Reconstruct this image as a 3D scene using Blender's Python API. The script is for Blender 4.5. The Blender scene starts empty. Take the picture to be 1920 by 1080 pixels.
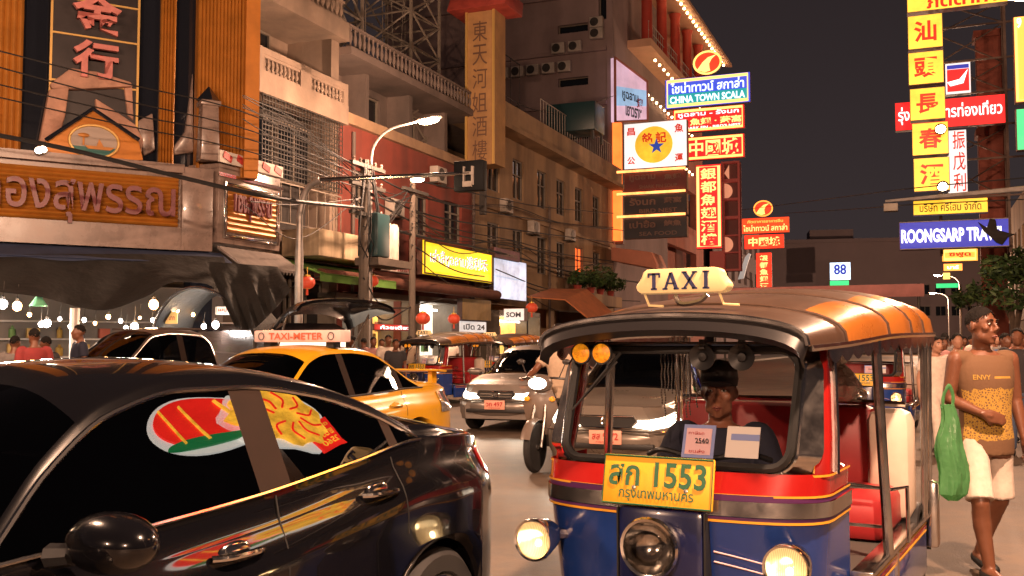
import bpy, bmesh, math, random
from mathutils import Vector, Matrix, Euler
R = math.radians
scn = bpy.context.scene
COL = scn.collection
random.seed(7)

# ------------------------------------------------------------------ camera
F = 1867.0; CZ = 1.48; PITCH = R(3.22)
cam = bpy.data.objects.new('camera', bpy.data.cameras.new('camera')); COL.objects.link(cam)
cam.data.lens = 35.0; cam.data.sensor_width = 36.0; cam.data.clip_end = 2000; cam.data.clip_start = .05
cam.location = (0, 0, CZ); cam.rotation_euler = (R(90) + PITCH, 0, 0)
scn.camera = cam
# ------------------------------------------------------------------ world (night sky over a lit city)
world = bpy.data.worlds.new("World"); scn.world = world; world.use_nodes = True
wn = world.node_tree.nodes; wl = world.node_tree.links
bg = wn['Background']
sky = wn.new('ShaderNodeTexSky'); sky.sky_type = 'NISHITA'; sky.sun_disc = False
sky.sun_elevation = R(-6); sky.sun_rotation = R(60)
glow = wn.new('ShaderNodeRGB'); glow.outputs[0].default_value = (.245, .175, .18, 1)
mx = wn.new('ShaderNodeMixRGB'); mx.blend_type = 'ADD'; mx.inputs[0].default_value = 1
tcw = wn.new('ShaderNodeTexCoord'); spw = wn.new('ShaderNodeSeparateXYZ'); wl.new(tcw.outputs['Generated'], spw.inputs[0])   # city glow: brighter towards the horizon
mrw = wn.new('ShaderNodeMapRange'); mrw.inputs['From Min'].default_value = 0; mrw.inputs['From Max'].default_value = .45; mrw.inputs['To Min'].default_value = 1.75; mrw.inputs['To Max'].default_value = .85; wl.new(spw.outputs['Z'], mrw.inputs['Value'])
sclw = wn.new('ShaderNodeVectorMath'); sclw.operation = 'SCALE'; wl.new(glow.outputs[0], sclw.inputs[0]); wl.new(mrw.outputs[0], sclw.inputs['Scale'])
wl.new(sky.outputs[0], mx.inputs[1]); wl.new(sclw.outputs[0], mx.inputs[2]); wl.new(mx.outputs[0], bg.inputs[0])
bg.inputs[1].default_value = .075
# ------------------------------------------------------------------ exposure
scn.view_settings.view_transform = 'Standard'; scn.view_settings.look = 'None'
scn.view_settings.exposure = 0.35; scn.view_settings.gamma = 1.0
scn.cycles.use_denoising = True
scn.cycles.max_bounces = 6; scn.cycles.transparent_max_bounces = 24
scn.cycles.sample_clamp_indirect = 4.0
scn.cycles.caustics_reflective = False; scn.cycles.caustics_refractive = False

# ------------------------------------------------------------------ geometry of the view
STREET = R(22.1); SS, SC = math.sin(STREET), math.cos(STREET)
def W(s, r, z=0.0):                       # street coordinates: s along the street, r to the right of the camera
    return Vector((s * SS + r * SC, s * SC - r * SS, z))
def P(px, py, Y):                         # pixel of the 1920 x 1080 photograph at depth Y
    x = (px - 960) / F; u = (540 - py) / F
    dy = math.cos(PITCH) - u * math.sin(PITCH); dz = math.sin(PITCH) + u * math.cos(PITCH)
    return Vector((x / dy * Y, Y, CZ + dz / dy * Y))
def fac(px, py, r):                       # pixel on the vertical plane r = const: (s, z)
    x = (px - 960) / F; u = (540 - py) / F
    dy = math.cos(PITCH) - u * math.sin(PITCH); dz = math.sin(PITCH) + u * math.cos(PITCH)
    k = x / dy                             # X = k Y
    # X = s SS + r SC ; Y = s SC - r SS
    s = (k * (-r * SS) - r * SC) / (SS - k * SC)
    Y = s * SC - r * SS
    return s, CZ + dz / dy * Y
ROT_L = math.pi / 2 - STREET              # facade on the left side: local x runs down the street, -y faces it
ROT_X = -STREET                           # board hung across the street: local x to the right, -y faces us

# ------------------------------------------------------------------ materials
MATS = {}
def mat(name, col=(.5, .5, .5), rough=.6, metal=0.0, emit=0.0, ecol=None, noise=None, bump=None, coat=0.0, spec=.5, alpha=None, dirt=None):
    if name in MATS: return MATS[name]
    m = bpy.data.materials.new(name); m.use_nodes = True
    nt = m.node_tree; b = nt.nodes['Principled BSDF']
    b.inputs['Base Color'].default_value = (*col, 1); b.inputs['Roughness'].default_value = rough
    b.inputs['Metallic'].default_value = metal; b.inputs['Specular IOR Level'].default_value = spec
    if coat: b.inputs['Coat Weight'].default_value = coat; b.inputs['Coat Roughness'].default_value = .03
    if emit:
        b.inputs['Emission Color'].default_value = (*(ecol or col), 1); b.inputs['Emission Strength'].default_value = emit
    tc = None
    if noise or bump or dirt:
        tc = nt.nodes.new('ShaderNodeTexCoord')
    last = None
    if noise:                              # (scale, amount)
        n = nt.nodes.new('ShaderNodeTexNoise'); n.inputs['Scale'].default_value = noise[0]; n.inputs['Detail'].default_value = 6
        n.inputs['Roughness'].default_value = .65
        nt.links.new(tc.outputs['Object'], n.inputs['Vector'])
        r = nt.nodes.new('ShaderNodeMapRange'); r.inputs['From Min'].default_value = .3; r.inputs['From Max'].default_value = .7
        r.inputs['To Min'].default_value = 1 - noise[1]; r.inputs['To Max'].default_value = 1 + noise[1]
        nt.links.new(n.outputs['Fac'], r.inputs['Value'])
        mm = nt.nodes.new('ShaderNodeVectorMath'); mm.operation = 'SCALE'; mm.inputs[0].default_value = col
        nt.links.new(r.outputs['Result'], mm.inputs['Scale']); nt.links.new(mm.outputs[0], b.inputs['Base Color']); last = mm
        rr = nt.nodes.new('ShaderNodeMapRange'); rr.inputs['To Min'].default_value = max(0, rough - .12); rr.inputs['To Max'].default_value = min(1, rough + .12)
        nt.links.new(n.outputs['Fac'], rr.inputs['Value']); nt.links.new(rr.outputs['Result'], b.inputs['Roughness'])
        if emit:
            me = nt.nodes.new('ShaderNodeVectorMath'); me.operation = 'SCALE'; me.inputs[0].default_value = (ecol or col)
            nt.links.new(r.outputs['Result'], me.inputs['Scale']); nt.links.new(me.outputs[0], b.inputs['Emission Color'])
    if dirt:                               # streaked grime running down the wall: (scale, colour, amount)
        mp = nt.nodes.new('ShaderNodeMapping'); mp.inputs['Scale'].default_value = (dirt[0], dirt[0], dirt[0] * .16)
        nt.links.new(tc.outputs['Object'], mp.inputs[0])
        n2 = nt.nodes.new('ShaderNodeTexNoise'); n2.inputs['Scale'].default_value = 1; n2.inputs['Detail'].default_value = 5
        nt.links.new(mp.outputs[0], n2.inputs['Vector'])
        rp = nt.nodes.new('ShaderNodeMapRange'); rp.inputs['From Min'].default_value = .43; rp.inputs['From Max'].default_value = .72
        rp.inputs['To Max'].default_value = dirt[2]
        nt.links.new(n2.outputs['Fac'], rp.inputs['Value'])
        mc = nt.nodes.new('ShaderNodeMixRGB'); mc.inputs[2].default_value = (*dirt[1], 1)
        if last: nt.links.new(last.outputs[0], mc.inputs[1])
        else: mc.inputs[1].default_value = (*col, 1)
        nt.links.new(rp.outputs[0], mc.inputs[0]); nt.links.new(mc.outputs[0], b.inputs['Base Color'])
    if bump:                               # (scale, strength, distance)
        n = nt.nodes.new('ShaderNodeTexNoise'); n.inputs['Scale'].default_value = bump[0]; n.inputs['Detail'].default_value = 5
        nt.links.new(tc.outputs['Object'], n.inputs['Vector'])
        bp = nt.nodes.new('ShaderNodeBump'); bp.inputs['Strength'].default_value = bump[1]; bp.inputs['Distance'].default_value = bump[2] if len(bump) > 2 else .02
        nt.links.new(n.outputs['Fac'], bp.inputs['Height']); nt.links.new(bp.outputs[0], b.inputs['Normal'])
    MATS[name] = m
    return m
def glass(name, tint=(.8, .8, .8), ior=1.5, rough=.0, boost=1.0):
    if name in MATS: return MATS[name]
    m = bpy.data.materials.new(name); m.use_nodes = True; nt = m.node_tree
    for n in list(nt.nodes): nt.nodes.remove(n)
    out = nt.nodes.new('ShaderNodeOutputMaterial'); t = nt.nodes.new('ShaderNodeBsdfTransparent'); g = nt.nodes.new('ShaderNodeBsdfGlossy')
    t.inputs[0].default_value = (*tint, 1); g.inputs['Roughness'].default_value = rough
    fr = nt.nodes.new('ShaderNodeFresnel'); fr.inputs[0].default_value = ior
    ml = nt.nodes.new('ShaderNodeMath'); ml.operation = 'MULTIPLY'; ml.inputs[1].default_value = boost; ml.use_clamp = True
    mix = nt.nodes.new('ShaderNodeMixShader')
    nt.links.new(fr.outputs[0], ml.inputs[0]); nt.links.new(ml.outputs[0], mix.inputs[0])
    nt.links.new(t.outputs[0], mix.inputs[1]); nt.links.new(g.outputs[0], mix.inputs[2]); nt.links.new(mix.outputs[0], out.inputs[0])
    MATS[name] = m
    return m
def glow_mat(name, col, strength, noise=None):
    return mat(name, tuple(min(1, c) * .6 for c in col), .5, emit=strength, ecol=col, noise=noise)

# ------------------------------------------------------------------ mesh builder
class G:
    def __init__(s): s.v = []; s.f = []; s.m = []
    def add(s, vs, fs, m=0):
        o = len(s.v); s.v += [tuple(p) for p in vs]; s.f += [tuple(i + o for i in f) for f in fs]; s.m += [m] * len(fs); return s
    def box(s, c, d, rot=None, m=0, taper=1.0):
        hx, hy, hz = d[0] / 2, d[1] / 2, d[2] / 2
        vs = [Vector((x * hx * (taper if z > 0 else 1), y * hy * (taper if z > 0 else 1), z * hz)) for z in (-1, 1) for y in (-1, 1) for x in (-1, 1)]
        if rot is not None:
            q = Euler(rot).to_matrix(); vs = [q @ p for p in vs]
        c = Vector(c)
        return s.add([p + c for p in vs], [(0, 2, 3, 1), (4, 5, 7, 6), (0, 1, 5, 4), (2, 6, 7, 3), (0, 4, 6, 2), (1, 3, 7, 5)], m)
    def bx(s, x0, x1, y0, y1, z0, z1, m=0):
        return s.box(((x0 + x1) / 2, (y0 + y1) / 2, (z0 + z1) / 2), (abs(x1 - x0), abs(y1 - y0), abs(z1 - z0)), None, m)
    def poly(s, pts, m=0): return s.add(pts, [tuple(range(len(pts)))], m)
    def prism(s, pts, off, m=0):           # closed outline swept along a vector
        off = Vector(off); n = len(pts); a = [Vector(p) for p in pts]; b = [p + off for p in a]
        return s.add(a + b, [tuple(reversed(range(n))), tuple(range(n, 2 * n))] + [(i, (i + 1) % n, n + (i + 1) % n, n + i) for i in range(n)], m)
    def loft(s, rings, closed=True, caps=True, m=0):
        n = len(rings[0]); vs = [p for r in rings for p in r]; fs = []
        k = n if closed else n - 1
        for i in range(len(rings) - 1):
            for j in range(k):
                fs.append((i * n + j, i * n + (j + 1) % n, (i + 1) * n + (j + 1) % n, (i + 1) * n + j))
        if caps and closed: fs += [tuple(reversed(range(n))), tuple(range((len(rings) - 1) * n, len(rings) * n))]
        return s.add(vs, fs, m)
    def tube(s, pts, r, n=8, m=0, closed=False, caps=True, flat=1.0):
        pts = [Vector(p) for p in pts]; k = len(pts)
        rs = r if isinstance(r, (list, tuple)) else [r] * k
        ts = []
        for i in range(k):
            if closed: t = pts[(i + 1) % k] - pts[i - 1]
            else: t = pts[min(i + 1, k - 1)] - pts[max(i - 1, 0)]
            ts.append(t.normalized() if t.length > 1e-9 else Vector((0, 0, 1)))
        up = Vector((0, 0, 1)) if abs(ts[0].z) < .9 else Vector((0, 1, 0))
        a = ts[0].cross(up).normalized(); rings = []
        for i in range(k):
            a = (a - ts[i] * a.dot(ts[i]))
            a = a.normalized() if a.length > 1e-6 else ts[i].orthogonal().normalized()
            b = ts[i].cross(a)
            rings.append([pts[i] + a * (rs[i] * math.cos(2 * math.pi * j / n)) + b * (rs[i] * flat * math.sin(2 * math.pi * j / n)) for j in range(n)])
        if closed: rings.append(rings[0])
        return s.loft(rings, True, caps and not closed, m)
    def lathe(s, prof, c=(0, 0, 0), axis=(0, 0, 1), n=16, m=0, sc=(1, 1), caps=True):   # prof: (radius, height along the axis)
        ax = Vector(axis).normalized(); q = ax.to_track_quat('Z', 'Y').to_matrix(); c = Vector(c); rings = []
        for (r, h) in prof:
            rings.append([c + q @ Vector((max(r, 1e-4) * sc[0] * math.cos(2 * math.pi * j / n), max(r, 1e-4) * sc[1] * math.sin(2 * math.pi * j / n), h)) for j in range(n)])
        return s.loft(rings, True, caps, m)
    def ell(s, c, d, n=12, k=8, rot=None, m=0):
        c = Vector(c); q = Euler(rot).to_matrix() if rot is not None else Matrix.Identity(3); rings = []
        for i in range(k + 1):
            t = -math.pi / 2 + math.pi * i / k; rr = max(math.cos(t), 1e-3)
            rings.append([c + q @ Vector((d[0] * rr * math.cos(2 * math.pi * j / n), d[1] * rr * math.sin(2 * math.pi * j / n), d[2] * math.sin(t))) for j in range(n)])
        return s.loft(rings, True, True, m)
    def grid(s, fn, nu, nv, m=0):
        vs = [fn(i / nu, j / nv) for i in range(nu + 1) for j in range(nv + 1)]
        return s.add(vs, [(i * (nv + 1) + j, (i + 1) * (nv + 1) + j, (i + 1) * (nv + 1) + j + 1, i * (nv + 1) + j + 1) for i in range(nu) for j in range(nv)], m)
    def xform(s, M):
        s.v = [tuple(M @ Vector(p)) for p in s.v]; return s
    def mesh(s, name, bevel=0.0, weld=False, angle=35, solid=0.0):
        me = bpy.data.meshes.new(name); me.from_pydata(s.v, [], s.f)
        for p, i in zip(me.polygons, s.m): p.material_index = i
        bm = bmesh.new(); bm.from_mesh(me)
        if weld: bmesh.ops.remove_doubles(bm, verts=bm.verts, dist=1e-4)
        bmesh.ops.recalc_face_normals(bm, faces=bm.faces)
        if solid: bmesh.ops.solidify(bm, geom=bm.faces[:], thickness=solid)
        if bevel:
            es = [e for e in bm.edges if len(e.link_faces) == 2 and e.calc_face_angle(0) > R(30)]
            bmesh.ops.bevel(bm, geom=es, offset=bevel, segments=2, profile=.5, affect='EDGES', clamp_overlap=True)
        bm.to_mesh(me); bm.free()
        for p in me.polygons: p.use_smooth = True
        me.set_sharp_from_angle(angle=R(angle))
        return me
    def build(s, name, mats, parent=None, **kw):
        me = s.mesh(name, **kw)
        for m in (mats if isinstance(mats, (list, tuple)) else [mats]): me.materials.append(m)
        o = bpy.data.objects.new(name, me); COL.objects.link(o)
        if parent is not None: o.parent = parent
        return o
def tag(o, label=None, cat=None, group=None, kind=None):
    if label: o['label'] = label
    if cat: o['category'] = cat
    if group: o['group'] = group
    if kind: o['kind'] = kind
    return o
def thing(name, label, cat, loc=(0, 0, 0), rot=0.0, group=None):
    o = bpy.data.objects.new(name, None); COL.objects.link(o); o.empty_display_size = .2
    o.location = loc; o.rotation_euler = (0, 0, rot) if not isinstance(rot, tuple) else rot
    return tag(o, label, cat, group)
def place(o, loc, rot=0.0):
    o.location = loc; o.rotation_euler = (0, 0, rot) if not isinstance(rot, tuple) else rot; return o
def struct(o): o['kind'] = 'structure'; return o
def copy_tree(o, parent=None):
    c = o.copy(); COL.objects.link(c)
    if parent is not None: c.parent = parent; c.matrix_parent_inverse = o.matrix_parent_inverse.copy()
    for ch in [k for k in COL.objects if k.parent == o]: copy_tree(ch, c)
    return c
def lerp(a, b, t): return a + (b - a) * t
def table(pts):                           # smooth (monotone-ish) interpolation of (x, y) pairs
    xs = [p[0] for p in pts]; ys = [p[1] for p in pts]; n = len(xs)
    d = [(ys[i + 1] - ys[i]) / (xs[i + 1] - xs[i]) for i in range(n - 1)]
    m = [d[0]] + [0 if d[i - 1] * d[i] <= 0 else 2 * d[i - 1] * d[i] / (d[i - 1] + d[i]) for i in range(1, n - 1)] + [d[-1]]
    def f(x):
        if x <= xs[0]: return ys[0]
        if x >= xs[-1]: return ys[-1]
        i = max(j for j in range(n - 1) if xs[j] <= x)
        h = xs[i + 1] - xs[i]; t = (x - xs[i]) / h
        return (2 * t**3 - 3 * t * t + 1) * ys[i] + (t**3 - 2 * t * t + t) * h * m[i] + (-2 * t**3 + 3 * t * t) * ys[i + 1] + (t**3 - t * t) * h * m[i + 1]
    return f
def curve_pts(ctrl, n=6):                 # Catmull-Rom through 3-D points
    c = [Vector(p) for p in ctrl]; c = [c[0] * 2 - c[1]] + c + [c[-1] * 2 - c[-2]]; out = []
    for i in range(1, len(c) - 2):
        for k in range(n):
            t = k / n
            out.append(.5 * ((2 * c[i]) + (c[i + 1] - c[i - 1]) * t + (2 * c[i - 1] - 5 * c[i] + 4 * c[i + 1] - c[i + 2]) * t * t + (3 * c[i] - c[i - 1] - 3 * c[i + 1] + c[i + 2]) * t**3))
    return out + [c[-2]]
# lettering: returns the polygons of a line of text, centred, in the local x-z plane facing -y
_TXT = {}
def letters(s, width=None, height=None, bold=0.0, depth=.01, res=3):
    key = (s, bold)
    if key not in _TXT:
        c = bpy.data.curves.new('lettering', 'FONT'); c.body = s; c.size = 1; c.resolution_u = res; c.offset = bold
        o = bpy.data.objects.new('lettering', c); COL.objects.link(o)
        me = bpy.data.meshes.new_from_object(o.evaluated_get(bpy.context.evaluated_depsgraph_get()))
        _TXT[key] = ([tuple(v.co) for v in me.vertices], [tuple(p.vertices) for p in me.polygons])
        bpy.data.objects.remove(o); bpy.data.curves.remove(c); bpy.data.meshes.remove(me)
    vs, fs = _TXT[key]
    x0 = min(v[0] for v in vs); x1 = max(v[0] for v in vs); y0 = min(v[1] for v in vs); y1 = max(v[1] for v in vs)
    sx = sy = 1
    if height: sy = sx = height / (y1 - y0)
    if width: sx = width / (x1 - x0)
    if width and not height: sy = sx
    return [((v[0] - (x0 + x1) / 2) * sx, -depth, (v[1] - (y0 + y1) / 2) * sy) for v in vs], fs
def put_text(g, s, x, z, y=0.0, width=None, height=None, bold=0.0, m=0, vertical=False, gap=1.0, M=None, depth=0.0):
    if vertical:
        n = len(s); step = height / n
        for i, ch in enumerate(s):
            put_text(g, ch, x, z + height / 2 - step * (i + .5), y, width, step * .86 * gap, bold, m, M=M)
        return g
    vs, fs = letters(s, width, height, bold)
    vs = [(v[0] + x, y, v[2] + z) for v in vs]
    if M is not None: vs = [tuple(M @ Vector(v)) for v in vs]
    return g.add(vs, fs, m)
def pl(o, rot, px, py, yoff=0.0):         # pixel on the vertical plane y = yoff of a frame at o turned by rot: local (x, z)
    ex = Vector((math.cos(rot), math.sin(rot))); ey = Vector((-math.sin(rot), math.cos(rot)))
    q = P(px, py, 1.0); kx = q.x; kz = q.z - CZ
    ox, oy = o[0] + ey.x * yoff, o[1] + ey.y * yoff
    # (ox + a ex.x) = kx (oy + a ex.y)
    a = (kx * oy - ox) / (ex.x - kx * ex.y)
    Y = oy + a * ex.y
    return a, CZ + kz * Y
# ------------------------------------------------------------------ street lamps (each lamp's own light is in its builder)
mat('lamp_metal', (.30, .27, .25), .45, metal=.6, noise=(4, .25))
glow_mat('lamp_lens', (1, .74, .46), 60)
LAMP = 1.1
def street_lamp(label, base, arm_dir, height, reach, power, group='street lamps along the road', size=.5, pole_r=.07):
    o = thing('street_lamp', label, 'street lamp', base, math.atan2(arm_dir[1], arm_dir[0]), group)
    g = G(); g.tube([(0, 0, 0), (0, 0, .9), (0, 0, height * .55), (0, 0, height - 1.1)], [pole_r * 1.6, pole_r * 1.5, pole_r, pole_r * .8], 10); g.build('pole', MATS['lamp_metal'], o)
    g = G(); g.tube(curve_pts([(0, 0, height - 1.15), (.12, 0, height - .55), (reach * .4, 0, height - .12), (reach, 0, height + .05)]), pole_r * .6, 8); g.build('arm', MATS['lamp_metal'], o)
    g = G(); g.ell((reach + .32, 0, height + .08), (.42, .17, .1), 14, 8, (0, R(-6), 0)); h = g.build('lamp_head', MATS['lamp_metal'], o)
    g = G(); g.ell((reach + .34, 0, height + .03), (.33, .13, .1), 14, 8, (0, R(-6), 0)); g.build('lens', MATS['lamp_lens'], h)
    l = bpy.data.lights.new('lamp_light', 'POINT'); l.energy = power * LAMP; l.color = (1, .59, .38); l.shadow_soft_size = .18
    lo = bpy.data.objects.new('lamp_light', l); COL.objects.link(lo); lo.parent = o; lo.location = (reach + .34, 0, height - .3)
    return o
AD = (SC, -SS); AL = (-SC, SS)
street_lamp('lit curved arm street lamp beside the pole with the transformer', (P(692, 645, 28.5).x, 28.5, 0), AD, 7.75, 1.55, 2600)
for k, (s, r, d, p) in enumerate(((-13, 3.75, AL, 9000), (3, 3.75, AL, 5600), (20, 3.75, AL, 2600), (5, -13.6, AD, 2300), (-13, -13.6, AD, 4200), (62, 3.75, AL, 3000), (100, 3.75, AL, 7000), (135, 3.75, AL, 12000))):  # lamps out of view; the far ones are added to brighten the street end
    street_lamp('street lamp beside the road, out of view or added far along it', W(s, r), d, 7.8, 1.5, p)
# ================================================================== ground, road, pavements
mat('asphalt', (.125, .086, .058), .62, noise=(5, .32), bump=(60, .5, .01), dirt=(.8, (.06, .046, .035), .85))
mat('paving', (.13, .12, .11), .8, noise=(2, .3), bump=(30, .4, .01))
mat('kerbstone', (.3, .28, .25), .8, noise=(3, .25))
mat('roadpaint', (.5, .47, .4), .7, noise=(6, .3))
mat('soil', (.09, .08, .07), .9, noise=(.4, .3))
def sheet(name, s0, s1, r0, r1, z, m, ns=1):
    g = G(); n = ns
    for i in range(n):
        a, b = lerp(s0, s1, i / n), lerp(s0, s1, (i + 1) / n)
        g.poly([W(a, r0, z), W(a, r1, z), W(b, r1, z), W(b, r0, z)])
    return struct(g.build(name, MATS[m], weld=True))
g = G(); g.poly([(-600, -600, -.01), (600, -600, -.01), (600, 900, -.01), (-600, 900, -.01)]); struct(g.build('ground', MATS['soil']))
sheet('road', -60, 260, -13.2, 3.4, 0, 'asphalt')
for side, r0, r1 in (('l', -17, -13.2), ('r', 3.4, 6.6)):
    g = G()
    for z0, z1, a, b in ((0, .14, r0, r1),):
        pts = [W(-60, a, 0), W(-60, b, 0), W(260, b, 0), W(260, a, 0)]
        g.prism(pts, (0, 0, z1))
    struct(g.build('pavement', MATS['paving']))
    g = G(); e = -13.2 if side == 'l' else 3.4; d = .16 if side == 'l' else -.16
    g.prism([W(-60, e, .0), W(-60, e + d, .0), W(260, e + d, .0), W(260, e, .0)], (0, 0, .15)); struct(g.build('kerb', MATS['kerbstone']))

# ================================================================== common facade pieces
mat('pane_dark', (.008, .01, .013), .12, spec=.6)
mat('frame_grey', (.18, .15, .12), .6, noise=(4, .2)); mat('frame_white', (.42, .37, .32), .6, noise=(4, .2))
mat('iron', (.05, .045, .04), .55, metal=.4, noise=(5, .3)); mat('steel', (.42, .40, .38), .35, metal=.9, noise=(6, .2))
mat('soffit', (.25, .2, .17), .8, noise=(2, .2)); mat('roofing', (.12, .09, .08), .8, noise=(2, .3))
def wall(g, u0, u1, z0, z1, holes=(), y0=0.0, d=.25, m=0):
    us = sorted({u0, u1, *[h[0] for h in holes], *[h[1] for h in holes]}); zs = sorted({z0, z1, *[h[2] for h in holes], *[h[3] for h in holes]})
    us = [u for u in us if u0 <= u <= u1]; zs = [z for z in zs if z0 <= z <= z1]
    inside = lambda u, z: any(h[0] < u < h[1] and h[2] < z < h[3] for h in holes)
    for j in range(len(zs) - 1):
        i = 0
        while i < len(us) - 1:
            zc = (zs[j] + zs[j + 1]) / 2
            if inside((us[i] + us[i + 1]) / 2, zc): i += 1; continue
            k = i
            while k + 1 < len(us) - 1 and not inside((us[k + 1] + us[k + 2]) / 2, zc): k += 1
            a, b, c, e = us[i], us[k + 1], zs[j], zs[j + 1]
            g.add([(a, y0, c), (b, y0, c), (b, y0, e), (a, y0, e)], [(0, 1, 2, 3)], m); i = k + 1
    for h in holes:
        a, b, c, e = h
        g.add([(a, y0, c), (b, y0, c), (b, y0, e), (a, y0, e), (a, y0 + d, c), (b, y0 + d, c), (b, y0 + d, e), (a, y0 + d, e)],
              [(0, 4, 5, 1), (3, 2, 6, 7), (0, 3, 7, 4), (1, 5, 6, 2)], m)
def window(root, u0, u1, z0, z1, y=.18, fm='frame_grey', cols=2, split=None, pm='pane_dark', t=.06, name='window'):
    g = G(); w = u1 - u0
    for a, b in ((u0, u0 + t), (u1 - t, u1)): g.bx(a, b, y - .04, y + .03, z0, z1)
    g.bx(u0 + t, u1 - t, y - .04, y + .03, z0, z0 + t); g.bx(u0 + t, u1 - t, y - .04, y + .03, z1 - t, z1)
    for i in range(1, cols): x = u0 + w * i / cols; g.bx(x - t / 2, x + t / 2, y - .035, y + .025, z0 + t, z1 - t)
    if split: z = lerp(z0, z1, split); g.bx(u0 + t, u1 - t, y - .03, y + .02, z - t / 2, z + t / 2)
    f = g.build(name, MATS[fm], root)
    g = G(); g.bx(u0 + t, u1 - t, y + .03, y + .05, z0 + t, z1 - t); g.build('pane', MATS[pm], f)
    return f
def balusters(root, u0, u1, z0, z1, y, n, m, name='balustrade'):
    g = G(); h = z1 - z0; g.bx(u0, u1, y - .07, y + .07, z1 - .08, z1); g.bx(u0, u1, y - .07, y + .07, z0, z0 + .06)
    for i in range(n):
        x = lerp(u0, u1, (i + .5) / n); r = .055
        g.lathe([(r * .6, 0), (r * .9, .06), (r * .5, .12), (r * 1.25, h * .35), (r * 1.1, h * .5), (r * .5, h - .26), (r * .8, h - .16), (r * .6, h - .09)], (x, y, z0 + .03), n=8)
    return g.build(name, MATS[m], root)
def railing(root, u0, u1, z0, z1, y, n, m='iron', name='railing', rails=2):
    g = G()
    for i in range(rails): z = lerp(z0, z1, i / (rails - 1)); g.bx(u0, u1, y - .02, y + .02, z - .02, z + .02)
    for i in range(n + 1): x = lerp(u0, u1, i / n); g.bx(x - .012, x + .012, y - .012, y + .012, z0, z1)
    return g.build(name, MATS[m], root)
LL = -17.0
# ------------------------------------------------------------------ beige shophouse with balcony
mat('beige_wall', (.24, .175, .13), .85, noise=(1.2, .22), bump=(14, .25, .02), dirt=(.9, (.10, .075, .06), .75))
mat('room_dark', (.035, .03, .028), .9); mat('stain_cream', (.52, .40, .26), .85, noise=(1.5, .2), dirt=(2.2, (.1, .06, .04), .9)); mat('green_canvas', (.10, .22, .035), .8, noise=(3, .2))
b1 = thing('shophouse', 'narrow beige shophouse with a white baluster balcony above a caged grille front', 'building', W(22.55, LL), ROT_L)
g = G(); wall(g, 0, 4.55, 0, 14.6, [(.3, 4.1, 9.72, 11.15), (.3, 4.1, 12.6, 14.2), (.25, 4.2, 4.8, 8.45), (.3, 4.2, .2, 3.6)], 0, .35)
g.bx(0, 4.55, .05 + 1.6, 9, 0, 14.6); g.bx(-.02, .3, .0, 1.65, 0, 14.6); g.bx(4.1, 4.55, .003, 1.65, 0, 14.6); g.build('wall', MATS['beige_wall'], b1)
g = G(); g.bx(-.05, 4.6, -.35, .0, 8.45, 9.05); g.bx(-.05, 4.6, -.35, 0, 11.15, 11.75); g.bx(-.05, 4.6, -.45, 0, 14.3, 14.7)
g.bx(.3, 4.1, 0, 1.65, 11.16, 11.3); g.bx(.3, 4.1, 0, 1.65, 9.5, 9.7); g.build('floor_slab', MATS['beige_wall'], b1)
g = G()
for a, b in ((-.05, .15), (1.95, 2.5), (4.35, 4.6)): g.bx(a, b, -.33, -.15, 9.05, 9.75)
g.bx(.15, 4.35, -.33, -.15, 9.56, 9.74); g.build('parapet', MATS['beige_wall'], b1)
balusters(b1, .15, 1.95, 9.05, 9.56, -.24, 9, 'beige_wall'); balusters(b1, 2.5, 4.35, 9.05, 9.56, -.24, 9, 'beige_wall')
balusters(b1, .1, 4.4, 11.75, 12.4, -.24, 16, 'beige_wall')
window(b1, .5, 2.9, 9.75, 11.1, 1.5, cols=2); window(b1, .5, 3.8, 12.65, 14.1, 1.5, cols=3)
g = G()                                    # caged grille
for i in range(29): x = lerp(.15, 4.3, i / 28); g.bx(x - .012, x + .012, -.32, -.3, 6.2, 8.45)
for i in range(17): z = lerp(6.2, 8.42, i / 16); g.bx(.15, 4.3, -.33, -.305, z - .012, z + .012)
g.build('window_grille', MATS['iron'], b1)
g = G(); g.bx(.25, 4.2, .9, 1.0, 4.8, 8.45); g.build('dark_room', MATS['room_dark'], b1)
window(b1, .5, 2.0, 6.4, 8.2, .7, cols=2); window(b1, 2.2, 4.0, 6.4, 8.2, .7, cols=2)
railing(b1, .2, 4.3, 4.95, 6.1, -.28, 9, 'frame_grey')
window(b1, .4, 2.2, .3, 3.4, .3, 'frame_grey', 2); window(b1, 2.4, 4.1, .3, 3.4, .3, 'frame_grey', 2)
cn = thing('concrete_canopy', 'stained cream concrete canopy over the green shop awning', 'canopy', W(23.6, LL), ROT_L)
g = G(); g.bx(0, 4.4, -1.6, -.36, 3.95, 4.72); g.build('canopy_slab', MATS['stain_cream'], cn, bevel=.03)
aw = thing('shop_awning', 'lime green canvas awning under the stained concrete canopy', 'awning', W(23.5, LL), ROT_L)
g = G(); g.prism([(0, -1.75, 3.45), (0, -.4, 3.9), (0, -.4, 3.86), (0, -1.75, 3.41)], (4.3, 0, 0)); g.prism([(0, -1.75, 3.45), (0, -1.72, 3.45), (0, -1.72, 3.22), (0, -1.75, 3.22)], (4.3, 0, 0)); g.build('canvas', MATS['green_canvas'], aw)
g = G(); g.tube([(.2, -1.7, 3.42), (.2, -.4, 3.0)], .02); g.tube([(4.1, -1.7, 3.42), (4.1, -.4, 3.0)], .02); g.build('brace', MATS['iron'], aw)
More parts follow.
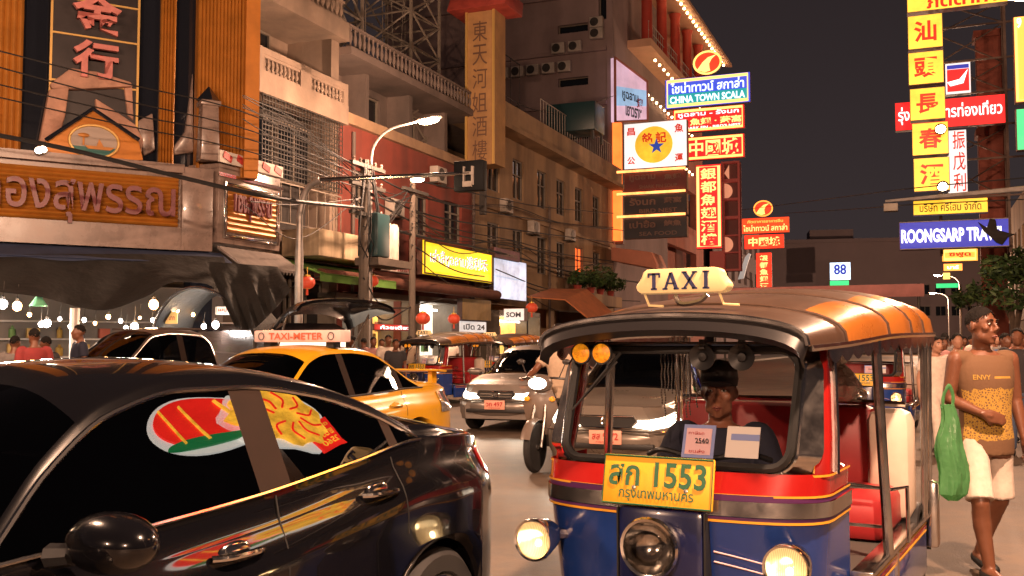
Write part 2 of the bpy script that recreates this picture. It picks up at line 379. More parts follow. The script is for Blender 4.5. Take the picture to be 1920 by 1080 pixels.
# ------------------------------------------------------------------ red house
mat('red_wall', (.22, .048, .032), .85, noise=(1, .2), bump=(14, .2, .02), dirt=(.8, (.07, .03, .025), .85))
mat('grey_wall', (.14, .105, .09), .85, noise=(1, .25), bump=(12, .25, .02), dirt=(.8, (.06, .05, .045), .7)); mat('tan_band', (.34, .22, .13), .8, noise=(2, .2), dirt=(1, (.1, .06, .05), .5))
b2 = thing('red_shophouse', 'brick red painted shophouse row with a dark grey loggia on its top floor', 'building', W(27.15, LL), ROT_L)
hol = [(5.0, 6.3, 5.5, 7.0), (7.7, 9.3, 5.45, 7.1), (.8, 2.2, 5.6, 7.2), (.3, 4.2, .2, 3.2), (4.7, 9.9, .2, 3.2)]
g = G(); wall(g, 0, 10.4, 0, 8.6, hol, 0, .3); g.bx(0, 10.4, 3.5, 9, 0, 8.59); g.build('wall', MATS['red_wall'], b2)
g = G(); g.bx(-.03, 10.4, -.18, .3, 8.6, 8.95); g.build('cornice', MATS['tan_band'], b2)
hol = [(.3, 1.4, 9.0, 10.6), (2.9, 4.9, 9.2, 10.5), (6.3, 7.9, 9.2, 10.4)]
g = G(); wall(g, 0, 10.4, 8.6, 10.76, hol, 1.3, .3); g.bx(-.0, .3, .3, 1.3, 8.95, 10.7); g.bx(2.2, 2.45, .35, 1.3, 8.95, 10.9); g.bx(5.4, 5.65, .35, 1.3, 8.95, 10.9); g.bx(8.4, 8.65, .35, 1.3, 8.95, 10.9); g.bx(0, 10.4, 1.8, 9, 8.6, 10.74); g.build('upper_wall', MATS['grey_wall'], b2)
g = G(); g.bx(-.05, 10.4, -.45, 1.3, 10.75, 11.0); g.bx(-.05, 10.4, 1.3, 9, 10.75, 11.0); g.build('floor_slab', MATS['grey_wall'], b2)
balusters(b2, 0, 10.4, 11.0, 11.75, -.3, 36, 'grey_wall')
for h in hol: window(b2, *h, 1.45, 'frame_grey', 2)
window(b2, 5.0, 6.3, 5.5, 7.0, .15, 'frame_grey', 2); window(b2, 7.7, 9.3, 5.45, 7.1, .15, 'frame_grey', 2, .75); window(b2, .8, 2.2, 5.6, 7.2, .15, 'frame_grey', 2)
# ------------------------------------------------------------------ cream house
mat('cream_wall', (.36, .235, .13), .85, noise=(.9, .18), bump=(12, .2, .02), dirt=(.7, (.11, .07, .045), .85))
mat('orange_pane', (.5, .1, .02), .4, emit=1.5, ecol=(1, .12, .02))
b3 = thing('cream_house', 'long cream two storey house with deep eaves and paired dark windows', 'building', W(37.55, LL), ROT_L)
wins = []
for i, u in enumerate((1.5, 4.4, 7.6, 10.4, 13.4, 16.6)):
    wins.append((u, u + 1.35, 8.15, 10.0)); wins.append((u, u + 1.35, 4.9, 6.75))
g = G(); wall(g, 0, 20.7, 0, 10.8, wins + [(.4, 9.5, .2, 3.2), (10, 20, .2, 3.2)], 0, .25); g.bx(0, 20.7, 3.5, 9, 0, 10.79); g.build('wall', MATS['cream_wall'], b3)
g = G(); g.bx(-.1, 20.8, -.9, .0, 10.8, 11.0); g.bx(-.1, 20.8, -.55, 1.5, 11.0, 12.1); g.bx(-.1, 20.8, -.12, 0, 7.3, 7.5); g.build('eaves', MATS['cream_wall'], b3)
g = G(); g.bx(0, 20.7, 1.5, 9, 11.0, 12.0); g.build('roof', MATS['roofing'], b3)
for i, h in enumerate(wins):
    window(b3, *h, .12, 'frame_grey', 2, .62, 'orange_pane' if i == 9 else 'pane_dark')
railing(b3, 7, 19, 12.1, 13.3, -.4, 30, 'frame_white'); railing(b3, .4, 6, 12.1, 14.8, 0.3, 5, 'iron', rails=2)
# ------------------------------------------------------------------ tall grey block behind
mat('mauve_wall', (.29, .21, .20), .85, noise=(.5, .15), bump=(8, .2, .02), dirt=(.4, (.1, .075, .075), .5))
b4 = thing('tower_block', 'tall grey mauve tower block with slit windows and rows of air conditioners', 'building', W(58.4, LL), ROT_X)
hol = []
for z in (14.2, 17.6, 21.0, 24.4, 28): hol += [(-3.6, -1.6, z, z + .55)]
for z in (12.5, 15.5): hol += [(-7.5, -6.3, z, z + 1.2)]
hol += [(-.9, .0 - .35, 21.6, 23.2), (-9.4, -8.2, 17.2, 19.5)]
g = G(); wall(g, -16, 0, 0, 42, hol, 0, .5); g.bx(-16, 0, 1.2, 14, 0, 42); g.bx(-.4, .0, .003, 13.9, 0, 42); g.bx(-.35, .04, -.1, 14, 0, 42)
for z in (16.2, 19.6, 23.2, 26.6): g.bx(-16, -.36, -.25, 0, z, z + .25)
g.build('wall', MATS['mauve_wall'], b4)
for h in hol: window(b4, *h, .3, 'frame_grey', 1)
for k, (x, z) in enumerate([(-7.2 + i * 1.05, 18.75) for i in range(5)] + [(-3.4 + i * 1.1, 19.95) for i in range(2)] + [(-.9, 20.6), (-.9, 21.3)]):
    g = G(); g.bx(x - .42, x + .42, -.62, -.27, z - .33, z + .33)
    f = g.build('air_conditioner', MATS['frame_white'], b4, bevel=.03)
    g = G(); g.lathe([(.05, 0), (.24, .005), (.27, .02)], (x - .1, -.64, z), (0, -1, 0)); g.build('fan_grille', MATS['iron'], f)
mat('truss_red', (.34, .13, .09), .6, noise=(3, .3))
for x0 in (-3.4, -2.2):
    g = G(); g.tube([(x0, -.3, 14.0), (x0 + 1.5, -.3, 15.4)], .06); g.build('diagonal_pipe', MATS['truss_red'], b4)
mat('unit_teal', (.012, .04, .045), .4)
tk = thing('water_tank', 'dark teal metal tank standing on the cream house roof', 'tank', P(1068, 219, 51), ROT_X)
g = G(); g.bx(-1.35, 1.35, 0, 1.8, -.75, .75); g.build('tank_body', MATS['unit_teal'], tk, bevel=.06)
for x in (-1.2, 1.2):
    for y in (.15, 1.65):
        g = G(); g.bx(x - .06, x + .06, y - .06, y + .06, 12.0 - tk.location.z, -.75); g.build('leg', MATS['iron'], tk)
# ------------------------------------------------------------------ building with the string-lit balcony
mat('red_paint', (.42, .05, .03), .6, noise=(1, .2)); mat('warm_soffit', (.62, .36, .22), .7, noise=(1, .1)); mat('pink_wall', (.45, .17, .12), .8, noise=(.6, .2), dirt=(.5, (.12, .05, .04), .4))
glow_mat('bulb_warm', (1, .62, .3), 14)
b5 = thing('lit_restaurant', 'red columned restaurant block with bulbs under its top balcony roof', 'building', W(62, LL), ROT_L)
g = G(); wall(g, 0, 24, 0, 21, [(3, 21, 6, 9), (3, 21, 11, 14)], 0, .5); g.bx(0, 24, 1.5, 9, 0, 28); g.build('wall', MATS['pink_wall'], b5)
g = G(); g.bx(-.4, 22, -1.6, 1.5, 20.6, 21.1); g.build('floor_slab', MATS['warm_soffit'], b5)
g = G(); g.prism([(-.8, -2.8, 25.2), (-.8, -2.8, 25.45), (-.8, 1.5, 26.6), (-.8, 1.5, 25.9)], (24, 0, 0)); g.build('roof', MATS['warm_soffit'], b5)
for i in range(6):
    g = G(); x = .2 + i * 4.1; g.lathe([(.42, 0), (.36, .2), (.34, 3.9), (.45, 4.3)], (x, -1.2, 21.1), n=14); g.build('column', MATS['red_paint'], b5)
railing(b5, -.2, 21.6, 21.15, 22.3, -1.4, 40, 'frame_white', rails=3)
g = G()
for i in range(22): g.ell((.3 + i * 1.03, -2.3, 25.1), (.1, .1, .1), 8, 6)
o = g.build('string_lights', MATS['bulb_warm'], b5); o['kind'] = 'stuff'
for j, (z, y) in enumerate(((18.5, -.3), (15.6, -.3), (19.8, -1.7))):
    g = G()
    for i in range(16): g.ell((.3 + i * 1.2, y, z - .02 * i * (j % 2)), (.09, .09, .09), 8, 6)
    o = g.build('string_lights', MATS['bulb_warm'], b5); o['kind'] = 'stuff'
# ------------------------------------------------------------------ far end of the street
mat('far_wall', (.20, .155, .16), .9, noise=(.15, .1))
fb = thing('far_building', 'broad dim building closing the end of the street', 'building', P(1500, 645, 165) * 1.0, R(-12))
fb.location.z = 0
hol = [(14 + i * 2.4, 15.6 + i * 2.4, z, z + 1.6) for i in range(8) for z in (9.5, 6)]
g = G(); wall(g, -9, 40, 0, 18.2, hol, 0, .4); g.bx(-9, 40, 1, 15, 0, 18); g.build('wall', MATS['far_wall'], fb)
for h in hol[:14]: window(fb, *h, .3, 'frame_grey', 2)
g = G(); g.bx(-9.4, 40.4, -.4, 0, 18.2, 18.8); g.bx(2, 9, 2, 8, 18, 20.6); g.build('roof_edge', MATS['far_wall'], fb)
fb2 = thing('corner_block', 'unlit block left of the far building under the neon signs', 'building', W(93, -17.5), ROT_L)
g = G(); wall(g, 0, 30, 0, 15, [(2 + i * 4, 4 + i * 4, z, z + 1.7) for i in range(7) for z in (4, 8, 11.4)], 0, .4); g.bx(0, 30, 1, 10, 0, 14.98); g.build('wall', MATS['far_wall'], fb2)
for i in range(7):
    for z in (4, 8, 11.4): window(fb2, 2 + i * 4, 4 + i * 4, z, z + 1.7, .3, 'frame_grey', 2)
# ------------------------------------------------------------------ right side of the street (mostly outside the frame)
for k, (s0, ln, h, m) in enumerate(((34, 18, 13, 'red_wall'), (52.4, 20, 15, 'grey_wall'), (72.8, 30, 12, 'cream_wall'))):
    o = thing('street_house', ('dark red house behind the yellow character signs', 'grey house further along behind the trees', 'pale house beyond the grey one at the far right')[k], 'building', W(s0 + ln, 7.0), ROT_L + math.pi)
    hol = [(1 + i * 3, 2.8 + i * 3, z, z + 1.6) for i in range(int(ln / 3)) for z in (4.6, 8.2)] + [(.6, ln - .6, .2, 3.2)]
    g = G(); wall(g, 0, ln, 0, h, hol, 0, .3); g.bx(0, ln, 1.5, 8, 0, h - .01); g.build('wall', MATS[m], o)
    for q in hol[:-1]: window(o, *q, .15, 'frame_grey', 2)
# ================================================================== the gold shop on the corner
mat('gold_rib', (.38, .15, .022), .42, metal=.25, noise=(2, .18)); mat('gold_flat', (.46, .17, .025), .5, metal=.2, noise=(1.5, .2))
mat('marble', (.22, .16, .135), .28, noise=(2.2, .3), coat=.3); mat('night_glass', (.010, .012, .018), .08, spec=.7)
mat('maroon_letter', (.16, .045, .05), .4, noise=(8, .2)); mat('pink_letter', (.5, .17, .15), .5, noise=(5, .2)); mat('thin_gold', (.6, .38, .12), .4, metal=.4)
mat('chrome', (.75, .73, .70), .12, metal=1.0); mat('rock_pink', (.36, .2, .14), .7, noise=(1.6, .4), bump=(5, .7, .05)); mat('logo_sky', (.32, .26, .22), .5); mat('logo_teal', (.015, .11, .10), .5)
glow_mat('lamp_small', (1, .80, .55), 22)
GO = W(18.75, -15.0); GR = R(32)
gs = thing('gold_shop', 'ornate gold fronted shop with ribbed gold columns and a boat emblem gable', 'building', GO, GR)
def gx(px, y=645, off=0): return pl(GO, GR, px, y, off)[0]
def gz(px, py, off=0): return pl(GO, GR, px, py, off)[1]
XL = -10.0
x340, x370, x405 = gx(335), gx(368), 0
# ground floor piers, upper wall
g = G(); g.bx(XL, 0, 1.0, 7, 3.3, 15); g.bx(-.5, 0, .35, 1, 0, 3.4); g.build('wall', MATS['night_glass'], gs)
# sign belt
zb, zt = gz(150, 452), gz(150, 305)
g = G(); g.bx(XL, x340, .1, 1.0, zb, zt); g.build('sign_belt', MATS['marble'], gs)
g = G(); g.bx(XL, x340 + .05, -.02, .1, zb - .02, zb + .42); g.bx(XL, x340 + .05, -.06, 1.0, zt - .03, zt + .16); g.bx(XL, x340 + .05, -.10, .1, zb - .1, zb - .02); g.build('belt_moulding', MATS['marble'], gs)
def ribbed(g, x0, x1, y, z0, z1, n, vert=False, d=.05):
    rings = []
    for i in range(n * 4 + 1):
        t = i / (n * 4); o = y - d * abs(math.sin(math.pi * n * t))
        rings.append([(lerp(x0, x1, t), o, z0), (lerp(x0, x1, t), o, z1)] if vert else [(x0, o, lerp(z0, z1, t)), (x1, o, lerp(z0, z1, t))])
    g.loft(rings, closed=False, caps=False)
g = G(); ribbed(g, XL, gx(330), .08, zb + .44, zt - .14, 12); g.build('sign_panel', MATS['gold_rib'], gs)
g = G(); z = (zb + zt) / 2 + .13
put_text(g, 'ห้างทองสุพรรณ', (gx(-185) + gx(322)) / 2, z, -.0, width=gx(322) - gx(-185), height=1.22, bold=.012)
vs = g.v[:]; fs = g.f[:]; g2 = G(); g2.add(vs, fs); g2.v = [(v[0], v[1] - .09, v[2]) for v in g2.v]
o = g2.build('lettering', MATS['maroon_letter'], gs, solid=.04)
# pier between the two signs and the little obelisk on it
g = G(); g.bx(x340, -.12, -.06, .9, zb - .1, zt + .12); g.build('pier', MATS['marble'], gs, bevel=.03)
zo = gz(388, 300); zo1 = gz(388, 190); xo = gx(388)
g = G(); g.box((xo, .2, (zo + zo1) / 2), (.44, .44, zo1 - zo), taper=.82); g.box((xo, .2, zo1 - .02), (.46, .46, .12)); g.build('obelisk', MATS['marble'], gs, bevel=.015)
g = G(); g.lathe([(.3, 0), (.02, .36)], (xo, .2, zo1 + .04), n=4); g.build('obelisk_cap', MATS['night_glass'], gs)
# bay parallel to the street
BO = W(18.75, -15.0); bay = thing('shop_sign_bay', 'small side sign of the gold shop in a chrome edged ribbed gold frame', 'sign', W(18.75, -15.0), ROT_L)
def bx_(px, py=645): return pl(BO, ROT_L, px, py)[0]
def bz_(px, py): return pl(BO, ROT_L, px, py)[1]
bw = bx_(522); z0, z1 = bz_(460, 462), bz_(460, 318)
g = G(); g.bx(.02, bw, -.0, .9, z0, z1); g.build('cabinet', MATS['marble'], bay, bevel=.02)
g = G(); ribbed(g, .3, bw - .25, -.02, z0 + .28, z1 - .55, 8, d=.04); g.build('sign_panel', MATS['gold_rib'], bay)
for a, b, c, d in ((.16, .24, z0 + .12, z1 - .4), (bw - .2, bw - .12, z0 + .12, z1 - .4), (.24, bw - .2, z0 + .12, z0 + .22), (.24, bw - .2, z1 - .5, z1 - .42)):
    g = G(); g.bx(a, b, -.07, .0, c, d); g.build('frame_strip', MATS['chrome'], bay, bevel=.02)
g = G(); put_text(g, 'ทองสุพรรณ', bw / 2, (z0 + z1) / 2 - .02, -.09, width=bw * .62, height=.62, bold=.02); g.build('lettering', MATS['maroon_letter'], bay, solid=.05)
mat('red_flag', (.5, .05, .04), .6); mat('white_cloth', (.62, .56, .5), .8)
g = G(); g.bx(-.02, bw + .02, -.06, .0, z1 + .02, z1 + .3); f = g.build('top_strip', MATS['white_cloth'], bay)
g = G()
for i in range(5): g.box((.25 + i * .5, -.07, z1 + .17), (.3, .02, .16), (0, R(18), 0))
g.build('red_pattern', MATS['red_flag'], f)
g = G(); g.bx(-.02, bw + .04, -.05, .0, z1 - .3, z1 - .22); g.build('chrome_strip', MATS['chrome'], bay)
g = G(); g.prism([(.0, -.75, z0 - .55), (.0, 0, z0 - .08), (0, .0, z0 - .14), (0, -.75, z0 - .61)], (bw, 0, 0))
for i in range(18): x = lerp(.02, bw - .1, i / 17); g.prism([(x, -.75, z0 - .55), (x + .1, -.75, z0 - .55), (x + .05, -.75, z0 - .68)], (0, .01, 0))
mat('awning_grey', (.16, .13, .115), .85, noise=(3, .3)); g.build('scalloped_awning', MATS['awning_grey'], bay)
# upper storey: gold columns, glass, character panel
yo = .85
zU = 15.0; zL = zt + .05
def col(p0, p1, n, off=yo):
    g = G(); a, b = gx(p0, off=off), gx(p1, off=off); g.bx(a, b, off + .02, off + .3, zL, zU); ribbed(g, a, b, off, zL, zU, n, True, .06); g.build('gold_column', MATS['gold_rib'], gs)
col(-60, 28, 7); col(290, 319, 5); col(362, 470, 16, .5)
g = G(); a, b = gx(448, off=.5), gx(470, off=.5); g.bx(a, b + .06, .3, .9, zL, zU); g.build('corner_post', MATS['gold_flat'], gs)
g = G(); a = gx(318, off=yo); b = gx(362, off=yo); g.bx(a, b, yo + .1, yo + .3, zL, zU)
a = gx(246, off=yo); b = gx(290, off=yo); g.bx(a, b, yo + .1, yo + .3, zL, zU); g.build('window', MATS['night_glass'], gs)
mat('panel_black', (.016, .011, .012), .4, noise=(3, .3))
pn = thing('character_sign', 'tall black panel with pink gold shop characters in thin gold squares', 'sign', GO, GR)
a, b = gx(80, off=yo), gx(246, off=yo)
g = G(); g.bx(a, b, yo - .05, yo + .2, gz(160, 250, yo), zU); g.build('panel', MATS['panel_black'], pn)
for px in (80, 246):
    g = G(); x = gx(px, off=yo); g.bx(x - .025, x + .025, yo - .09, yo - .05, gz(px, 250, yo), zU); g.build('frame_strip', MATS['thin_gold'], pn)
for py in (3, 70, 158):
    g = G(); z = gz(160, py, yo); g.bx(a, b, yo - .085, yo - .05, z - .02, z + .02); g.build('frame_strip', MATS['thin_gold'], pn)
for ch, py, hh in (('金', 28, .9), ('行', 116, .85)):
    g = G(); put_text(g, ch, gx(164, off=yo), gz(164, py, yo), yo - .2, height=hh, width=hh * 1.15, bold=.03); g.build('character', MATS['pink_letter'], pn, solid=.12)
# gable with boat emblem
gp = [(75, 262), (163, 203), (252, 262), (262, 300), (78, 300)]
pts = [(gx(x, off=.2), .2, gz(x, y, .2)) for x, y in gp]
g = G(); g.prism(pts, (0, .5, 0)); gb = g.build('gable', MATS['gold_flat'], gs, bevel=.03)
g = G(); g.tube([(p[0], .17, p[2]) for p in pts[:3]], .05, 6); g.build('gable_moulding', MATS['night_glass'], gb)
cx, cz_, rx, rz = gx(167, off=.2), gz(167, 265, .2), (gx(214, off=.2) - gx(120, off=.2)) / 2, .36
def oval(a0, a1, n=20): return [(cx + rx * math.cos(lerp(a0, a1, i / n)), .17, cz_ + rz * math.sin(lerp(a0, a1, i / n))) for i in range(n + 1)]
g = G(); g.prism(oval(R(-20), R(200)), (0, .025, 0)); em = g.build('emblem_sky', MATS['logo_sky'], gb)
g = G(); g.prism(oval(R(-160), R(-20)), (0, .025, 0)); g.build('emblem_sea', MATS['logo_teal'], gb)
g = G(); g.tube(oval(0, 2 * math.pi, 28)[:-1], .03, 6, closed=True); g.build('emblem_rim', MATS['thin_gold'], gb)
g = G(); z = cz_ - .1
g.prism([(cx - .2, .15, z), (cx + .42, .15, z), (cx + .34, .15, z - .07), (cx - .12, .15, z - .07)], (0, .015, 0)); g.prism([(cx + .05, .15, z), (cx + .2, .15, z), (cx + .1, .15, z + .16)], (0, .015, 0))
g.prism([(cx - .24, .15, z), (cx - .2, .15, z), (cx - .2, .15, z + .2), (cx - .24, .15, z + .2)], (0, .015, 0)); g.ell((cx - .22, .158, z + .22), (.12, .012, .05)); g.build('boat_and_palm', MATS['gold_rib'], gb)
# rough stone pieces piled behind the gable
for k, poly in enumerate(([(58, 300), (66, 250), (80, 165), (118, 160), (112, 215), (95, 280), (92, 300)], [(80, 155), (120, 125), (170, 132), (235, 152), (240, 160), (150, 165), (85, 165)], [(168, 182), (205, 205), (245, 232), (262, 262), (256, 300), (240, 290), (170, 205)],
                          [(222, 160), (238, 160), (242, 225), (230, 215)], [(248, 226), (278, 210), (284, 280), (262, 292)], [(345, 205), (353, 135), (356, 285), (320, 290), (318, 275), (340, 245)])):
    off = .55 + .06 * k
    pts = [(gx(x, off=off), off, gz(x, y, off)) for x, y in poly]
    g = G(); g.prism(pts, (0, .35, 0)); g.build('stone_relief', MATS['rock_pink' if k < 4 else 'marble'], gs, bevel=.04)
# small spotlights on the belt
for px, py in ((62, 286), (70, 284)):
    fl = thing('spotlight', 'small lit spotlight on the ledge over the gold shop sign', 'spotlight', GO, GR, 'spotlights on the gold shop ledge')
    x, z = gx(px, off=-.05), gz(px, py, -.05)
    g = G(); g.lathe([(.03, 0), (.09, .06), (.09, .14), (.0, .14)], (x, .02, z), (0, -1, .3), 10); g.build('housing', MATS['lamp_metal'], fl)
    g = G(); g.ell((x, -.12, z + .04), (.075, .03, .075), 10, 6); g.build('lens', MATS['lamp_small'], fl)
# blue fringed awning
mat('blue_canvas', (.020, .032, .075), .8, noise=(2, .3)); mat('fringe_grey', (.22, .21, .24), .9, noise=(4, .3)); mat('tarp_black', (.009, .008, .007), .75, noise=(1, .4), bump=(2.2, .6, .12))
ba = thing('fringed_awning', 'long navy awning with a pale ragged fringe under the gold sign', 'awning', GO, GR)
g = G(); za = zb - .1; g.prism([(XL, .1, za), (XL, -1.0, za - .34), (XL, -1.0, za - .37), (XL, .1, za - .03)], (-XL + .1, 0, 0)); g.prism([(XL, -1.0, za - .35), (XL, -.98, za - .35), (XL, -.98, za - .52), (XL, -1.0, za - .52)], (-XL + .1, 0, 0)); g.build('canvas', MATS['blue_canvas'], ba)
g = G(); n = 120
for i in range(n):
    x = lerp(XL, .08, i / n); w = (-XL + .08) / n; dz = random.uniform(.05, .13); g.poly([(x, -1.01, za - .5), (x + w, -1.01, za - .5), (x + w * .9, -1.01, za - .52 - dz), (x + w * .2, -1.01, za - .52 - dz * .8)])
g.build('fringe', MATS['fringe_grey'], ba)
# black tarpaulin hung below it
def tarp(name, label, top, bottom, nu=40, nv=10, sag=.12, m='tarp_black', depth=.9):
    # top / bottom: tables px -> py ; hung between two depths
    o = thing(name, label, 'tarpaulin', (0, 0, 0))
    tt, tb = table([(p[0], p[1]) for p in top]), table([(p[0], p[1]) for p in bottom]); yt = table([(p[0], p[2]) for p in top]); yb = table([(p[0], p[2]) for p in bottom])
    x0, x1 = top[0][0], top[-1][0]; X0, X1 = bottom[0][0], bottom[-1][0]
    def fn(u, v):
        px = lerp(lerp(x0, x1, u), lerp(X0, X1, u), v); a, b = tt(lerp(x0, x1, u)), tb(lerp(X0, X1, u))
        Y = lerp(yt(lerp(x0, x1, u)), yb(lerp(X0, X1, u)), v) + sag * math.sin(u * 31) * v + .07 * math.sin(u * 17 + v * 5)
        p = P(px, lerp(a, b, v), Y); p.z -= .05 * math.sin(u * 23 + 1) * v * (1 - v); return p
    g = G(); g.grid(fn, nu, nv); g.build('sheet', MATS[m], o, angle=60); return o
tarp('black_tarpaulin', 'big black tarpaulin sagging over the market stall under the navy awning',
     [(-120, 478, 19.4), (100, 476, 20.4), (250, 476, 21.4), (420, 482, 22.3)], [(-140, 535, 17.6), (0, 548, 18.3), (70, 556, 18.8), (190, 582, 19.2), (270, 558, 19.6), (330, 528, 20.2), (385, 532, 20.6), (445, 585, 20.9)])
tarp('draped_tarpaulin', 'dark bunched tarpaulin hanging beside the lamp pole', [(385, 490, 20.4), (440, 494, 20.6), (520, 500, 21)], [(440, 612, 18.6), (470, 618, 18.6), (505, 590, 18.8), (545, 545, 19.2)], 16, 10, .2)
# ------------------------------------------------------------------ market stall lit from inside
mat('stall_wall', (.24, .21, .19), .7, noise=(1, .15)); mat('shelf_white', (.62, .58, .55), .5); glow_mat('bulb_white', (1, .9, .8), 45); glow_mat('bulb_orange', (1, .5, .18), 40); glow_mat('tube_white', (1, .93, .84), 14)
st = thing('market_stall', 'open market stall under the black tarpaulin with shelves along its pale back wall', 'market stall', W(19.5, -18.5), GR)
g = G(); g.bx(-9, 3.5, 1.2, 1.4, 0, 3.0); g.build('back_wall', MATS['stall_wall'], st)
g = G()
for z in (1.15, 1.6, 2.05): g.bx(-8.8, 3.3, .85, 1.2, z - .02, z + .02)
g.build('shelf', MATS['shelf_white'], st)
g = G(); g.bx(-8.5, 2.8, -.6, .0, .0, .95); g.build('counter', MATS['steel'], st, bevel=.02)
g = G(); g.bx(-6.3, -4.6, .0, .04, 1.92, 1.99); g.build('light_tube', MATS['tube_white'], st)
cols = [(.5, .1, .05), (.55, .35, .08), (.1, .2, .35), (.6, .55, .5), (.15, .3, .1), (.35, .15, .1)]
for i, c in enumerate(cols): mat('goods_%d' % i, c, .5)
for k in range(46):
    x = -8.6 + k % 23 * .52 + random.uniform(-.1, .1); z = (1.18, 1.63)[k // 23]
    g = G(); h = random.uniform(.16, .32); w = random.uniform(.12, .2)
    if k % 3: g.lathe([(w * .45, 0), (w * .5, .02), (w * .5, h * .7), (w * .2, h * .85), (w * .2, h), (0, h)], (x, 1.0, z), n=8)
    else: g.box((x, 1.0, z + h / 2), (w * 1.6, .22, h))
    tag(place(g.build('stall_goods', MATS['goods_%d' % random.randrange(6)], None), st.location, GR), 'jar or packet displayed on the market stall shelves', 'goods', 'goods on the stall shelves')
def bulb(label, px, py, Y, m, r=.07, power=0, col=(1, .8, .6), cord=.7):
    p = P(px, py, Y); o = thing('light_bulb', label, 'light bulb', p, 0, 'bulbs under the tarpaulins')
    g = G(); g.ell((0, 0, 0), (r, r, r * 1.15), 12, 8); g.build('bulb_glass', MATS[m], o)
    g = G(); g.lathe([(r * .45, r * .95), (r * .45, r * 1.8), (.02, r * 2)], n=8); g.tube([(0, 0, r * 1.9), (.02, 0, cord * .6)], .005, 5); g.build('socket', MATS['iron'], o)
    if power:
        l = bpy.data.lights.new('bulb_light', 'POINT'); l.energy = power * .6; l.color = col; l.shadow_soft_size = r * 1.3
        lo = bpy.data.objects.new('bulb_light', l); COL.objects.link(lo); lo.parent = o; lo.location = (0, -r * 1.6, -r * 1.4)
    return o
bulb('white bulb leftmost under the black tarpaulin', 5, 570, 18.6, 'bulb_white', .08, 160, (1, .9, .8)); bulb('orange bulb beside the leftmost white bulb', 32, 574, 18.9, 'bulb_orange', .08, 120, (1, .55, .25))
bulb('orange bulb high at the middle of the tarpaulin edge', 288, 571, 20.2, 'bulb_orange', .09, 260, (1, .58, .28)); bulb('orange bulb over the yellow price board', 329, 580, 20.4, 'bulb_orange', .08, 120, (1, .6, .3))
bulb('white bulb low in the stall above the heads', 88, 606, 19.4, 'bulb_white', .07, 90, (1, .92, .85)); bulb('white bulb smaller beside the low stall bulb', 77, 608, 19.5, 'bulb_white', .05)
bulb('white bulb just over the pickup roof', 252, 613, 20.2, 'bulb_white', .075, 90, (1, .95, .9)); bulb('white bulb beside the shop boards at the tarpaulin end', 404, 609, 20.6, 'bulb_white', .07, 90, (1, .95, .9))
bulb('tiny orange bulb hanging mid stall', 203, 594, 20.5, 'bulb_orange', .045); bulb('tiny white bulb above the crowd heads', 158, 600, 20.5, 'bulb_white', .04); bulb('tiny bulb left of the price board', 286, 600, 20.9, 'bulb_white', .035)
for k, (px, py, Y, mm, r) in enumerate(((55, 590, 20.2, 'bulb_orange', .04), (112, 598, 20.6, 'bulb_white', .035), (132, 612, 20.8, 'bulb_white', .045), (178, 606, 20.9, 'bulb_orange', .035), (226, 602, 20.6, 'bulb_white', .04), (236, 616, 20.9, 'bulb_white', .05), (262, 596, 21, 'bulb_orange', .03), (345, 604, 20.9, 'bulb_white', .04), (362, 590, 20.8, 'bulb_orange', .035), (382, 612, 20.9, 'bulb_white', .05))):
    bulb('small bulb hung deep in the market stall, %s from its left end' % ('first', 'second', 'third', 'fourth', 'fifth', 'sixth', 'seventh', 'eighth', 'ninth', 'tenth')[k], px, py, Y, mm, r, 0, cord=.5)
def card(label, px0, py0, px1, py1, Y, m, lines=None, rot=0.0, name='price_board', cat='sign', t=.03):
    a, b = P(px0, (py0 + py1) / 2, Y), P(px1, (py0 + py1) / 2, Y); c = P((px0 + px1) / 2, (py0 + py1) / 2, Y); w = (b - a).length; h = (py1 - py0) / F * Y
    o = thing(name, label, cat, c, rot)
    g = G(); g.bx(-w / 2, w / 2, 0, t, -h / 2, h / 2); g.build('board', m if not isinstance(m, str) else MATS[m], o)
    if lines:
        for (s, z, hh, ww, mm) in lines:
            g = G(); put_text(g, s, 0, z * h, -.006, width=ww * w, height=hh * h, bold=.02); g.build('lettering', MATS[mm], o)
    return o
mat('paper_yellow', (.75, .55, .2), .6, emit=.25); mat('paper_white', (.72, .68, .62), .6, noise=(3, .1)); mat('ink_red', (.45, .03, .03), .5); mat('ink_dark', (.03, .03, .04), .5)
card('yellow and white price board hanging under the orange bulbs', 303, 585, 332, 607, 20.2, 'paper_yellow', [('50 บาท', .0, .4, .7, 'ink_red')])
card('pink and white menu boards at the right end of the stall', 404, 575, 430, 590, 20.8, 'paper_white', [('เมนู', 0, .5, .6, 'ink_red')])
mat('post_grey', (.4, .36, .33), .7)
g = G(); p = P(139, 640, 19.2); g.tube([(p.x, p.y, 0), (p.x, p.y, P(139, 578, 19.2).z)], .09, 10); tag(g.build('tent_pole', MATS['post_grey']), 'pale round post holding the black tarpaulin up', 'post')
mat('green_shade', (.12, .35, .18), .5, emit=.15)
p = P(72, 566, 18.8); g = G(); g.lathe([(.04, .12), (.16, -.08), (.15, -.08), (.03, .1)], n=14); tag(place(g.build('hanging_lamp', MATS['green_shade']), p), 'small green lampshade hanging under the tarpaulin', 'lampshade')
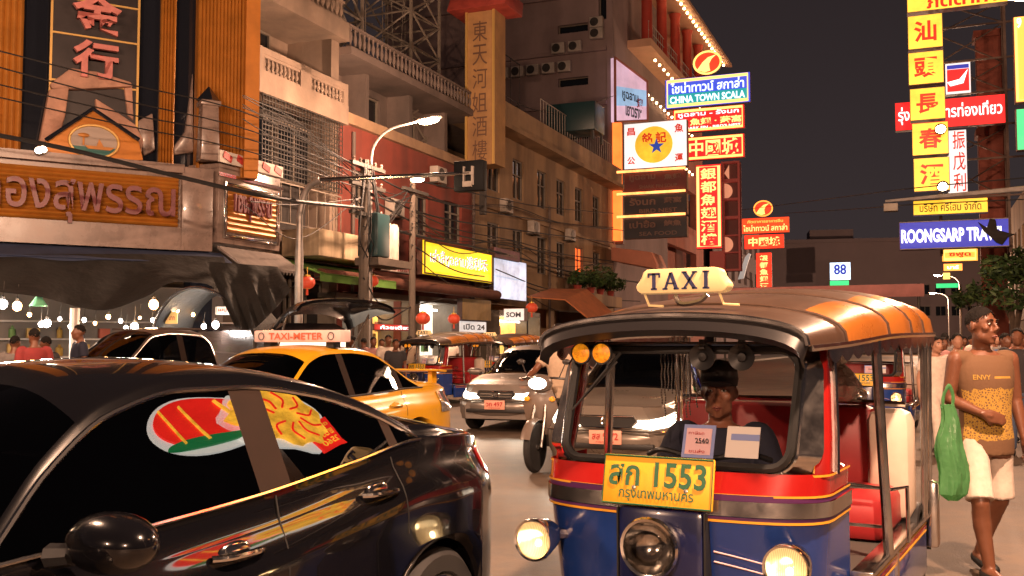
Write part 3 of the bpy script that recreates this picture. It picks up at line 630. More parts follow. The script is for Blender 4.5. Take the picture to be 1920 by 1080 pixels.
# ================================================================== signs
glow_mat('neon_red', (1, .022, .008), 2.4, noise=(.5, .25)); glow_mat('neon_yellow', (1, .58, .13), 1.7); glow_mat('neon_orange', (1, .30, .045), 1.9); glow_mat('neon_white', (.82, .92, 1), 1.3)
glow_mat('neon_blue', (.05, .09, .7), .8); glow_mat('neon_teal', (.02, .35, .35), .8); glow_mat('lit_yellow', (1, .54, .035), 1.05, noise=(.7, .3)); glow_mat('lit_gold', (1, .53, .05), 1.15, noise=(.8, .3)); glow_mat('lit_white', (.86, .80, .78), .9, noise=(.6, .12))
glow_mat('letter_red', (.75, .035, .01), .55); glow_mat('letter_glow', (1, .70, .20), 1.35); glow_mat('letter_white', (1, .93, .88), 1.5); glow_mat('lit_blue', (.035, .055, .55), .55); glow_mat('lit_red', (.70, .012, .012), 1.5, noise=(.6, .15))
mat('cabinet', (.10, .05, .04), .6, noise=(2, .3)); mat('board_maroon', (.13, .028, .026), .6, noise=(2, .2)); mat('box_black', (.005, .006, .007), .6, spec=.2); mat('board_black', (.018, .017, .025), .5, noise=(2, .2)); mat('letter_dim', (.16, .09, .07), .5)
mat('truss', (.13, .085, .065), .6, metal=.3, noise=(4, .3))
def board(name, label, box, Y, rot=ROT_X, face='lit_red', depth=.35, border=None, bw=.12, texts=(), cab='cabinet', group=None, cat='sign', loc=None, inset=0.0):
    x0, y0, x1, y1 = box; c = loc if loc is not None else P((x0 + x1) / 2, (y0 + y1) / 2, Y)
    o = thing(name, label, cat, c, rot, group)
    a = pl(c, rot, x0, (y0 + y1) / 2)[0]; b = pl(c, rot, x1, (y0 + y1) / 2)[0]; h = pl(c, rot, (x0 + x1) / 2, y0)[1] - pl(c, rot, (x0 + x1) / 2, y1)[1]
    w = b - a; m0 = (a + b) / 2
    g = G(); g.bx(a, b, .03, depth, -h / 2, h / 2); g.build('cabinet', MATS[cab], o)
    g = G(); g.bx(a + .02, b - .02, 0, .03, -h / 2 + .02, h / 2 - .02); g.build('face', MATS[face], o)
    if border:
        e = bw
        g = G(); g.tube([(a + e, -.05, -h / 2 + e), (b - e, -.05, -h / 2 + e), (b - e, -.05, h / 2 - e), (a + e, -.05, h / 2 - e)], bw * .62, 8, closed=True); g.build('neon_border', MATS[border], o)
    for it, t in enumerate(texts):
        s, u, v, ww, hh, m = t[:6]; kw = t[6] if len(t) > 6 else {}
        g = G(); put_text(g, s, m0 + u * w, v * h, -.04 - .012 * it, width=ww * w if ww else None, height=hh * h if hh else None, bold=kw.get('bold', .03), vertical=kw.get('vertical', False)); g.build('lettering', MATS[m], o)
    o['wh'] = (w, h, m0)
    return o
def disc(parent, cx, cz, rx, rz, y, m, name, d=.03, n=32):
    g = G(); g.prism([(cx + rx * math.cos(2 * math.pi * i / n), y, cz + rz * math.sin(2 * math.pi * i / n)) for i in range(n)], (0, d, 0)); return g.build(name, MATS[m], parent)
def fin_logo(label, box, Y, group=None, dim=False):
    x0, y0, x1, y1 = box; c = P((x0 + x1) / 2, (y0 + y1) / 2, Y); o = thing('oval_sign', label, 'sign', c, ROT_X, group); rx = (x1 - x0) / 2 / F * Y / 1.02; rz = (y1 - y0) / 2 / F * Y
    disc(o, 0, 0, rx * .98, rz * .98, .02, 'cabinet', 'cabinet', .25); disc(o, 0, 0, rx * .93, rz * .93, 0, 'neon_red', 'face')
    g = G(); g.tube([(rx * .95 * math.cos(2 * math.pi * i / 30), -.05, rz * .95 * math.sin(2 * math.pi * i / 30)) for i in range(30)], rx * .07, 8, closed=True); g.build('neon_border', MATS['neon_yellow' if not dim else 'neon_orange'], o)
    q = [(-.72, -.55), (-.35, .05), (.05, .45), (.62, .62), (.3, .3), (.12, -.1), (.15, -.5), (.2, -.7), (-.2, -.8)]
    g = G(); g.prism([(u * rx, -.05, v * rz) for u, v in q], (0, .03, 0)); g.build('fin_shape', MATS['letter_glow' if not dim else 'neon_yellow'], o); return o
# ------------------------------------------------------------------ big neon cluster over the street (left)
fin_logo('large oval neon sign with a yellow fin shape on red', (1299, 95, 1354, 140), 59)
board('neon_sign', 'wide blue and teal neon sign reading CHINA TOWN SCALA', (1247, 142, 1407, 198), 59, face='neon_blue', border='neon_yellow', bw=.15,
      texts=[('ไชน่าทาวน์ สกาล่า', 0, .18, .86, .36, 'neon_white', {'bold': .02}), ('CHINA TOWN SCALA', 0, -.22, .88, .24, 'neon_white', {'bold': .03})])
board('neon_sign', 'red neon sign offering shark fin and bird nest below the blue one', (1262, 201, 1396, 245), 58.6, border='neon_yellow', bw=.12,
      texts=[('หูฉลาม - รังนก', 0, .24, .85, .26, 'neon_white', {'bold': .02}), ('魚翅 · 燕窩', .1, -.08, .72, .3, 'letter_glow'), ("SHARK FIN - BIRD'S NEST", .05, -.34, .8, .12, 'letter_white', {'bold': .02})])
board('neon_sign', 'bright red neon sign with three big yellow characters under the Thai signs', (1286, 254, 1396, 298), 58.2, border='neon_yellow', bw=.12, texts=[('中國城', -.02, 0, .84, .7, 'letter_glow', {'bold': .018})])
board('neon_sign', 'tall upright red neon sign with six yellow characters', (1305, 308, 1353, 466), 57, border='letter_glow', bw=.13, texts=[('銀都魚翅酒樓', 0, 0, .62, .93, 'letter_glow', {'vertical': True, 'bold': .02})])
cs_ = [o for o in COL.objects if o.get('label', '').startswith('wide blue and teal')][0]; w, h, m0 = cs_['wh']
g = G(); g.bx(m0 - w * .46, m0 + w * .46, -.02, -.005, -h * .42, -h * .03); g.build('teal_band', MATS['neon_teal'], cs_)
# perforated red back frame next to it
mat('frame_maroon', (.22, .035, .03), .55, emit=.10, ecol=(.8, .08, .05)); glow_mat('peach_disc', (.85, .33, .18), .55)
c = P(1345, 410, 58); fr = thing('sign_lattice', 'tall maroon metal lattice with peach half discs behind the upright sign', 'sign frame', c, ROT_X)
def lx(px): return pl(c, ROT_X, px, 410)[0]
def lz(py): return pl(c, ROT_X, 1370, py)[1] - c.z
g = G(); wall(g, lx(1353), lx(1388), lz(508), lz(302), [(lx(1357), lx(1384), lz(y + 30), lz(y)) for y in (305, 341, 375, 410, 442, 474)], 0, .4); g.bx(lx(1330), lx(1353), 0, .4, lz(508), lz(470)); g.build('lattice', MATS['frame_maroon'], fr)
g = G(); g.bx(lx(1353), lx(1388), .5, .6, lz(508), lz(302)); g.build('back_panel', MATS['board_maroon'], fr)
for y in (356, 457):
    g = G(); n = 14; g.prism([(lx(1357) + .46 * math.cos(R(-90 + 180 * i / n)), .38, lz(y) + .45 * math.sin(R(-90 + 180 * i / n))) for i in range(n + 1)], (0, .06, 0)); g.build('half_disc', MATS['peach_disc'], fr)
g = G(); g.prism([(lx(1357), .38, lz(322)), (lx(1366), .38, lz(307)), (lx(1366), .38, lz(335))], (0, .06, 0)); g.build('half_disc', MATS['peach_disc'], fr)
# white square sign with the yellow disc and blue star
glow_mat('disc_gold', (.85, .48, .03), .8, noise=(.8, .35)); glow_mat('star_blue', (.02, .06, .35), .7)
sq = board('square_sign', 'white square sign with a gold disc, blue star and corner characters', (1170, 228, 1288, 314), 55.5, face='lit_white', depth=.5,
           texts=[('昌', -.38, .32, .13, .17, 'letter_red'), ('魚', .38, .32, .14, .19, 'letter_red'), ('公', -.38, -.32, .13, .17, 'letter_red'), ('運', .38, -.32, .13, .17, 'letter_red')])
w, h, m0 = sq['wh']; del sq['wh']
disc(sq, m0 - .02 * w, 0, .30 * w, .40 * h, -.05, 'disc_gold', 'gold_disc')
g = G(); pts = []
for i in range(10): a = R(90 + 36 * i); rr = (.45, .18)[i % 2]; pts.append((m0 + rr * math.cos(a) + .1, -.1, -.12 + rr * math.sin(a)))
g.prism(pts, (0, .04, 0)); g.build('blue_star', MATS['star_blue'], sq)
for u, ch in ((-.12, '銘'), (.1, '記')):
    g = G(); put_text(g, ch, m0 + u * w, .38, -.09, height=.62, bold=.03); g.build('lettering', MATS['letter_red'], sq)
# three unlit boards below
glow_mat('strip_glow', (1, .30, .08), 2.6, noise=(1.2, .5))
for k, (y0, y1, th, en, m, zh) in enumerate(((322, 357, 'หูฉลาม', 'SHARK FIN SOUP', 'board_maroon', '魚翅'), (365, 403, 'รังนก', 'BIRD NEST', 'board_black', '燕窩'), (408, 446, 'เปาฮื้อ', 'SEA FOOD', 'board_black', '鮑魚'))):
    board('menu_sign', ('dark maroon unlit menu board under the white square sign', 'black unlit menu board between the other two boards', 'black unlit menu board lowest under the white sign')[k], (1170, y0, 1288, y1), 55.5, face=m, depth=.4,
          texts=[(th, -.2, .2, .42, .38, 'letter_dim'), (zh, .28, .2, .28, .3, 'letter_dim'), (en, .05, -.28, .6, .2, 'letter_dim', {'bold': .02})], group='unlit menu boards under the square sign')
for y in (319, 361, 404):
    c = P(1229, y, 55.5); a, b = pl(c, ROT_X, 1158, y)[0], pl(c, ROT_X, 1286, y)[0]
    lt = thing('light_strip', ('glowing orange strip above the maroon menu board', 'glowing orange strip above the middle black board', 'glowing orange strip above the lowest black board')[(319, 361, 404).index(y)], 'light strip', c, ROT_X); g = G(); g.tube([(a, -.15, 0), (b, -.15, 0)], .07, 8); g.build('tube', MATS['strip_glow'], lt); g = G(); g.bx(a, b, -.05, .1, -.05, .05); g.build('channel', MATS['cabinet'], lt)
# glowing orange wall strip and pastel poster panel parallel to the street
glow_mat('orange_wall', (1, .16, .025), 1.8, noise=(.5, .25)); glow_mat('pastel', (.78, .50, .62), .6, noise=(.35, .3)); glow_mat('pastel_blue', (.35, .55, .8), .6, noise=(.5, .3))
s0, _ = fac(1152, 300, LL); op = thing('light_column_sign', 'glowing orange wall pillar at the edge of the grey tower block', 'sign', (P(1158, 645, 60.2).x, 60.2, 0), ROT_X)
z0, z1 = P(1160, 450, 60).z, P(1160, 228, 60).z
g = G(); g.bx(-.25, .25, 0, .4, z0, z1); g.build('lit_face', MATS['orange_wall'], op); g = G(); g.bx(-.27, .27, .4, .7, z0 - .2, z1 + .2); g.build('backing', MATS['cabinet'], op)
c = P(1160, 180, 60); pp = thing('poster_sign', 'large tilted pastel poster panel with small Thai lettering', 'sign', c, ROT_L - R(20))
o0 = (c.x, c.y); rr = ROT_L - R(20)
a, b = pl(o0, rr, 1153, 180)[0], pl(o0, rr, 1213, 180)[0]; za, zb_ = pl(o0, rr, 1153, 108)[1] - c.z, pl(o0, rr, 1213, 153)[1] - c.z; zc, zd = pl(o0, rr, 1153, 228)[1] - c.z, pl(o0, rr, 1213, 226)[1] - c.z
g = G(); g.prism([(a, 0, zc), (b, 0, zd), (b, 0, zb_), (a, 0, za)], (0, .3, 0)); g.build('panel', MATS['pastel'], pp)
g = G(); g.prism([(a + .1, -.03, zc + 1), (b - .1, -.03, zd + .9), (b - .1, -.03, zd + 1.9), (a + .1, -.03, zc + 2.2)], (0, .02, 0)); g.build('blue_band', MATS['pastel_blue'], pp)
g = G(); g.tube([(a, -.02, zc), (b, -.02, zd), (b, -.02, zb_), (a, -.02, za)], .1, 6, closed=True); g.build('edge', MATS['pink_wall'], pp)
for s, u, v, hh, m in (('หูฉลาม', .45, .55, .8, 'ink_dark'), ('翅', .75, .5, .8, 'ink_red'), ('เยาวราช', .55, .28, .8, 'ink_dark')):
    g = G(); put_text(g, s, lerp(a, b, u), lerp(zc, zb_, v), -.06, height=hh * .8, width=(b - a) * (.5 if len(s) > 1 else .2), bold=.03); g.build('lettering', MATS[m], pp)
# awning like orange lit canopy below
mat('salmon', (.55, .22, .14), .7, noise=(1, .15))
c = P(1195, 490, 58); cp = thing('salmon_canopy', 'salmon coloured shop canopy glowing below the unlit boards', 'canopy', c, ROT_X)
g = G(); g.prism([(-1.6, 0, .9), (.9, -.2, .5), (1.2, -.2, -.2), (1.2, -.2, -.5), (-1.6, 0, .1)], (0, 2.5, 0)); g.build('canopy_shell', MATS['salmon'], cp, bevel=.08)
# ------------------------------------------------------------------ second, farther cluster
fin_logo('small oval sign with a fin shape far down the street', (1413, 376, 1449, 406), 88, dim=True)
glow_mat('red_dim', (.85, .05, .012), 1.5, noise=(.5, .2))
board('neon_sign', 'small red sign with two Thai lines far down the street', (1390, 408, 1480, 437), 88, face='red_dim', texts=[('ภัตตาคารอาหารจีน', 0, .27, .75, .2, 'neon_orange'), ('ไชน่าทาวน์ สกาล่า', 0, -.15, .92, .42, 'letter_glow', {'bold': .02})])
board('neon_sign', 'small red sign with three yellow characters far down the street', (1396, 440, 1470, 466), 88, face='neon_red', texts=[('中國城', 0, 0, .8, .65, 'letter_glow')])
board('neon_sign', 'narrow upright red sign far away above the tuk tuk roof', (1418, 474, 1447, 545), 88, face='neon_red', texts=[('銀都魚翅酒樓', 0, -.1, .55, 1.1, 'letter_glow', {'vertical': True})])
mat('pale_shape', (.7, .65, .6), .6, emit=.35)
c = P(1398, 500, 95); o = thing('bottle_sign', 'white tilted bottle shaped sign left of the far red sign', 'sign', c, ROT_X); g = G(); g.prism([(-.75, 0, -1.2), (-.2, 0, -1.1), (.15, 0, .2), (.5, 0, 1.2), (.3, 0, 1.3), (-.05, 0, .9), (-.35, 0, 0)], (0, .25, 0)); g.build('plate', MATS['pale_shape'], o); g = G(); g.tube([(0, .12, -1), (.6, .12, -1.4), (.6, .12, -7)], .06); g.build('bracket', MATS['truss'], o)
# lit panels at the far end
glow_mat('cyan_panel', (.62, .80, 1), 1.6, noise=(.8, .5)); glow_mat('green_panel', (.05, .8, .25), .9)
board('lit_sign', 'white and blue lit panel on the far building', (1556, 492, 1595, 525), 150, face='cyan_panel', texts=[('88', 0, .1, .6, .6, 'lit_blue')])
board('lit_sign', 'small green lit strip under the white far panel', (1556, 526, 1592, 537), 150, face='green_panel')
# ------------------------------------------------------------------ hotel pole sign over the cream house
mat('sign_beige', (.36, .20, .075), .75, noise=(1.2, .25), dirt=(1.2, (.2, .11, .06), .6)); mat('tile_red', (.33, .05, .035), .6, noise=(2, .3)); mat('letter_brown', (.12, .06, .035), .7)
Y0 = 40.0; vs_ = board('hotel_sign', 'tall beige upright sign with faded characters and a small red tiled roof', (873, 20, 928, 308), Y0, face='sign_beige', depth=1.1, cab='sign_beige', texts=[('東天河姐酒樓', 0, -.02, .5, .93, 'letter_brown', {'vertical': True, 'bold': .0})])
w, h, m0 = vs_['wh']
g = G(); g.prism([(m0 - w * 1.0, -.5, h / 2), (m0 + w * 1.0, -.5, h / 2), (m0 + w * .95, -.2, h / 2 + .7), (m0 - w * .95, -.2, h / 2 + .7)], (0, 1.9, 0)); g.build('tiled_roof', MATS['tile_red'], vs_, bevel=.04)
g = G(); g.bx(m0 - w * .5, m0 - w * .5 + .1, -.06, 0, -h / 2, h / 2); g.bx(m0 + w * .5 - .1, m0 + w * .5, -.06, 0, -h / 2, h / 2); g.build('edge_strip', MATS['thin_gold'], vs_)
g = G(); g.bx(m0 - .12, m0 + .12, .2, .4, -h / 2 - 2, -h / 2); g.build('mount', MATS['iron'], vs_)
# ------------------------------------------------------------------ yellow restaurant sign, blue poster, small signs on the left facade
def fsign(name, label, box, r, face, texts=(), depth=.25, **kw):
    x0, y0, x1, y1 = box; s, z = fac((x0 + x1) / 2, (y0 + y1) / 2, r); return board(name, label, box, 0, rot=ROT_L, face=face, texts=texts, depth=depth, loc=W(s, r, z), **kw)
glow_mat('shop_yellow', (1, .62, .012), 1.0, noise=(.55, .35)); glow_mat('poster_white', (.62, .68, .85), .75, noise=(.7, .6)); mat('purple_board', (.25, .13, .16), .7, noise=(2, .3))
fsign('restaurant_sign', 'long backlit yellow restaurant sign with red and white Thai and Chinese lettering', (793, 462, 922, 523), LL + .8, 'shop_yellow', [('เล่าลี้หูฉลาม遠利禾', 0, .02, .84, .48, 'letter_white', {'bold': .02}), ('เล่าลี้หูฉลาม遠利禾', .003, .015, .835, .46, 'ink_red', {'bold': -.004})], border='cabinet', bw=.05)
fsign('lit_poster', 'pale blue white glowing poster beside the yellow restaurant sign', (927, 487, 987, 562), LL + .7, 'poster_white')
fsign('purple_sign', 'faded purple board above the glowing poster', (928, 468, 975, 487), LL + .85, 'purple_board', [('ร้านอาหาร', 0, 0, .7, .5, 'letter_dim')])
glow_mat('small_white', (.75, .66, .60), .75, noise=(1.5, .2))
board('small_sign', 'small rounded white shop sign under the glowing poster', (944, 578, 983, 602), 36, face='small_white', texts=[('SOM', 0, 0, .7, .4, 'ink_dark')])
board('price_sign', 'white menu sign at the shop behind the first parked tuk tuk', (862, 602, 912, 624), 40, rot=ROT_L, face='small_white', texts=[('เปิด 24', 0, 0, .8, .5, 'ink_dark')])
# ------------------------------------------------------------------ right hand signs
ch = '汕頭長春酒'
bxs = ((1702, 27, 1768, 90), (1703, 96, 1770, 157), (1706, 164, 1773, 224), (1710, 229, 1779, 290), (1713, 295, 1781, 358))
for i, b in enumerate(bxs):
    board('character_sign', 'square yellow lit sign bearing the red character ' + ch[i], b, 33 + i * .02, face='lit_gold', depth=.45, cab='truss', texts=[(ch[i], 0, 0, None, .62, 'letter_red', {'bold': .03})], group='upright row of yellow character signs')
board('top_sign', 'long yellow lit sign cut off at the top edge above the character signs', (1700, -40, 1890, 13), 33, face='lit_gold', depth=.45, cab='truss', texts=[('ภัตตาคาร', .1, -.2, .8, .5, 'letter_red')])
board('travel_sign', 'red sign with white Thai travel lettering behind the yellow character signs', (1678, 184, 1886, 238), 37, face='lit_red', texts=[('รุ่งทรัพย์การท่องเที่ยว', 0, 0, .94, .62, 'letter_white', {'bold': .015})])
board('travel_sign', 'blue sign with white lettering ROONGSARP TRAVEL', (1686, 412, 1893, 466), 37, face='lit_blue', texts=[('ROONGSARP TRAVEL', -.01, -.02, .94, .48, 'letter_white', {'bold': .035})], border='frame_white', bw=.03)
board('company_sign', 'yellow lit strip sign with small dark Thai company lettering', (1712, 373, 1853, 401), 36, face='lit_yellow', texts=[('บริษัท ศรีโฮม จำกัด', 0, 0, .82, .6, 'letter_brown', {'bold': .01})])
fl = board('logo_sign', 'white sign with a red square and white swoosh behind the character signs', (1772, 117, 1821, 176), 38, face='lit_white'); w, h, m0 = fl['wh']
g = G(); g.bx(m0 - w * .42, m0 + w * .42, -.05, -.02, -h * .42, h * .28); g.build('red_field', MATS['lit_red'], fl); g = G(); g.bx(m0 - w * .42, m0 + w * .42, -.05, -.02, h * .3, h * .42); g.build('blue_field', MATS['lit_blue'], fl)
g = G(); g.prism([(m0 - w * .42, -.09, -h * .12), (m0 + w * .05, -.09, -h * .05), (m0 + w * .38, -.09, h * .25), (m0 + w * .2, -.09, -h * .18), (m0 - w * .3, -.09, -h * .25)], (0, .03, 0)); g.build('swoosh', MATS['letter_white'], fl)
board('upright_sign', 'white upright sign with red and grey characters behind the yellow column', (1776, 243, 1814, 362), 38, face='lit_white', texts=[('振戊利', .1, 0, .62, 1.0, 'letter_red', {'vertical': True, 'bold': .01})])
board('hanging_sign', 'orange red sign cut off by the right edge of the photo', (1902, 28, 1960, 190), 30, face='neon_orange', border='neon_yellow', bw=.06, texts=[('9', -.32, .42, .16, .12, 'letter_white')])
board('hanging_sign', 'white and green sign below the orange one at the right edge', (1906, 202, 1960, 280), 30, face='green_panel', texts=[('20', .1, .1, .5, .4, 'letter_white')])
glow_mat('lit_amber', (1, .40, .06), 1.2, noise=(1, .4))
board('lantern_sign', 'rounded orange and yellow lit sign below the blue travel sign', (1766, 466, 1834, 490), 52, face='lit_amber', border='neon_yellow', bw=.12, texts=[('ซีฟู้ด', 0, .05, .6, .5, 'letter_red')])
board('lit_sign', 'small orange lit sign far down under the travel sign', (1769, 494, 1805, 508), 70, face='neon_orange', texts=[('บาร์', 0, 0, .6, .5, 'letter_white')]); board('lit_sign', 'tiny cream lit square sign far down the street', (1768, 511, 1782, 524), 80, face='neon_yellow'); board('lit_sign', 'thin green lit strip above the far right crowd', (1755, 531, 1797, 540), 80, face='green_panel')
g = G(); mat('swallow', (.02, .015, .012), .8); q = [(-.5, .45), (-.2, .2), (-.1, .55), (.1, .5), (.15, .1), (.55, -.05), (.75, -.1), (.5, -.2), (.3, -.5), (.1, -.4), (-.1, -.15), (-.3, .05)]
c = P(1862, 436, 36.4); g.prism([(u * 1.0, -.05, v * .95) for u, v in q], (0, .1, 0)); tag(place(g.build('dark_plume', MATS['swallow'], bevel=.03), c, ROT_X), 'dark torn shape hanging over the last letters of the blue travel sign', 'rag')
# supporting truss tower
tt = thing('sign_truss', 'rusty lattice truss tower carrying the right hand signs', 'truss', W(42.5, 0.3), ROT_X)
def tx(px, py=300): return pl(tt.location, ROT_X, px, py)[0]
def tz(py): return pl(tt.location, ROT_X, 1800, py)[1]
xs = [tx(1762), tx(1890)]
for x in xs:
    for y in (0, .8):
        g = G(); g.bx(x - .05, x + .05, y - .05, y + .05, 5.0, 15); g.build('upright', MATS['truss'], tt)
zz = [tz(y) for y in (370, 300, 238, 176, 115, 50, 0)]
for i, z in enumerate(zz):
    g = G(); g.bx(xs[0], xs[1] + 1.4, -.03, .03, z - .035, z + .035); g.build('crossbar', MATS['truss'], tt)
    if i: 
        g = G(); a, b = (xs if i % 2 else xs[::-1]); g.tube([(a, .05, zz[i - 1]), (b, .05, z)], .03, 6); g.tube([(b, .75, zz[i - 1]), (a, .75, z)], .03, 6); g.build('diagonal_bar', MATS['truss'], tt)
g = G(); g.bx(xs[1] + 1.3, xs[1] + 1.5, .2, .4, 0, 15); g.build('mast', MATS['truss'], tt)
mat('brick_red', (.26, .07, .045), .85, noise=(1.5, .3), bump=(18, .4, .02))
pt = thing('red_pylon', 'brick red concrete pylon rising behind the sign truss', 'pylon', W(46, .9), ROT_X)
a, b = pl(pt.location, ROT_X, 1836, 300)[0], pl(pt.location, ROT_X, 1884, 300)[0]; g = G(); g.bx(a, b, 0, 1.0, 0, pl(pt.location, ROT_X, 1860, 55)[1]); g.build('shaft', MATS['brick_red'], pt, bevel=.05)
for y in (55, 240, 420): g = G(); z = pl(pt.location, ROT_X, 1860, y)[1]; g.bx(a - .1, b + .1, -.1, 1.1, z - .3, z); g.build('band', MATS['brick_red'], pt)

# gantry arm with a small camera lamp
gt = thing('gantry_arm', 'long thin grey gantry arm crossing below the yellow character signs', 'gantry', W(30, .2), ROT_X)
a, b = pl(gt.location, ROT_X, 1660, 378)[0], pl(gt.location, ROT_X, 1985, 345)[0]; z0, z1 = pl(gt.location, ROT_X, 1660, 384)[1], pl(gt.location, ROT_X, 1985, 348)[1]
g = G(); g.tube([(a, 0, z0 + .1), (b, 0, z1)], [.04, .09], 8); g.build('arm', MATS['lamp_metal'], gt); g = G(); g.tube([(b, 0, 0), (b, 0, z1 + .2)], .12, 10); g.build('pole', MATS['lamp_metal'], gt)
g = G(); x = pl(gt.location, ROT_X, 1671, 378)[0]; g.bx(x - .2, x + .18, -.15, .15, z0 - .2, z0 + .02); g.build('camera_box', MATS['frame_grey'], gt, bevel=.02)
for px, py, k in ((1764, 242, 'second lowest'), (1768, 350, 'lowest')):
    c = P(px, py, 32.4); o = thing('flood_lamp', 'bright round flood lamp on the edge of the %s yellow character sign' % k, 'flood lamp', c, ROT_X); g = G(); g.ell((0, 0, 0), (.15, .1, .13), 12, 8); g.build('lens', MATS['lamp_lens'], o); g = G(); g.lathe([(.1, .02), (.19, .12), (.19, .16), (0, .16)], (0, 0, 0), (0, 1, .2)); g.build('housing', MATS['iron'], o)
for o in list(COL.objects):
    if 'wh' in o: del o['wh']
# ================================================================== tuk tuk (local: x to its left-hand side as we see it, y towards its back)
mat('tuk_blue', (.014, .048, .24), .22, coat=.6, noise=(3, .15)); mat('tuk_navy', (.008, .012, .06), .25, coat=.5); mat('tuk_red', (.30, .010, .008), .22, coat=.6, noise=(4, .1)); mat('stripe_yellow', (.75, .36, .03), .4); mat('stripe_purple', (.09, .02, .10), .4); mat('stripe_teal', (.02, .16, .32), .4)
mat('inox', (.62, .58, .55), .2, metal=1.0, noise=(8, .15)); mat('rubber', (.012, .012, .012), .55); mat('vinyl_lamp_sheen', (.34, .115, .018), .3, coat=.35, noise=(2, .2), bump=(3, .25, .03)); mat('vinyl_dark', (.06, .034, .022), .4, noise=(3, .2), bump=(3, .2, .03)); mat('seat_red', (.36, .018, .02), .42, noise=(5, .12)); mat('seat_white', (.62, .5, .4), .45, noise=(3, .1)); mat('visor_black', (.012, .011, .012), .35)
mat('plate_yellow', (.80, .42, .015), .5, noise=(9, .06)); mat('letter_green', (.01, .10, .04), .5); mat('sign_cream', (.78, .56, .26), .45, emit=.22, ecol=(1, .66, .28)); mat('letter_navy', (.015, .02, .09), .5); mat('black_plastic', (.014, .014, .015), .4); mat('wire_brown', (.12, .05, .02), .6)
glow_mat('headlamp_warm', (1, .66, .34), 1.0, noise=(26, .6)); glow_mat('amber_lens', (.9, .28, .01), .55, noise=(40, .6)); mat('lens_clear', (.35, .32, .3), .06, metal=.9, noise=(18, .6))
mat('card_blue', (.18, .24, .50), .5); mat('card_pink', (.62, .42, .46), .6); mat('card_white', (.60, .57, .55), .6); mat('tuk_floor', (.05, .045, .04), .6)
glass('screen_glass', (.93, .93, .92), 1.45); glass('clear_lens', (.85, .83, .8), 1.6)
def lens_mat(name, col):
    m = glass(name, (.9, .85, .75), 1.5); nt = m.node_tree; out = [n for n in nt.nodes if n.type == 'OUTPUT_MATERIAL'][0]; base = out.inputs[0].links[0].from_socket
    tr = nt.nodes.new('ShaderNodeBsdfTranslucent'); tr.inputs[0].default_value = (*col, 1); tc = nt.nodes.new('ShaderNodeTexCoord'); wv = nt.nodes.new('ShaderNodeTexWave'); wv.inputs['Scale'].default_value = 42; nt.links.new(tc.outputs['Object'], wv.inputs[0])
    mr = nt.nodes.new('ShaderNodeMapRange'); mr.inputs['To Min'].default_value = .32; mr.inputs['To Max'].default_value = .62; nt.links.new(wv.outputs['Fac'], mr.inputs[0]); mx_ = nt.nodes.new('ShaderNodeMixShader'); nt.links.new(mr.outputs[0], mx_.inputs[0]); nt.links.new(base, mx_.inputs[1]); nt.links.new(tr.outputs[0], mx_.inputs[2]); nt.links.new(mx_.outputs[0], out.inputs[0]); return m
lens_mat('lit_lens', (.95, .74, .48)); glow_mat('lamp_bulb', (1, .74, .42), 9)
def superplan(hw, y0, bulge, n=24, p=2.6):
    return [(hw * math.sin(math.pi / 2 * lerp(-1, 1, i / n)), y0 - bulge * (1 - abs(lerp(-1, 1, i / n)) ** p)) for i in range(n + 1)]
def nose_band(z0, z1, hw0, hw1, y0, y1, b0, b1, nz=4, off=0.0, n=24, back=None):
    g = G(); rings = []
    for k in range(nz + 1):
        t = k / nz; pl_ = superplan(lerp(hw0, hw1, t) + off, lerp(y0, y1, t) - off, lerp(b0, b1, t), n)
        r = [(x, y, lerp(z0, z1, t)) for x, y in pl_]
        if back is not None: r = [(-hw1 - off, back, lerp(z0, z1, t))] + r + [(hw1 + off, back, lerp(z0, z1, t))]
        rings.append(r)
    g.loft(rings, closed=False); return g
def rrect(hw0, hw1, z0, z1, r, n=6):        # rounded trapezoid outline in x-z, anticlockwise from the lower right
    pts = []
    for cx, cz, a in ((hw0 - r, z0 + r, -90), (hw1 - r, z1 - r, 0), (-hw1 + r, z1 - r, 90), (-hw0 + r, z0 + r, 180)):
        pts += [(cx + r * math.cos(R(a + 90 * i / n)), cz + r * math.sin(R(a + 90 * i / n))) for i in range(n + 1)]
    return pts
def scr_y(z): return lerp(-.075, .115, (z - .96) / .5)
def tapered(pts, m=0): return pts
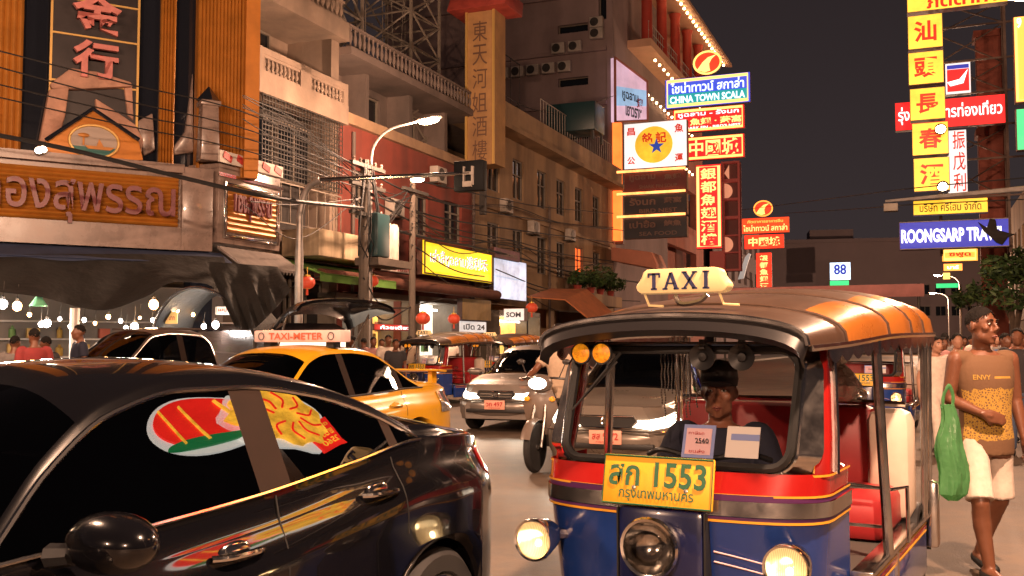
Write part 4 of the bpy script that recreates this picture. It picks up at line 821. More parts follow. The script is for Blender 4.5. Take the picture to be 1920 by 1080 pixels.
def make_tuktuk(label, group=None, full=True):
    T = thing('tuk_tuk', label, 'tuk tuk', (0, 0, 0), 0, group)
    # nose
    nose_band(.24, .79, .585, .635, .14, .10, .24, .26, 5, back=.42).build('nose_panel', MATS['tuk_blue'], T)
    nose_band(.785, .845, .642, .642, .095, .095, .262, .255, 2, .006, back=.42).build('chrome_band', MATS['inox'], T)
    nose_band(.845, .87, .637, .636, .095, .09, .255, .25, 1, .002, back=.42).build('purple_band', MATS['stripe_purple'], T)
    nose_band(.87, .955, .636, .632, .09, .08, .25, .20, 3, 0, back=.42).build('red_band', MATS['tuk_red'], T)
    for z, b, m, h in ((.948, .205, 'stripe_yellow', .009), (.868, .25, 'stripe_yellow', .009), (.764, .26, 'stripe_yellow', .010), (.777, .26, 'stripe_purple', .014), (.786, .26, 'stripe_teal', .010)):
        nose_band(z - h / 2, z + h / 2, .636, .636, .095, .095, b, b, 1, .006, back=.42).build('pinstripe', MATS[m], T)
    g = G(); g.bx(-.19, .19, -.21, -.05, .2, .80); o = g.build('centre_panel', MATS['tuk_navy'], T, bevel=.03)
    g = G(); g.bx(-.196, -.188, -.20, -.10, .24, .79); g.bx(.188, .196, -.20, -.10, .24, .79); g.build('panel_seam', MATS['rubber'], o)
    g = G()
    for zz in (.62, .58): g.tube(curve_pts([(.22, -.17, zz + .02), (.32, -.145, zz), (.5, -.06, zz - .05)]), .0035, 5)
    g.build('paint_scratch', MATS['card_pink'], T)
    # windscreen surround: ring from the glass outline to the body outline
    inner = rrect(.505, .515, .975, 1.455, .085, 6); n = len(inner)
    def outer(i):
        x, z = inner[i]; s = (z - .975) / .48
        return (x * 1.0 + math.copysign(lerp(.125, .075, s), x) * min(1, abs(x) / .3), .945 if s < .02 else (z if s < .93 else 1.49), .0)
    g = G(); a = [(x, scr_y(z), z) for x, z in inner]; b = []
    for i, (x, z) in enumerate(inner):
        ox, oz, _ = outer(i); edge = abs(ox) / .63
        b.append((ox, scr_y(oz) + .02 + .10 * max(0, edge - .55) * (1.4 if oz < 1.0 else 1), oz if oz > .95 else .94))
    g.loft([a, b], True, False); g.build('screen_surround', MATS['inox'], T, angle=50)
    # red corner posts with pinstripe
    for s in (-1, 1):
        g = G(); rings = []
        for z, xo, y in ((.94, .632, .075), (1.1, .622, .13), (1.3, .607, .185), (1.49, .592, .215)): rings.append([(s * (xo - .075), y - .03, z), (s * xo, y, z), (s * (xo + .006), y + .09, z), (s * (xo - .05), y + .09, z)])
        g.loft(rings); po = g.build('corner_post', MATS['tuk_red'], T, bevel=.006)
        g = G(); g.tube([(s * .641, .16, .94), (s * .632, .21, 1.1), (s * .616, .265, 1.3), (s * .60, .30, 1.49)], .013, 6); g.build('chrome_edge', MATS['inox'], po)
        g = G(); g.tube([(s * .572, .05, .95), (s * .562, .105, 1.1), (s * .547, .16, 1.3), (s * .532, .19, 1.48)], .005, 5); g.build('pinstripe', MATS['stripe_yellow'], po)
    g = G(); g.tube([(x, scr_y(z) - .012, z) for x, z in inner], .019, 6, closed=True); g.build('rubber_seal', MATS['rubber'], T)
    g = G(); g.tube([(x * 1.045, scr_y(z) - .012 + .006, z + (.018 if z > 1.2 else -.018)) for x, z in inner], .010, 6, closed=True); g.build('chrome_seal', MATS['chrome'], T)
    g = G(); g.poly([(x, scr_y(z), z) for x, z in inner]); g.build('windscreen', MATS['screen_glass'], T)
    # wiper
    g = G(); za, zb2 = 1.345, 1.44; xa = -.29; g.tube([(xa, scr_y(zb2) - .04, zb2), (xa - .17, scr_y(1.2) - .035, 1.215)], [.008, .005], 6); w_ = g.build('wiper_arm', MATS['black_plastic'], T)
    g = G(); g.tube([(xa - .02, scr_y(1.40) - .02, 1.40), (xa - .21, scr_y(1.16) - .02, 1.175)], .009, 5, flat=.6); g.build('wiper_blade', MATS['rubber'], w_)
    # cards on the glass
    for x0, x1, z0, z1, rim, face in ((.045, .185, 1.0, 1.135, 'card_blue', 'card_pink'), (.235, .375, 1.01, 1.135, 'card_white', 'card_white')):
        g = G(); yv = lambda z: scr_y(z) - .006
        g.prism([(x0, yv(z0), z0), (x1, yv(z0), z0), (x1, yv(z1), z1), (x0, yv(z1), z1)], (0, .004, 0)); cd = g.build('windscreen_card', MATS[rim], T)
        e = .014; g = G(); yv2 = lambda z: scr_y(z) - .009
        if face == 'card_pink':
            g.prism([(x0 + e, yv2(z0 + e), z0 + e), (x1 - e, yv2(z0 + e), z0 + e), (x1 - e, yv2(z1 - e), z1 - e), (x0 + e, yv2(z1 - e), z1 - e)], (0, .002, 0)); g.build('card_field', MATS[face], cd)
            g = G(); put_text(g, '2560', (x0 + x1) / 2 + .02, (z0 + z1) / 2 + .005, scr_y((z0 + z1) / 2) - .022, width=.06, height=.022, bold=.02); g.build('lettering', MATS['ink_dark'], cd)
            g = G(); put_text(g, 'ขนส่ง', (x0 + x1) / 2, z0 + .03, scr_y(z0 + .03) - .02, width=.07, height=.016); put_text(g, 'ภาษีรถ', (x0 + x1) / 2 - .01, z1 - .032, scr_y(z1 - .03) - .02, width=.07, height=.014); g.build('lettering', MATS['ink_red'], cd)
        else:
            za_, zb_2 = z1 - .055, z1 - .03; g.prism([(x0 + .02, yv2(za_), za_), (x1, yv2(za_), za_), (x1, yv2(zb_2), zb_2), (x0 + .02, yv2(zb_2), zb_2)], (0, .002, 0)); g.build('card_field', MATS['card_blue'], cd)
    # number plate
    zc, yp = .915, -.20
    q = thing('number_plate', None, None); q.parent = T; q.location = (-.01, yp, .905); q.rotation_euler = (R(-14), 0, 0)
    bpy.data.objects.remove(q)
    Mx = Matrix.Translation((-.015, -.185, .905)) @ Matrix.Rotation(R(-12), 4, 'X')
    g = G(); g.bx(-.245, .245, -.008, .006, -.105, .105); g.xform(Mx); np_ = g.build('number_plate', MATS['plate_yellow'], T, bevel=.006)
    g = G(); put_text(g, 'สก 1553', 0, .028, -.014, width=.43, height=.105, bold=.02, M=Mx); g.build('lettering', MATS['letter_green'], np_)
    g = G(); put_text(g, 'กรุงเทพมหานคร', 0, -.064, -.014, width=.33, height=.048, bold=.01, M=Mx); g.build('lettering', MATS['letter_green'], np_)
    g = G(); g.tube([Mx @ Vector(p) for p in ((-.24, -.012, -.1), (.24, -.012, -.1), (.24, -.012, .1), (-.24, -.012, .1))], .004, 5, closed=True); g.build('plate_rim', MATS['letter_green'], np_)
    for x in (-.1, .13):
        g = G(); c = Mx @ Vector((x, -.008, -.03)); g.lathe([(.009, 0), (.009, .006), (0, .009)], c, (0, -1, .2), 8); g.build('plate_bolt', MATS['steel'], np_)
    # headlights
    def lamp(x, y, z, r, lens, big=False, yaw=0):
        ax = Vector((math.sin(yaw), -math.cos(yaw), -.04)).normalized(); c = Vector((x, y, z))
        g = G(); g.lathe([(0, -.20), (r * .45, -.185), (r * .8, -.12), (r * 1.03, -.03), (r * 1.03, 0)], c, ax, 24, caps=False); h = g.build('headlight', MATS['chrome' if not big else 'inox'], T)
        g = G(); g.lathe([(r * 1.02, -.02), (r * 1.09, 0), (r * 1.04, .016), (r * .94, .012), (r * .94, -.01)], c, ax, 28, caps=False); g.build('rim', MATS['chrome'], h)
        g = G(); g.lathe([(r * .95, 0), (r * .8, .018), (r * .5, .03), (0, .036)], c, ax, 28, caps=False); g.build('lens', MATS['lit_lens' if lens == 'headlamp_warm' else 'clear_lens'], h)
        g = G(); g.lathe([(r * .94, -.004), (r * .8, -.035), (r * .55, -.07), (r * .2, -.09), (0, -.092)], c, ax, 28, caps=False); g.build('reflector', MATS['chrome'], h)
        g = G(); b_ = c - ax * .045 + Vector((0, 0, -.25 * r)); g.ell(b_, (.016, .016, .016), 10, 8); g.build('bulb', MATS['lamp_bulb' if lens == 'headlamp_warm' else 'lens_clear'], h)
        if lens == 'headlamp_warm':
            l = bpy.data.lights.new('lamp_glow', 'POINT'); l.energy = .75; l.color = (1, .68, .36); l.shadow_soft_size = .012; lo = bpy.data.objects.new('lamp_glow', l); COL.objects.link(lo); lo.parent = h; lo.location = c - ax * .022 + Vector((0, 0, -.25 * r))
        return h
    lamp(-.55, -.285, .63, .086, 'headlamp_warm'); lamp(.545, -.29, .63, .086, 'headlamp_warm'); lamp(-.005, -.31, .655, .115, 'lens_clear', True)
    g = G(); g.tube([(-.55, -.15, .64), (-.48, -.02, .62)], .025, 8); g.tube([(.545, -.15, .64), (.48, -.02, .62)], .025, 8); g.build('lamp_bracket', MATS['inox'], T)
    for k, x in enumerate((-.455, -.352)):
        c = Vector((x, .0, 1.438)); g = G(); g.lathe([(0, -.03), (.045, -.02), (.052, 0), (.05, .008)], c, (0, -1, 0), 20); h = g.build('fog_lamp', MATS['black_plastic'], T); g = G(); g.lathe([(.049, .004), (.035, .014), (0, .018)], c, (0, -1, 0), 20); g.build('lens', MATS['amber_lens'], h)
    for x in (.10, .275):
        c = Vector((x, .07, 1.425)); g = G(); g.lathe([(0, -.05), (.03, -.04), (.045, 0), (.058, .01), (.058, .018), (.045, .01), (.02, -.005), (.018, .012), (0, .014)], c, (0, -1, -.1), 18); g.bx(x - .012, x + .012, .05, .08, 1.46, 1.5); g.build('horn', MATS['black_plastic'], T)
    # roof canopy: arched sections along the length
    ws = table([(-.12, .60), (.3, .645), (.9, .70), (1.6, .745), (2.3, .755)]); zs = table([(-.12, 1.47), (.3, 1.485), (1.2, 1.53), (2.3, 1.545)]); zk = table([(-.12, 1.60), (.2, 1.645), (.8, 1.715), (1.4, 1.775), (1.9, 1.795), (2.2, 1.77), (2.34, 1.70)])
    ribs = [-.12, .35, 1.05, 1.55, 1.95, 2.34]
    def section(y, n=20):
        k = max(i for i in range(len(ribs) - 1) if ribs[i] <= y + 1e-6); t = (y - ribs[k]) / (ribs[k + 1] - ribs[k]); puff = .032 * math.sin(math.pi * t) if k >= 1 else 0
        out = []
        for i in range(n + 1):
            a = lerp(-1, 1, i / n); x = ws(y) * math.sin(a * math.pi / 2); h = math.cos(a * math.pi / 2) ** .75
            out.append((x * (1 + puff * .5), y, lerp(zs(y), zk(y), h) + puff * (.4 + .6 * abs(a) ** 1.5) * (1 if abs(a) < .999 else 0)))
        return out
    for k in range(len(ribs) - 1):
        g = G(); g.loft([section(lerp(ribs[k], ribs[k + 1] - 1e-4, i / 6)) for i in range(7)], closed=False); g.m = [(1 if k and abs(j % 20 - 9.5) > 4.8 else 0) for j in range(len(g.f))]; g.build('roof_panel', [MATS['vinyl_dark'], MATS['vinyl_lamp_sheen']], T, angle=60, solid=.012)  # side faces carry the lamps' orange reflection as colour; the top stays dark
    for y in ribs[1:-1]:
        g = G(); g.tube(section(y - 2e-4), .011, 6); g.build('roof_rib', MATS['vinyl_dark'], T)
    g = G(); s0 = section(-.12); s1 = [(x * .97, y - .05, z - .06) for x, y, z in s0]; s2 = [(x * .955, y + .02, z - .085) for x, y, z in s0]; g.loft([s0, s1, s2], closed=False); g.build('front_visor', MATS['visor_black'], T, angle=60, solid=.008)
    g = G(); g.tube([(x, y - .01, z + .004) for x, y, z in s0], .012, 6); g.build('visor_edge', MATS['inox'], T)
    g = G(); g.poly(section(2.33)); g.build('roof_end', MATS['vinyl_dark'], T)
    for s in (-1, 1):
        g = G(); g.tube([(s * (ws(y) + .004), y, zs(y) - .008) for y in [-.1 + 2.42 * i / 16 for i in range(17)]], .014, 6); g.build('roof_rail', MATS['inox'], T)
        g = G(); N = 14; rr = []
        for i in range(N * 6 + 1):
            y = lerp(.1, 2.3, i / (N * 6)); rr.append([(s * (ws(y) + .008), y, zs(y) - .015), (s * (ws(y) + .010), y, zs(y) - .05 - .03 * abs(math.sin(math.pi * i / 6)))])
        g.loft(rr, closed=False); g.build('valance', MATS['inox'], T)
        # pillars
        for nm, y, r0, zb0 in (('pillar', .84, .024, .5), ('pillar', 2.19, .02, .45), ('pillar', 1.98, .013, .5), ('pillar', 2.08, .011, .5)):
            g = G(); g.tube([(s * .725, y, zb0), (s * ws(y) * .985, y, zs(y) - .02)], r0, 10); g.build(nm, MATS['inox'], T)
        g = G(); g.tube([(s * .73, 2.14, z) for z in (.55, .6)], .05, 8)
        # side panel below the floor
        g = G(); g.bx(s * .66, s * .72, .42, 2.12, .17, .47); sp = g.build('side_panel', MATS['tuk_blue'], T, bevel=.012)
        for z, h, m in ((.452, .01, 'stripe_yellow'), (.43, .012, 'tuk_red'), (.41, .008, 'stripe_yellow')):
            g = G(); g.bx(s * .72, s * .7235, .44, 2.10, z - h / 2, z + h / 2); g.build('pinstripe', MATS[m], sp)
        g = G(); g.bx(s * .64, s * .735, .40, 2.14, .474, .5); g.build('step_plate', MATS['inox'], T, bevel=.006)
        g = G(); g.tube([(s * .728, 1.03, .48), (s * .728, 1.03, .2)], .014, 6); g.build('step_bar', MATS['inox'], T)
        # fender, rear wheel, corner post
        g = G(); rings = []
        for i in range(13): a = R(180 * i / 12); rings.append([(s * .50, 2.0 - .32 * math.cos(a), .26 + .32 * math.sin(a)), (s * .715, 2.0 - .32 * math.cos(a), .26 + .32 * math.sin(a)), (s * .72, 2.0 - .30 * math.cos(a), .26 + .30 * math.sin(a))])
        g.loft(rings, closed=False); g.build('mudguard', MATS['black_plastic'], T)
        g = G(); g.bx(s * .70, s * .78, 2.15, 2.25, .3, .68); g.build('corner_bumper', MATS['inox'], T, bevel=.02)
        g = G(); g.lathe([(.12, -.055), (.22, -.06), (.255, -.035), (.26, 0), (.255, .035), (.22, .06), (.12, .055)], (s * .64, 2.0, .26), (1, 0, 0), 24); tw = g.build('wheel', MATS['rubber'], T); g = G(); g.lathe([(0, .03), (.05, .045), (.13, .05), (.14, .06)], (s * .64, 2.0, .26), (s, 0, 0), 20); g.build('rim', MATS['inox'], tw)
    g = G(); g.lathe([(.12, -.05), (.21, -.055), (.245, -.03), (.25, 0), (.245, .03), (.21, .055), (.12, .05)], (0, .05, .25), (1, 0, 0), 24); tw = g.build('wheel', MATS['rubber'], T); g = G(); g.lathe([(0, -.04), (.13, -.045), (.13, .045), (0, .04)], (0, .05, .25), (1, 0, 0), 16); g.build('rim', MATS['inox'], tw)
    # floor, chassis
    g = G(); g.bx(-.66, .66, .42, 2.3, .40, .47); g.bx(-.58, .58, .05, .42, .40, .45); g.bx(-.5, .5, .3, 2.2, .22, .40); g.build('floor_pan', MATS['tuk_floor'], T)
    # bench
    g = G(); g.bx(-.64, .64, 1.22, 1.85, .47, .70); g.build('seat', MATS['seat_red'], T, bevel=.05)
    g = G(); g.bx(-.66, .50, 1.80, 1.96, .50, 1.13); g.build('backrest', MATS['seat_red'], T, bevel=.06)
    g = G(); g.bx(.46, .70, 1.74, 1.97, .50, 1.115); g.build('backrest_side', MATS['seat_white'], T, bevel=.07)
    g = G(); g.tube([(-.66, 1.88, 1.15), (.1, 1.88, 1.155), (.66, 1.86, 1.14)], .016, 8); g.build('backrest_rail', MATS['chrome'], T)
    # scroll railing behind the driver
    g = G(); y = .86
    for z in (.62, .80): g.tube([(-.1, y, z), (.72, y, z)], .009, 6)
    g.tube(curve_pts([(-.1, y, .97), (.1, y, .90), (.35, y, .83), (.70, y, .80)]), .008, 6)
    def scroll(cx, cz, r, k): return [(cx + r * (1 - .75 * t / 20) * math.cos(k * t * .42), y, cz + r * (1 - .75 * t / 20) * math.sin(k * t * .42)) for t in range(21)]
    for cx, cz, r, k in ((.48, .86, .06, 1), (.45, .68, .055, -1), (.22, .70, .055, 1), (.18, .86, .05, -1), (.33, .60, .05, 1)): g.tube(scroll(cx, cz, r, k), .007, 5)
    g.tube([(.74, .84, .80), (.78, 1.05, .79), (.78, 1.07, .52)], .010, 6); g.build('scroll_railing', MATS['inox'], T)
    # handlebar, driver seat
    g = G(); g.tube(curve_pts([(-.30, .42, .95), (-.2, .36, .98), (0, .33, .95), (.2, .36, .98), (.30, .42, .95)]), .013, 8); g.tube([(0, .33, .95), (0, .15, .5)], .03, 8); g.build('handlebar', MATS['black_plastic'], T)
    g = G(); g.bx(-.2, .24, .62, 1.0, .47, .62); g.build('driver_seat', MATS['seat_red'], T, bevel=.04)
    # TAXI roof sign
    c = Vector((0, .11, 1.762)); g = G(); ol = rrect(.215, .185, -.055, .055, .035, 5); g.prism([(x, c.y - .04, c.z + z) for x, z in ol], (0, .09, 0)); sg = g.build('taxi_sign', MATS['sign_cream'], T, bevel=.008)
    g = G(); sw = .013
    def st(a, b, w=sw):
        a, b = Vector(a), Vector(b); d = (b - a).normalized(); nrm = Vector((-d.y, d.x)) * w / 2; g.prism([(c.x + p.x, c.y - .046, c.z + p.y) for p in (a - nrm, b - nrm, b + nrm, a + nrm)], (0, .005, 0))
    h = .036; f = .006
    for x, k in ((-.125, 'T'), (-.045, 'A'), (.042, 'X'), (.118, 'I')):
        if k == 'T': st((x, -h), (x, h), .016); st((x - .026, h - .004), (x + .026, h - .004), .010); st((x - .026, h), (x - .026, h - .02), .008); st((x + .026, h), (x + .026, h - .02), .008); st((x - .014, -h), (x + .014, -h), .008)
        if k == 'A': st((x - .026, -h), (x, h), .010); st((x + .026, -h), (x, h), .016); st((x - .018, -.012), (x + .018, -.012), .007); st((x - .038, -h), (x - .016, -h), .008); st((x + .014, -h), (x + .038, -h), .008)
        if k == 'X': st((x - .024, -h), (x + .024, h), .009); st((x - .024, h), (x + .024, -h), .016)
        if k == 'X':
            for sx in (-1, 1):
                for sz in (-1, 1): st((x + sx * .024 - .012, sz * h), (x + sx * .024 + .012, sz * h), .007)
        if k == 'I': st((x, -h), (x, h), .016); st((x - .015, -h), (x + .015, -h), .008); st((x - .015, h), (x + .015, h), .008)
    g.build('lettering', MATS['letter_navy'], sg)
    g = G()
    for x in (-.19, .16): g.tube([(x, .11, 1.715), (x + .02, .12, 1.655), (x + .09, .12, 1.65)], .006, 5)
    g.tube([(-.2, .1, 1.712), (.2, .1, 1.712)], .006, 5); g.build('sign_bracket', MATS['sign_cream'], sg)
    g = G(); g.tube(curve_pts([(-.05, .13, 1.70), (-.02, .13, 1.66), (.06, .14, 1.67), (.1, .14, 1.70)]), .012, 6); g.build('cable', MATS['inox'], sg)
    return T
TUK = make_tuktuk('blue and red tuk tuk with yellow plate reading 1553 and a cream TAXI roof sign')
place(TUK, (.713, 4.35, 0), R(-30)); TUK['group'] = 'tuk tuks in the traffic'
def tuk_copy(label, px, Y, rot, lit=True):
    o = copy_tree(TUK); o['label'] = label; o['category'] = 'tuk tuk'; p = P(px, 645, Y); place(o, (p.x, p.y, 0), rot); return o
tuk_copy('blue tuk tuk with lit round headlights framed behind the bench of the front tuk tuk', 1615, 16.3, R(-26))
tuk_copy('dark tuk tuk left of the silver saloon with a yellow plate and passengers', 790, 24.5, R(-28))
tuk_copy('tuk tuk half hidden directly behind the silver saloon', 915, 29, R(-26))

mat('bag_white', (.62, .6, .58), .35, bump=(30, 1, .03)); mat('bead_dark', (.05, .035, .025), .4, noise=(80, .6))
pb_ = thing('plastic_bag', 'crumpled white plastic bag on top of the red bench behind the driver', 'bag', TUK.matrix_basis @ Vector((.30, 1.84, 1.15)), R(-30))
rnd = random.Random(4); g = G(); g.lathe([(.05, 0), (.10, .03), (.12, .09), (.08, .16), (.03, .21), (.06, .26)], n=26); g.v = [(x * rnd.uniform(.75, 1.2), y * rnd.uniform(.7, 1.1), z * rnd.uniform(.93, 1.07)) for x, y, z in g.v]; g.build('bag_body', MATS['bag_white'], pb_, angle=20)
bc_ = thing('bead_curtain', 'dark bead strings hanging in the middle of the tuk tuk windscreen', 'bead curtain', TUK.matrix_basis @ Vector((-.075, .24, 1.50)), R(-30))
for k in range(11):
    x = -.085 + .017 * k; ln = .27 + .09 * math.sin(k * 1.9) ; g = G()
    for j in range(int(ln / .012)): g.ell((x + .002 * math.sin(j + k), .0, -.04 - j * .012), (.0042, .0042, .0062), 6, 4)
    g.build('bead_string', MATS['bead_dark'], bc_)
g = G(); g.tube([(-.09, 0, -.035), (.09, 0, -.035)], .006, 6); g.build('rod', MATS['inox'], bc_)
# ================================================================== cars (local: x forward from the rear axle, y to the car's left, z up)
mat('paint_black', (.003, .003, .004), .2, coat=1.0, spec=.15); mat('paint_yellow', (.60, .30, .008), .3, coat=.7, noise=(2, .08)); mat('paint_silver', (.25, .215, .19), .32, metal=.55, coat=.6, noise=(2, .06)); mat('paint_beige', (.25, .21, .175), .3, metal=.5, coat=.6, noise=(2, .06)); mat('paint_grey', (.13, .10, .085), .3, metal=.5, coat=.6); mat('paint_dark', (.05, .035, .03), .25, metal=.3, coat=.7)
mat('pillar_trim', (.020, .012, .009), .7, spec=.12, noise=(8, .15)); mat('under_black', (.008, .008, .008), .9); mat('tyre', (.014, .013, .013), .75, noise=(20, .3)); mat('alloy', (.4, .38, .36), .3, metal=.9); mat('seam', (.002, .002, .002), .8)
glass('tint_glass', (.20, .20, .21), 1.55); glass('dark_glass', (.06, .06, .065), 1.6, boost=1.5); mat('tail_red', (.45, .012, .010), .12, coat=.8, emit=.12, ecol=(1, .02, .01)); mat('lamp_glass', (.55, .52, .5), .08, metal=.8, noise=(14, .4))
glow_mat('headlight_white', (1, .86, .66), 9); mat('plate_white', (.72, .62, .58), .5); mat('plate_orange', (.75, .36, .26), .5); mat('grille_black', (.012, .011, .011), .5)
def cat_rom(pts, n):
    return [(p[0], p[1]) for p in curve_pts([Vector((p[0], p[1], 0)) for p in pts], n)]
class CarShape:
    def __init__(s, W_, zb, zt, zc, wb, r=.345, zax=.30, sill=.20, tumble=.42, xr=-.85, xf=3.4):
        s.W, s.zb, s.zt, s.zc, s.wb, s.r, s.zax, s.sill, s.tumble, s.xr, s.xf = table(W_), table(zb), table(zt), table(zc), wb, r, zax, sill, tumble, xr, xf
    def zlow(s, x):
        z = s.sill + .10 * max(0, (x - s.wb - .45)) + .12 * max(0, -.45 - x)
        for c in (0, s.wb):
            if abs(x - c) < s.r: z = max(z, s.zax + math.sqrt(s.r * s.r - (x - c) ** 2))
        return z
    def half(s, x):
        w = s.W(x); b = s.zb(x); zt = max(s.zt(x), b + .006); zc = max(s.zc(x), zt + .004); lo = s.zlow(x)
        z3 = max(lo + .02, min(lerp(s.sill, b, .56), b - .25)); z2 = lerp(lo, z3, .5); z4 = max(z3 + .02, b - .20); z5 = max(z4 + .02, b - .07)
        yb = w - .096; yt = yb - .02 - (zt - b) * s.tumble
        low = cat_rom([(w * .965, lo), (w * .998, z2), (w * 1.0, z3), (w - .008, z4), (w - .084, z5), (yb, b)], 3)
        top = cat_rom([(yt, zt), (yt - .055 * min(1, (zc - zt) / .05), zt + min(.05, (zc - zt) * .55)), (yt * .55, lerp(zt, zc, .86)), (0, zc)], 4)
        return [(w * .7, lo)] + low + top, len(low), len(top)
    def y_at(s, x, z):                    # outer surface below the belt
        pts, nl, nt = s.half(x)
        for i in range(1, len(pts) - 1):
            (y0, z0), (y1, z1) = pts[i], pts[i + 1]
            if z0 <= z <= z1: return lerp(y0, y1, (z - z0) / max(1e-6, z1 - z0))
        return s.W(x)
def stations(cs, extra=()):
    xs = set(round(lerp(cs.xr, cs.xf, i / 84), 4) for i in range(85))
    for c in (0, cs.wb):
        for i in range(15): xs.add(round(c - cs.r * math.cos(math.pi * i / 14), 4))
        xs |= {round(c - cs.r - .002, 4), round(c + cs.r + .002, 4)}
    xs |= set(extra); xs = sorted(xs); out = [xs[0]]
    for x in xs[1:]:
        if x - out[-1] > .0015: out.append(x)
        elif x in extra: out[-1] = x
    return out
def build_car(T, cs, paint, side_windows, pillars, windscreen, rear_window, glass_m='tint_glass', screen_m=None):
    ex = [a for w in side_windows for a in w[:2]] + [a for p in pillars for a in p] + list(windscreen) + list(rear_window)
    xs = stations(cs, tuple(ex)); rings = []; n0 = None
    for x in xs:
        h, nl, nt = cs.half(x); full = [(x, y, z) for y, z in h] + [(x, -y, z) for y, z in reversed(h[:-1])]; rings.append(full); n0 = (nl, nt, len(h))
    nl, nt, nh = n0; N = len(rings[0]); kb = nl; kt = nl + 1     # ring index of belt, window top
    parts = {}
    def put(key, quad): parts.setdefault(key, G()).add(quad, [(0, 1, 2, 3)])
    for i in range(len(xs) - 1):
        xm = (xs[i] + xs[i + 1]) / 2
        tall = min(cs.zt(xs[i]) - cs.zb(xs[i]), cs.zt(xs[i + 1]) - cs.zb(xs[i + 1])) > -.03 and max(cs.zt(xs[i]) - cs.zb(xs[i]), cs.zt(xs[i + 1]) - cs.zb(xs[i + 1])) > .012
        for j in range(N - 1):
            jj = min(j, N - 2 - j); left = j < N / 2; key = 'body'
            if jj == kb and tall:
                for k, w in enumerate(side_windows):
                    if w[0] <= xm <= w[1]: key = ('w', k, left)
                for k, p in enumerate(pillars):
                    if p[0] <= xm <= p[1]: key = ('p', k, left)
            elif jj >= kt + 3:
                if windscreen[0] <= xm <= windscreen[1]: key = 'ws'
                elif rear_window[0] <= xm <= rear_window[1] and jj >= kt + 4: key = 'rw'
            put(key, [rings[i][j], rings[i + 1][j], rings[i + 1][j + 1], rings[i][j + 1]])
    b = parts['body']; b.add(rings[0], [tuple(range(N))]); b.add(rings[-1], [tuple(reversed(range(N)))])
    b.build('body', MATS[paint], T, weld=True, angle=40)
    for key, g in parts.items():
        if key == 'ws': g.build('windscreen', MATS[screen_m or glass_m], T, weld=True, angle=60)
        elif key == 'rw': g.build('rear_window', MATS[glass_m], T, weld=True, angle=60)
        elif key[0] == 'w': g.build('side_window', MATS[glass_m], T, weld=True, angle=60)
        elif key[0] == 'p': g.build('window_pillar', MATS['pillar_trim'], T, weld=True, angle=60)
    g = G(); g.bx(-.75, cs.wb + .6, -.58, .58, .2, .62); g.build('underbody', MATS['under_black'], T)
    return xs
def wheel(T, x, y, r=.305, w=.2, rim='alloy', spokes=5, zax=None):
    s = 1 if y > 0 else -1; c = (x, y, zax or r)
    g = G(); g.lathe([(r * .62, -w / 2), (r * .9, -w / 2), (r, -w * .32), (r, w * .32), (r * .9, w / 2), (r * .68, w / 2), (r * .62, w * .35)], c, (0, s, 0), 32); o = g.build('wheel', MATS['tyre'], T)
    g = G(); g.lathe([(r * .66, w * .40), (r * .63, w * .46), (r * .60, w * .30), (r * .58, .0)], c, (0, s, 0), 28)
    for k in range(spokes):
        a = 2 * math.pi * k / spokes; d = Vector((math.cos(a), 0, math.sin(a))); q = Vector(c) + Vector((0, s * w * .42, 0)); g.tube([q + d * r * .06, q + d * r * .62], [r * .10, r * .13], 6, flat=.4)
    g.lathe([(r * .16, w * .3), (r * .15, w * .48), (0, w * .5)], c, (0, s, 0), 14); g.build('rim', MATS[rim], o)
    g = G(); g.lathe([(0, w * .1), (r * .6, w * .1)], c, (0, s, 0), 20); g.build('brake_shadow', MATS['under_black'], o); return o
def wheels(T, cs, r=.305, rim='alloy'):
    for x in (0, cs.wb):
        for s in (-1, 1): wheel(T, x, s * (cs.W(x) - .125), r, .2, rim)
def mirror(T, x, y, z, s, m, big=1.0):
    g = G(); g.ell((x, y + s * .15 * big, z), (.08 * big, .15 * big, .066 * big), 20, 12, (s * R(4), 0, s * R(-14))); o = g.build('wing_mirror', MATS[m], T)
    g = G(); g.tube([(x + .03, y - s * .02, z - .05), (x + .02, y + s * .06, z - .04)], [.035, .03], 8); g.build('mirror_arm', MATS['black_plastic'], o); return o
def seam(T, cs, x, z0, z1, s=1, bend=0.0):
    g = G(); pts = []
    for i in range(9):
        z = lerp(z0, z1, i / 8); xx = x + bend * math.sin(math.pi * i / 8); pts.append((xx, s * (cs.y_at(xx, z) - .001), z))
    g.tube(pts, .0045, 5); return g.build('door_seam', MATS['seam'], T)
def handle(T, cs, x, z, s, m):
    y = cs.y_at(x, z); g = G(); g.ell((x, s * (y - .008), z), (.075, .014, .04), 14, 8); o = g.build('door_handle', MATS['chrome' if m == 'chrome' else m], T)
    g = G(); g.tube(curve_pts([(x - .11, s * (y + .005), z - .006), (x - .06, s * (y + .032), z), (x + .06, s * (y + .032), z), (x + .11, s * (y + .004), z)]), .014, 8, flat=.8); g.build('grip', MATS[m], o); return o
def edge_tube(T, cs, x0, x1, which, r, m, name, s=1, n=40, off=.004):
    g = G(); pts = []
    for i in range(n + 1):
        x = lerp(x0, x1, i / n); h, nl, nt = cs.half(x); y, z = h[nl] if which == 'belt' else h[nl + 1]; pts.append((x, s * (y + off), z))
    g.tube(pts, r, 6); return g.build(name, MATS[m], T)
def front_view(T, cs, style):
    """grille, lamps, bumper and plate on the nose"""
    xf = cs.xf
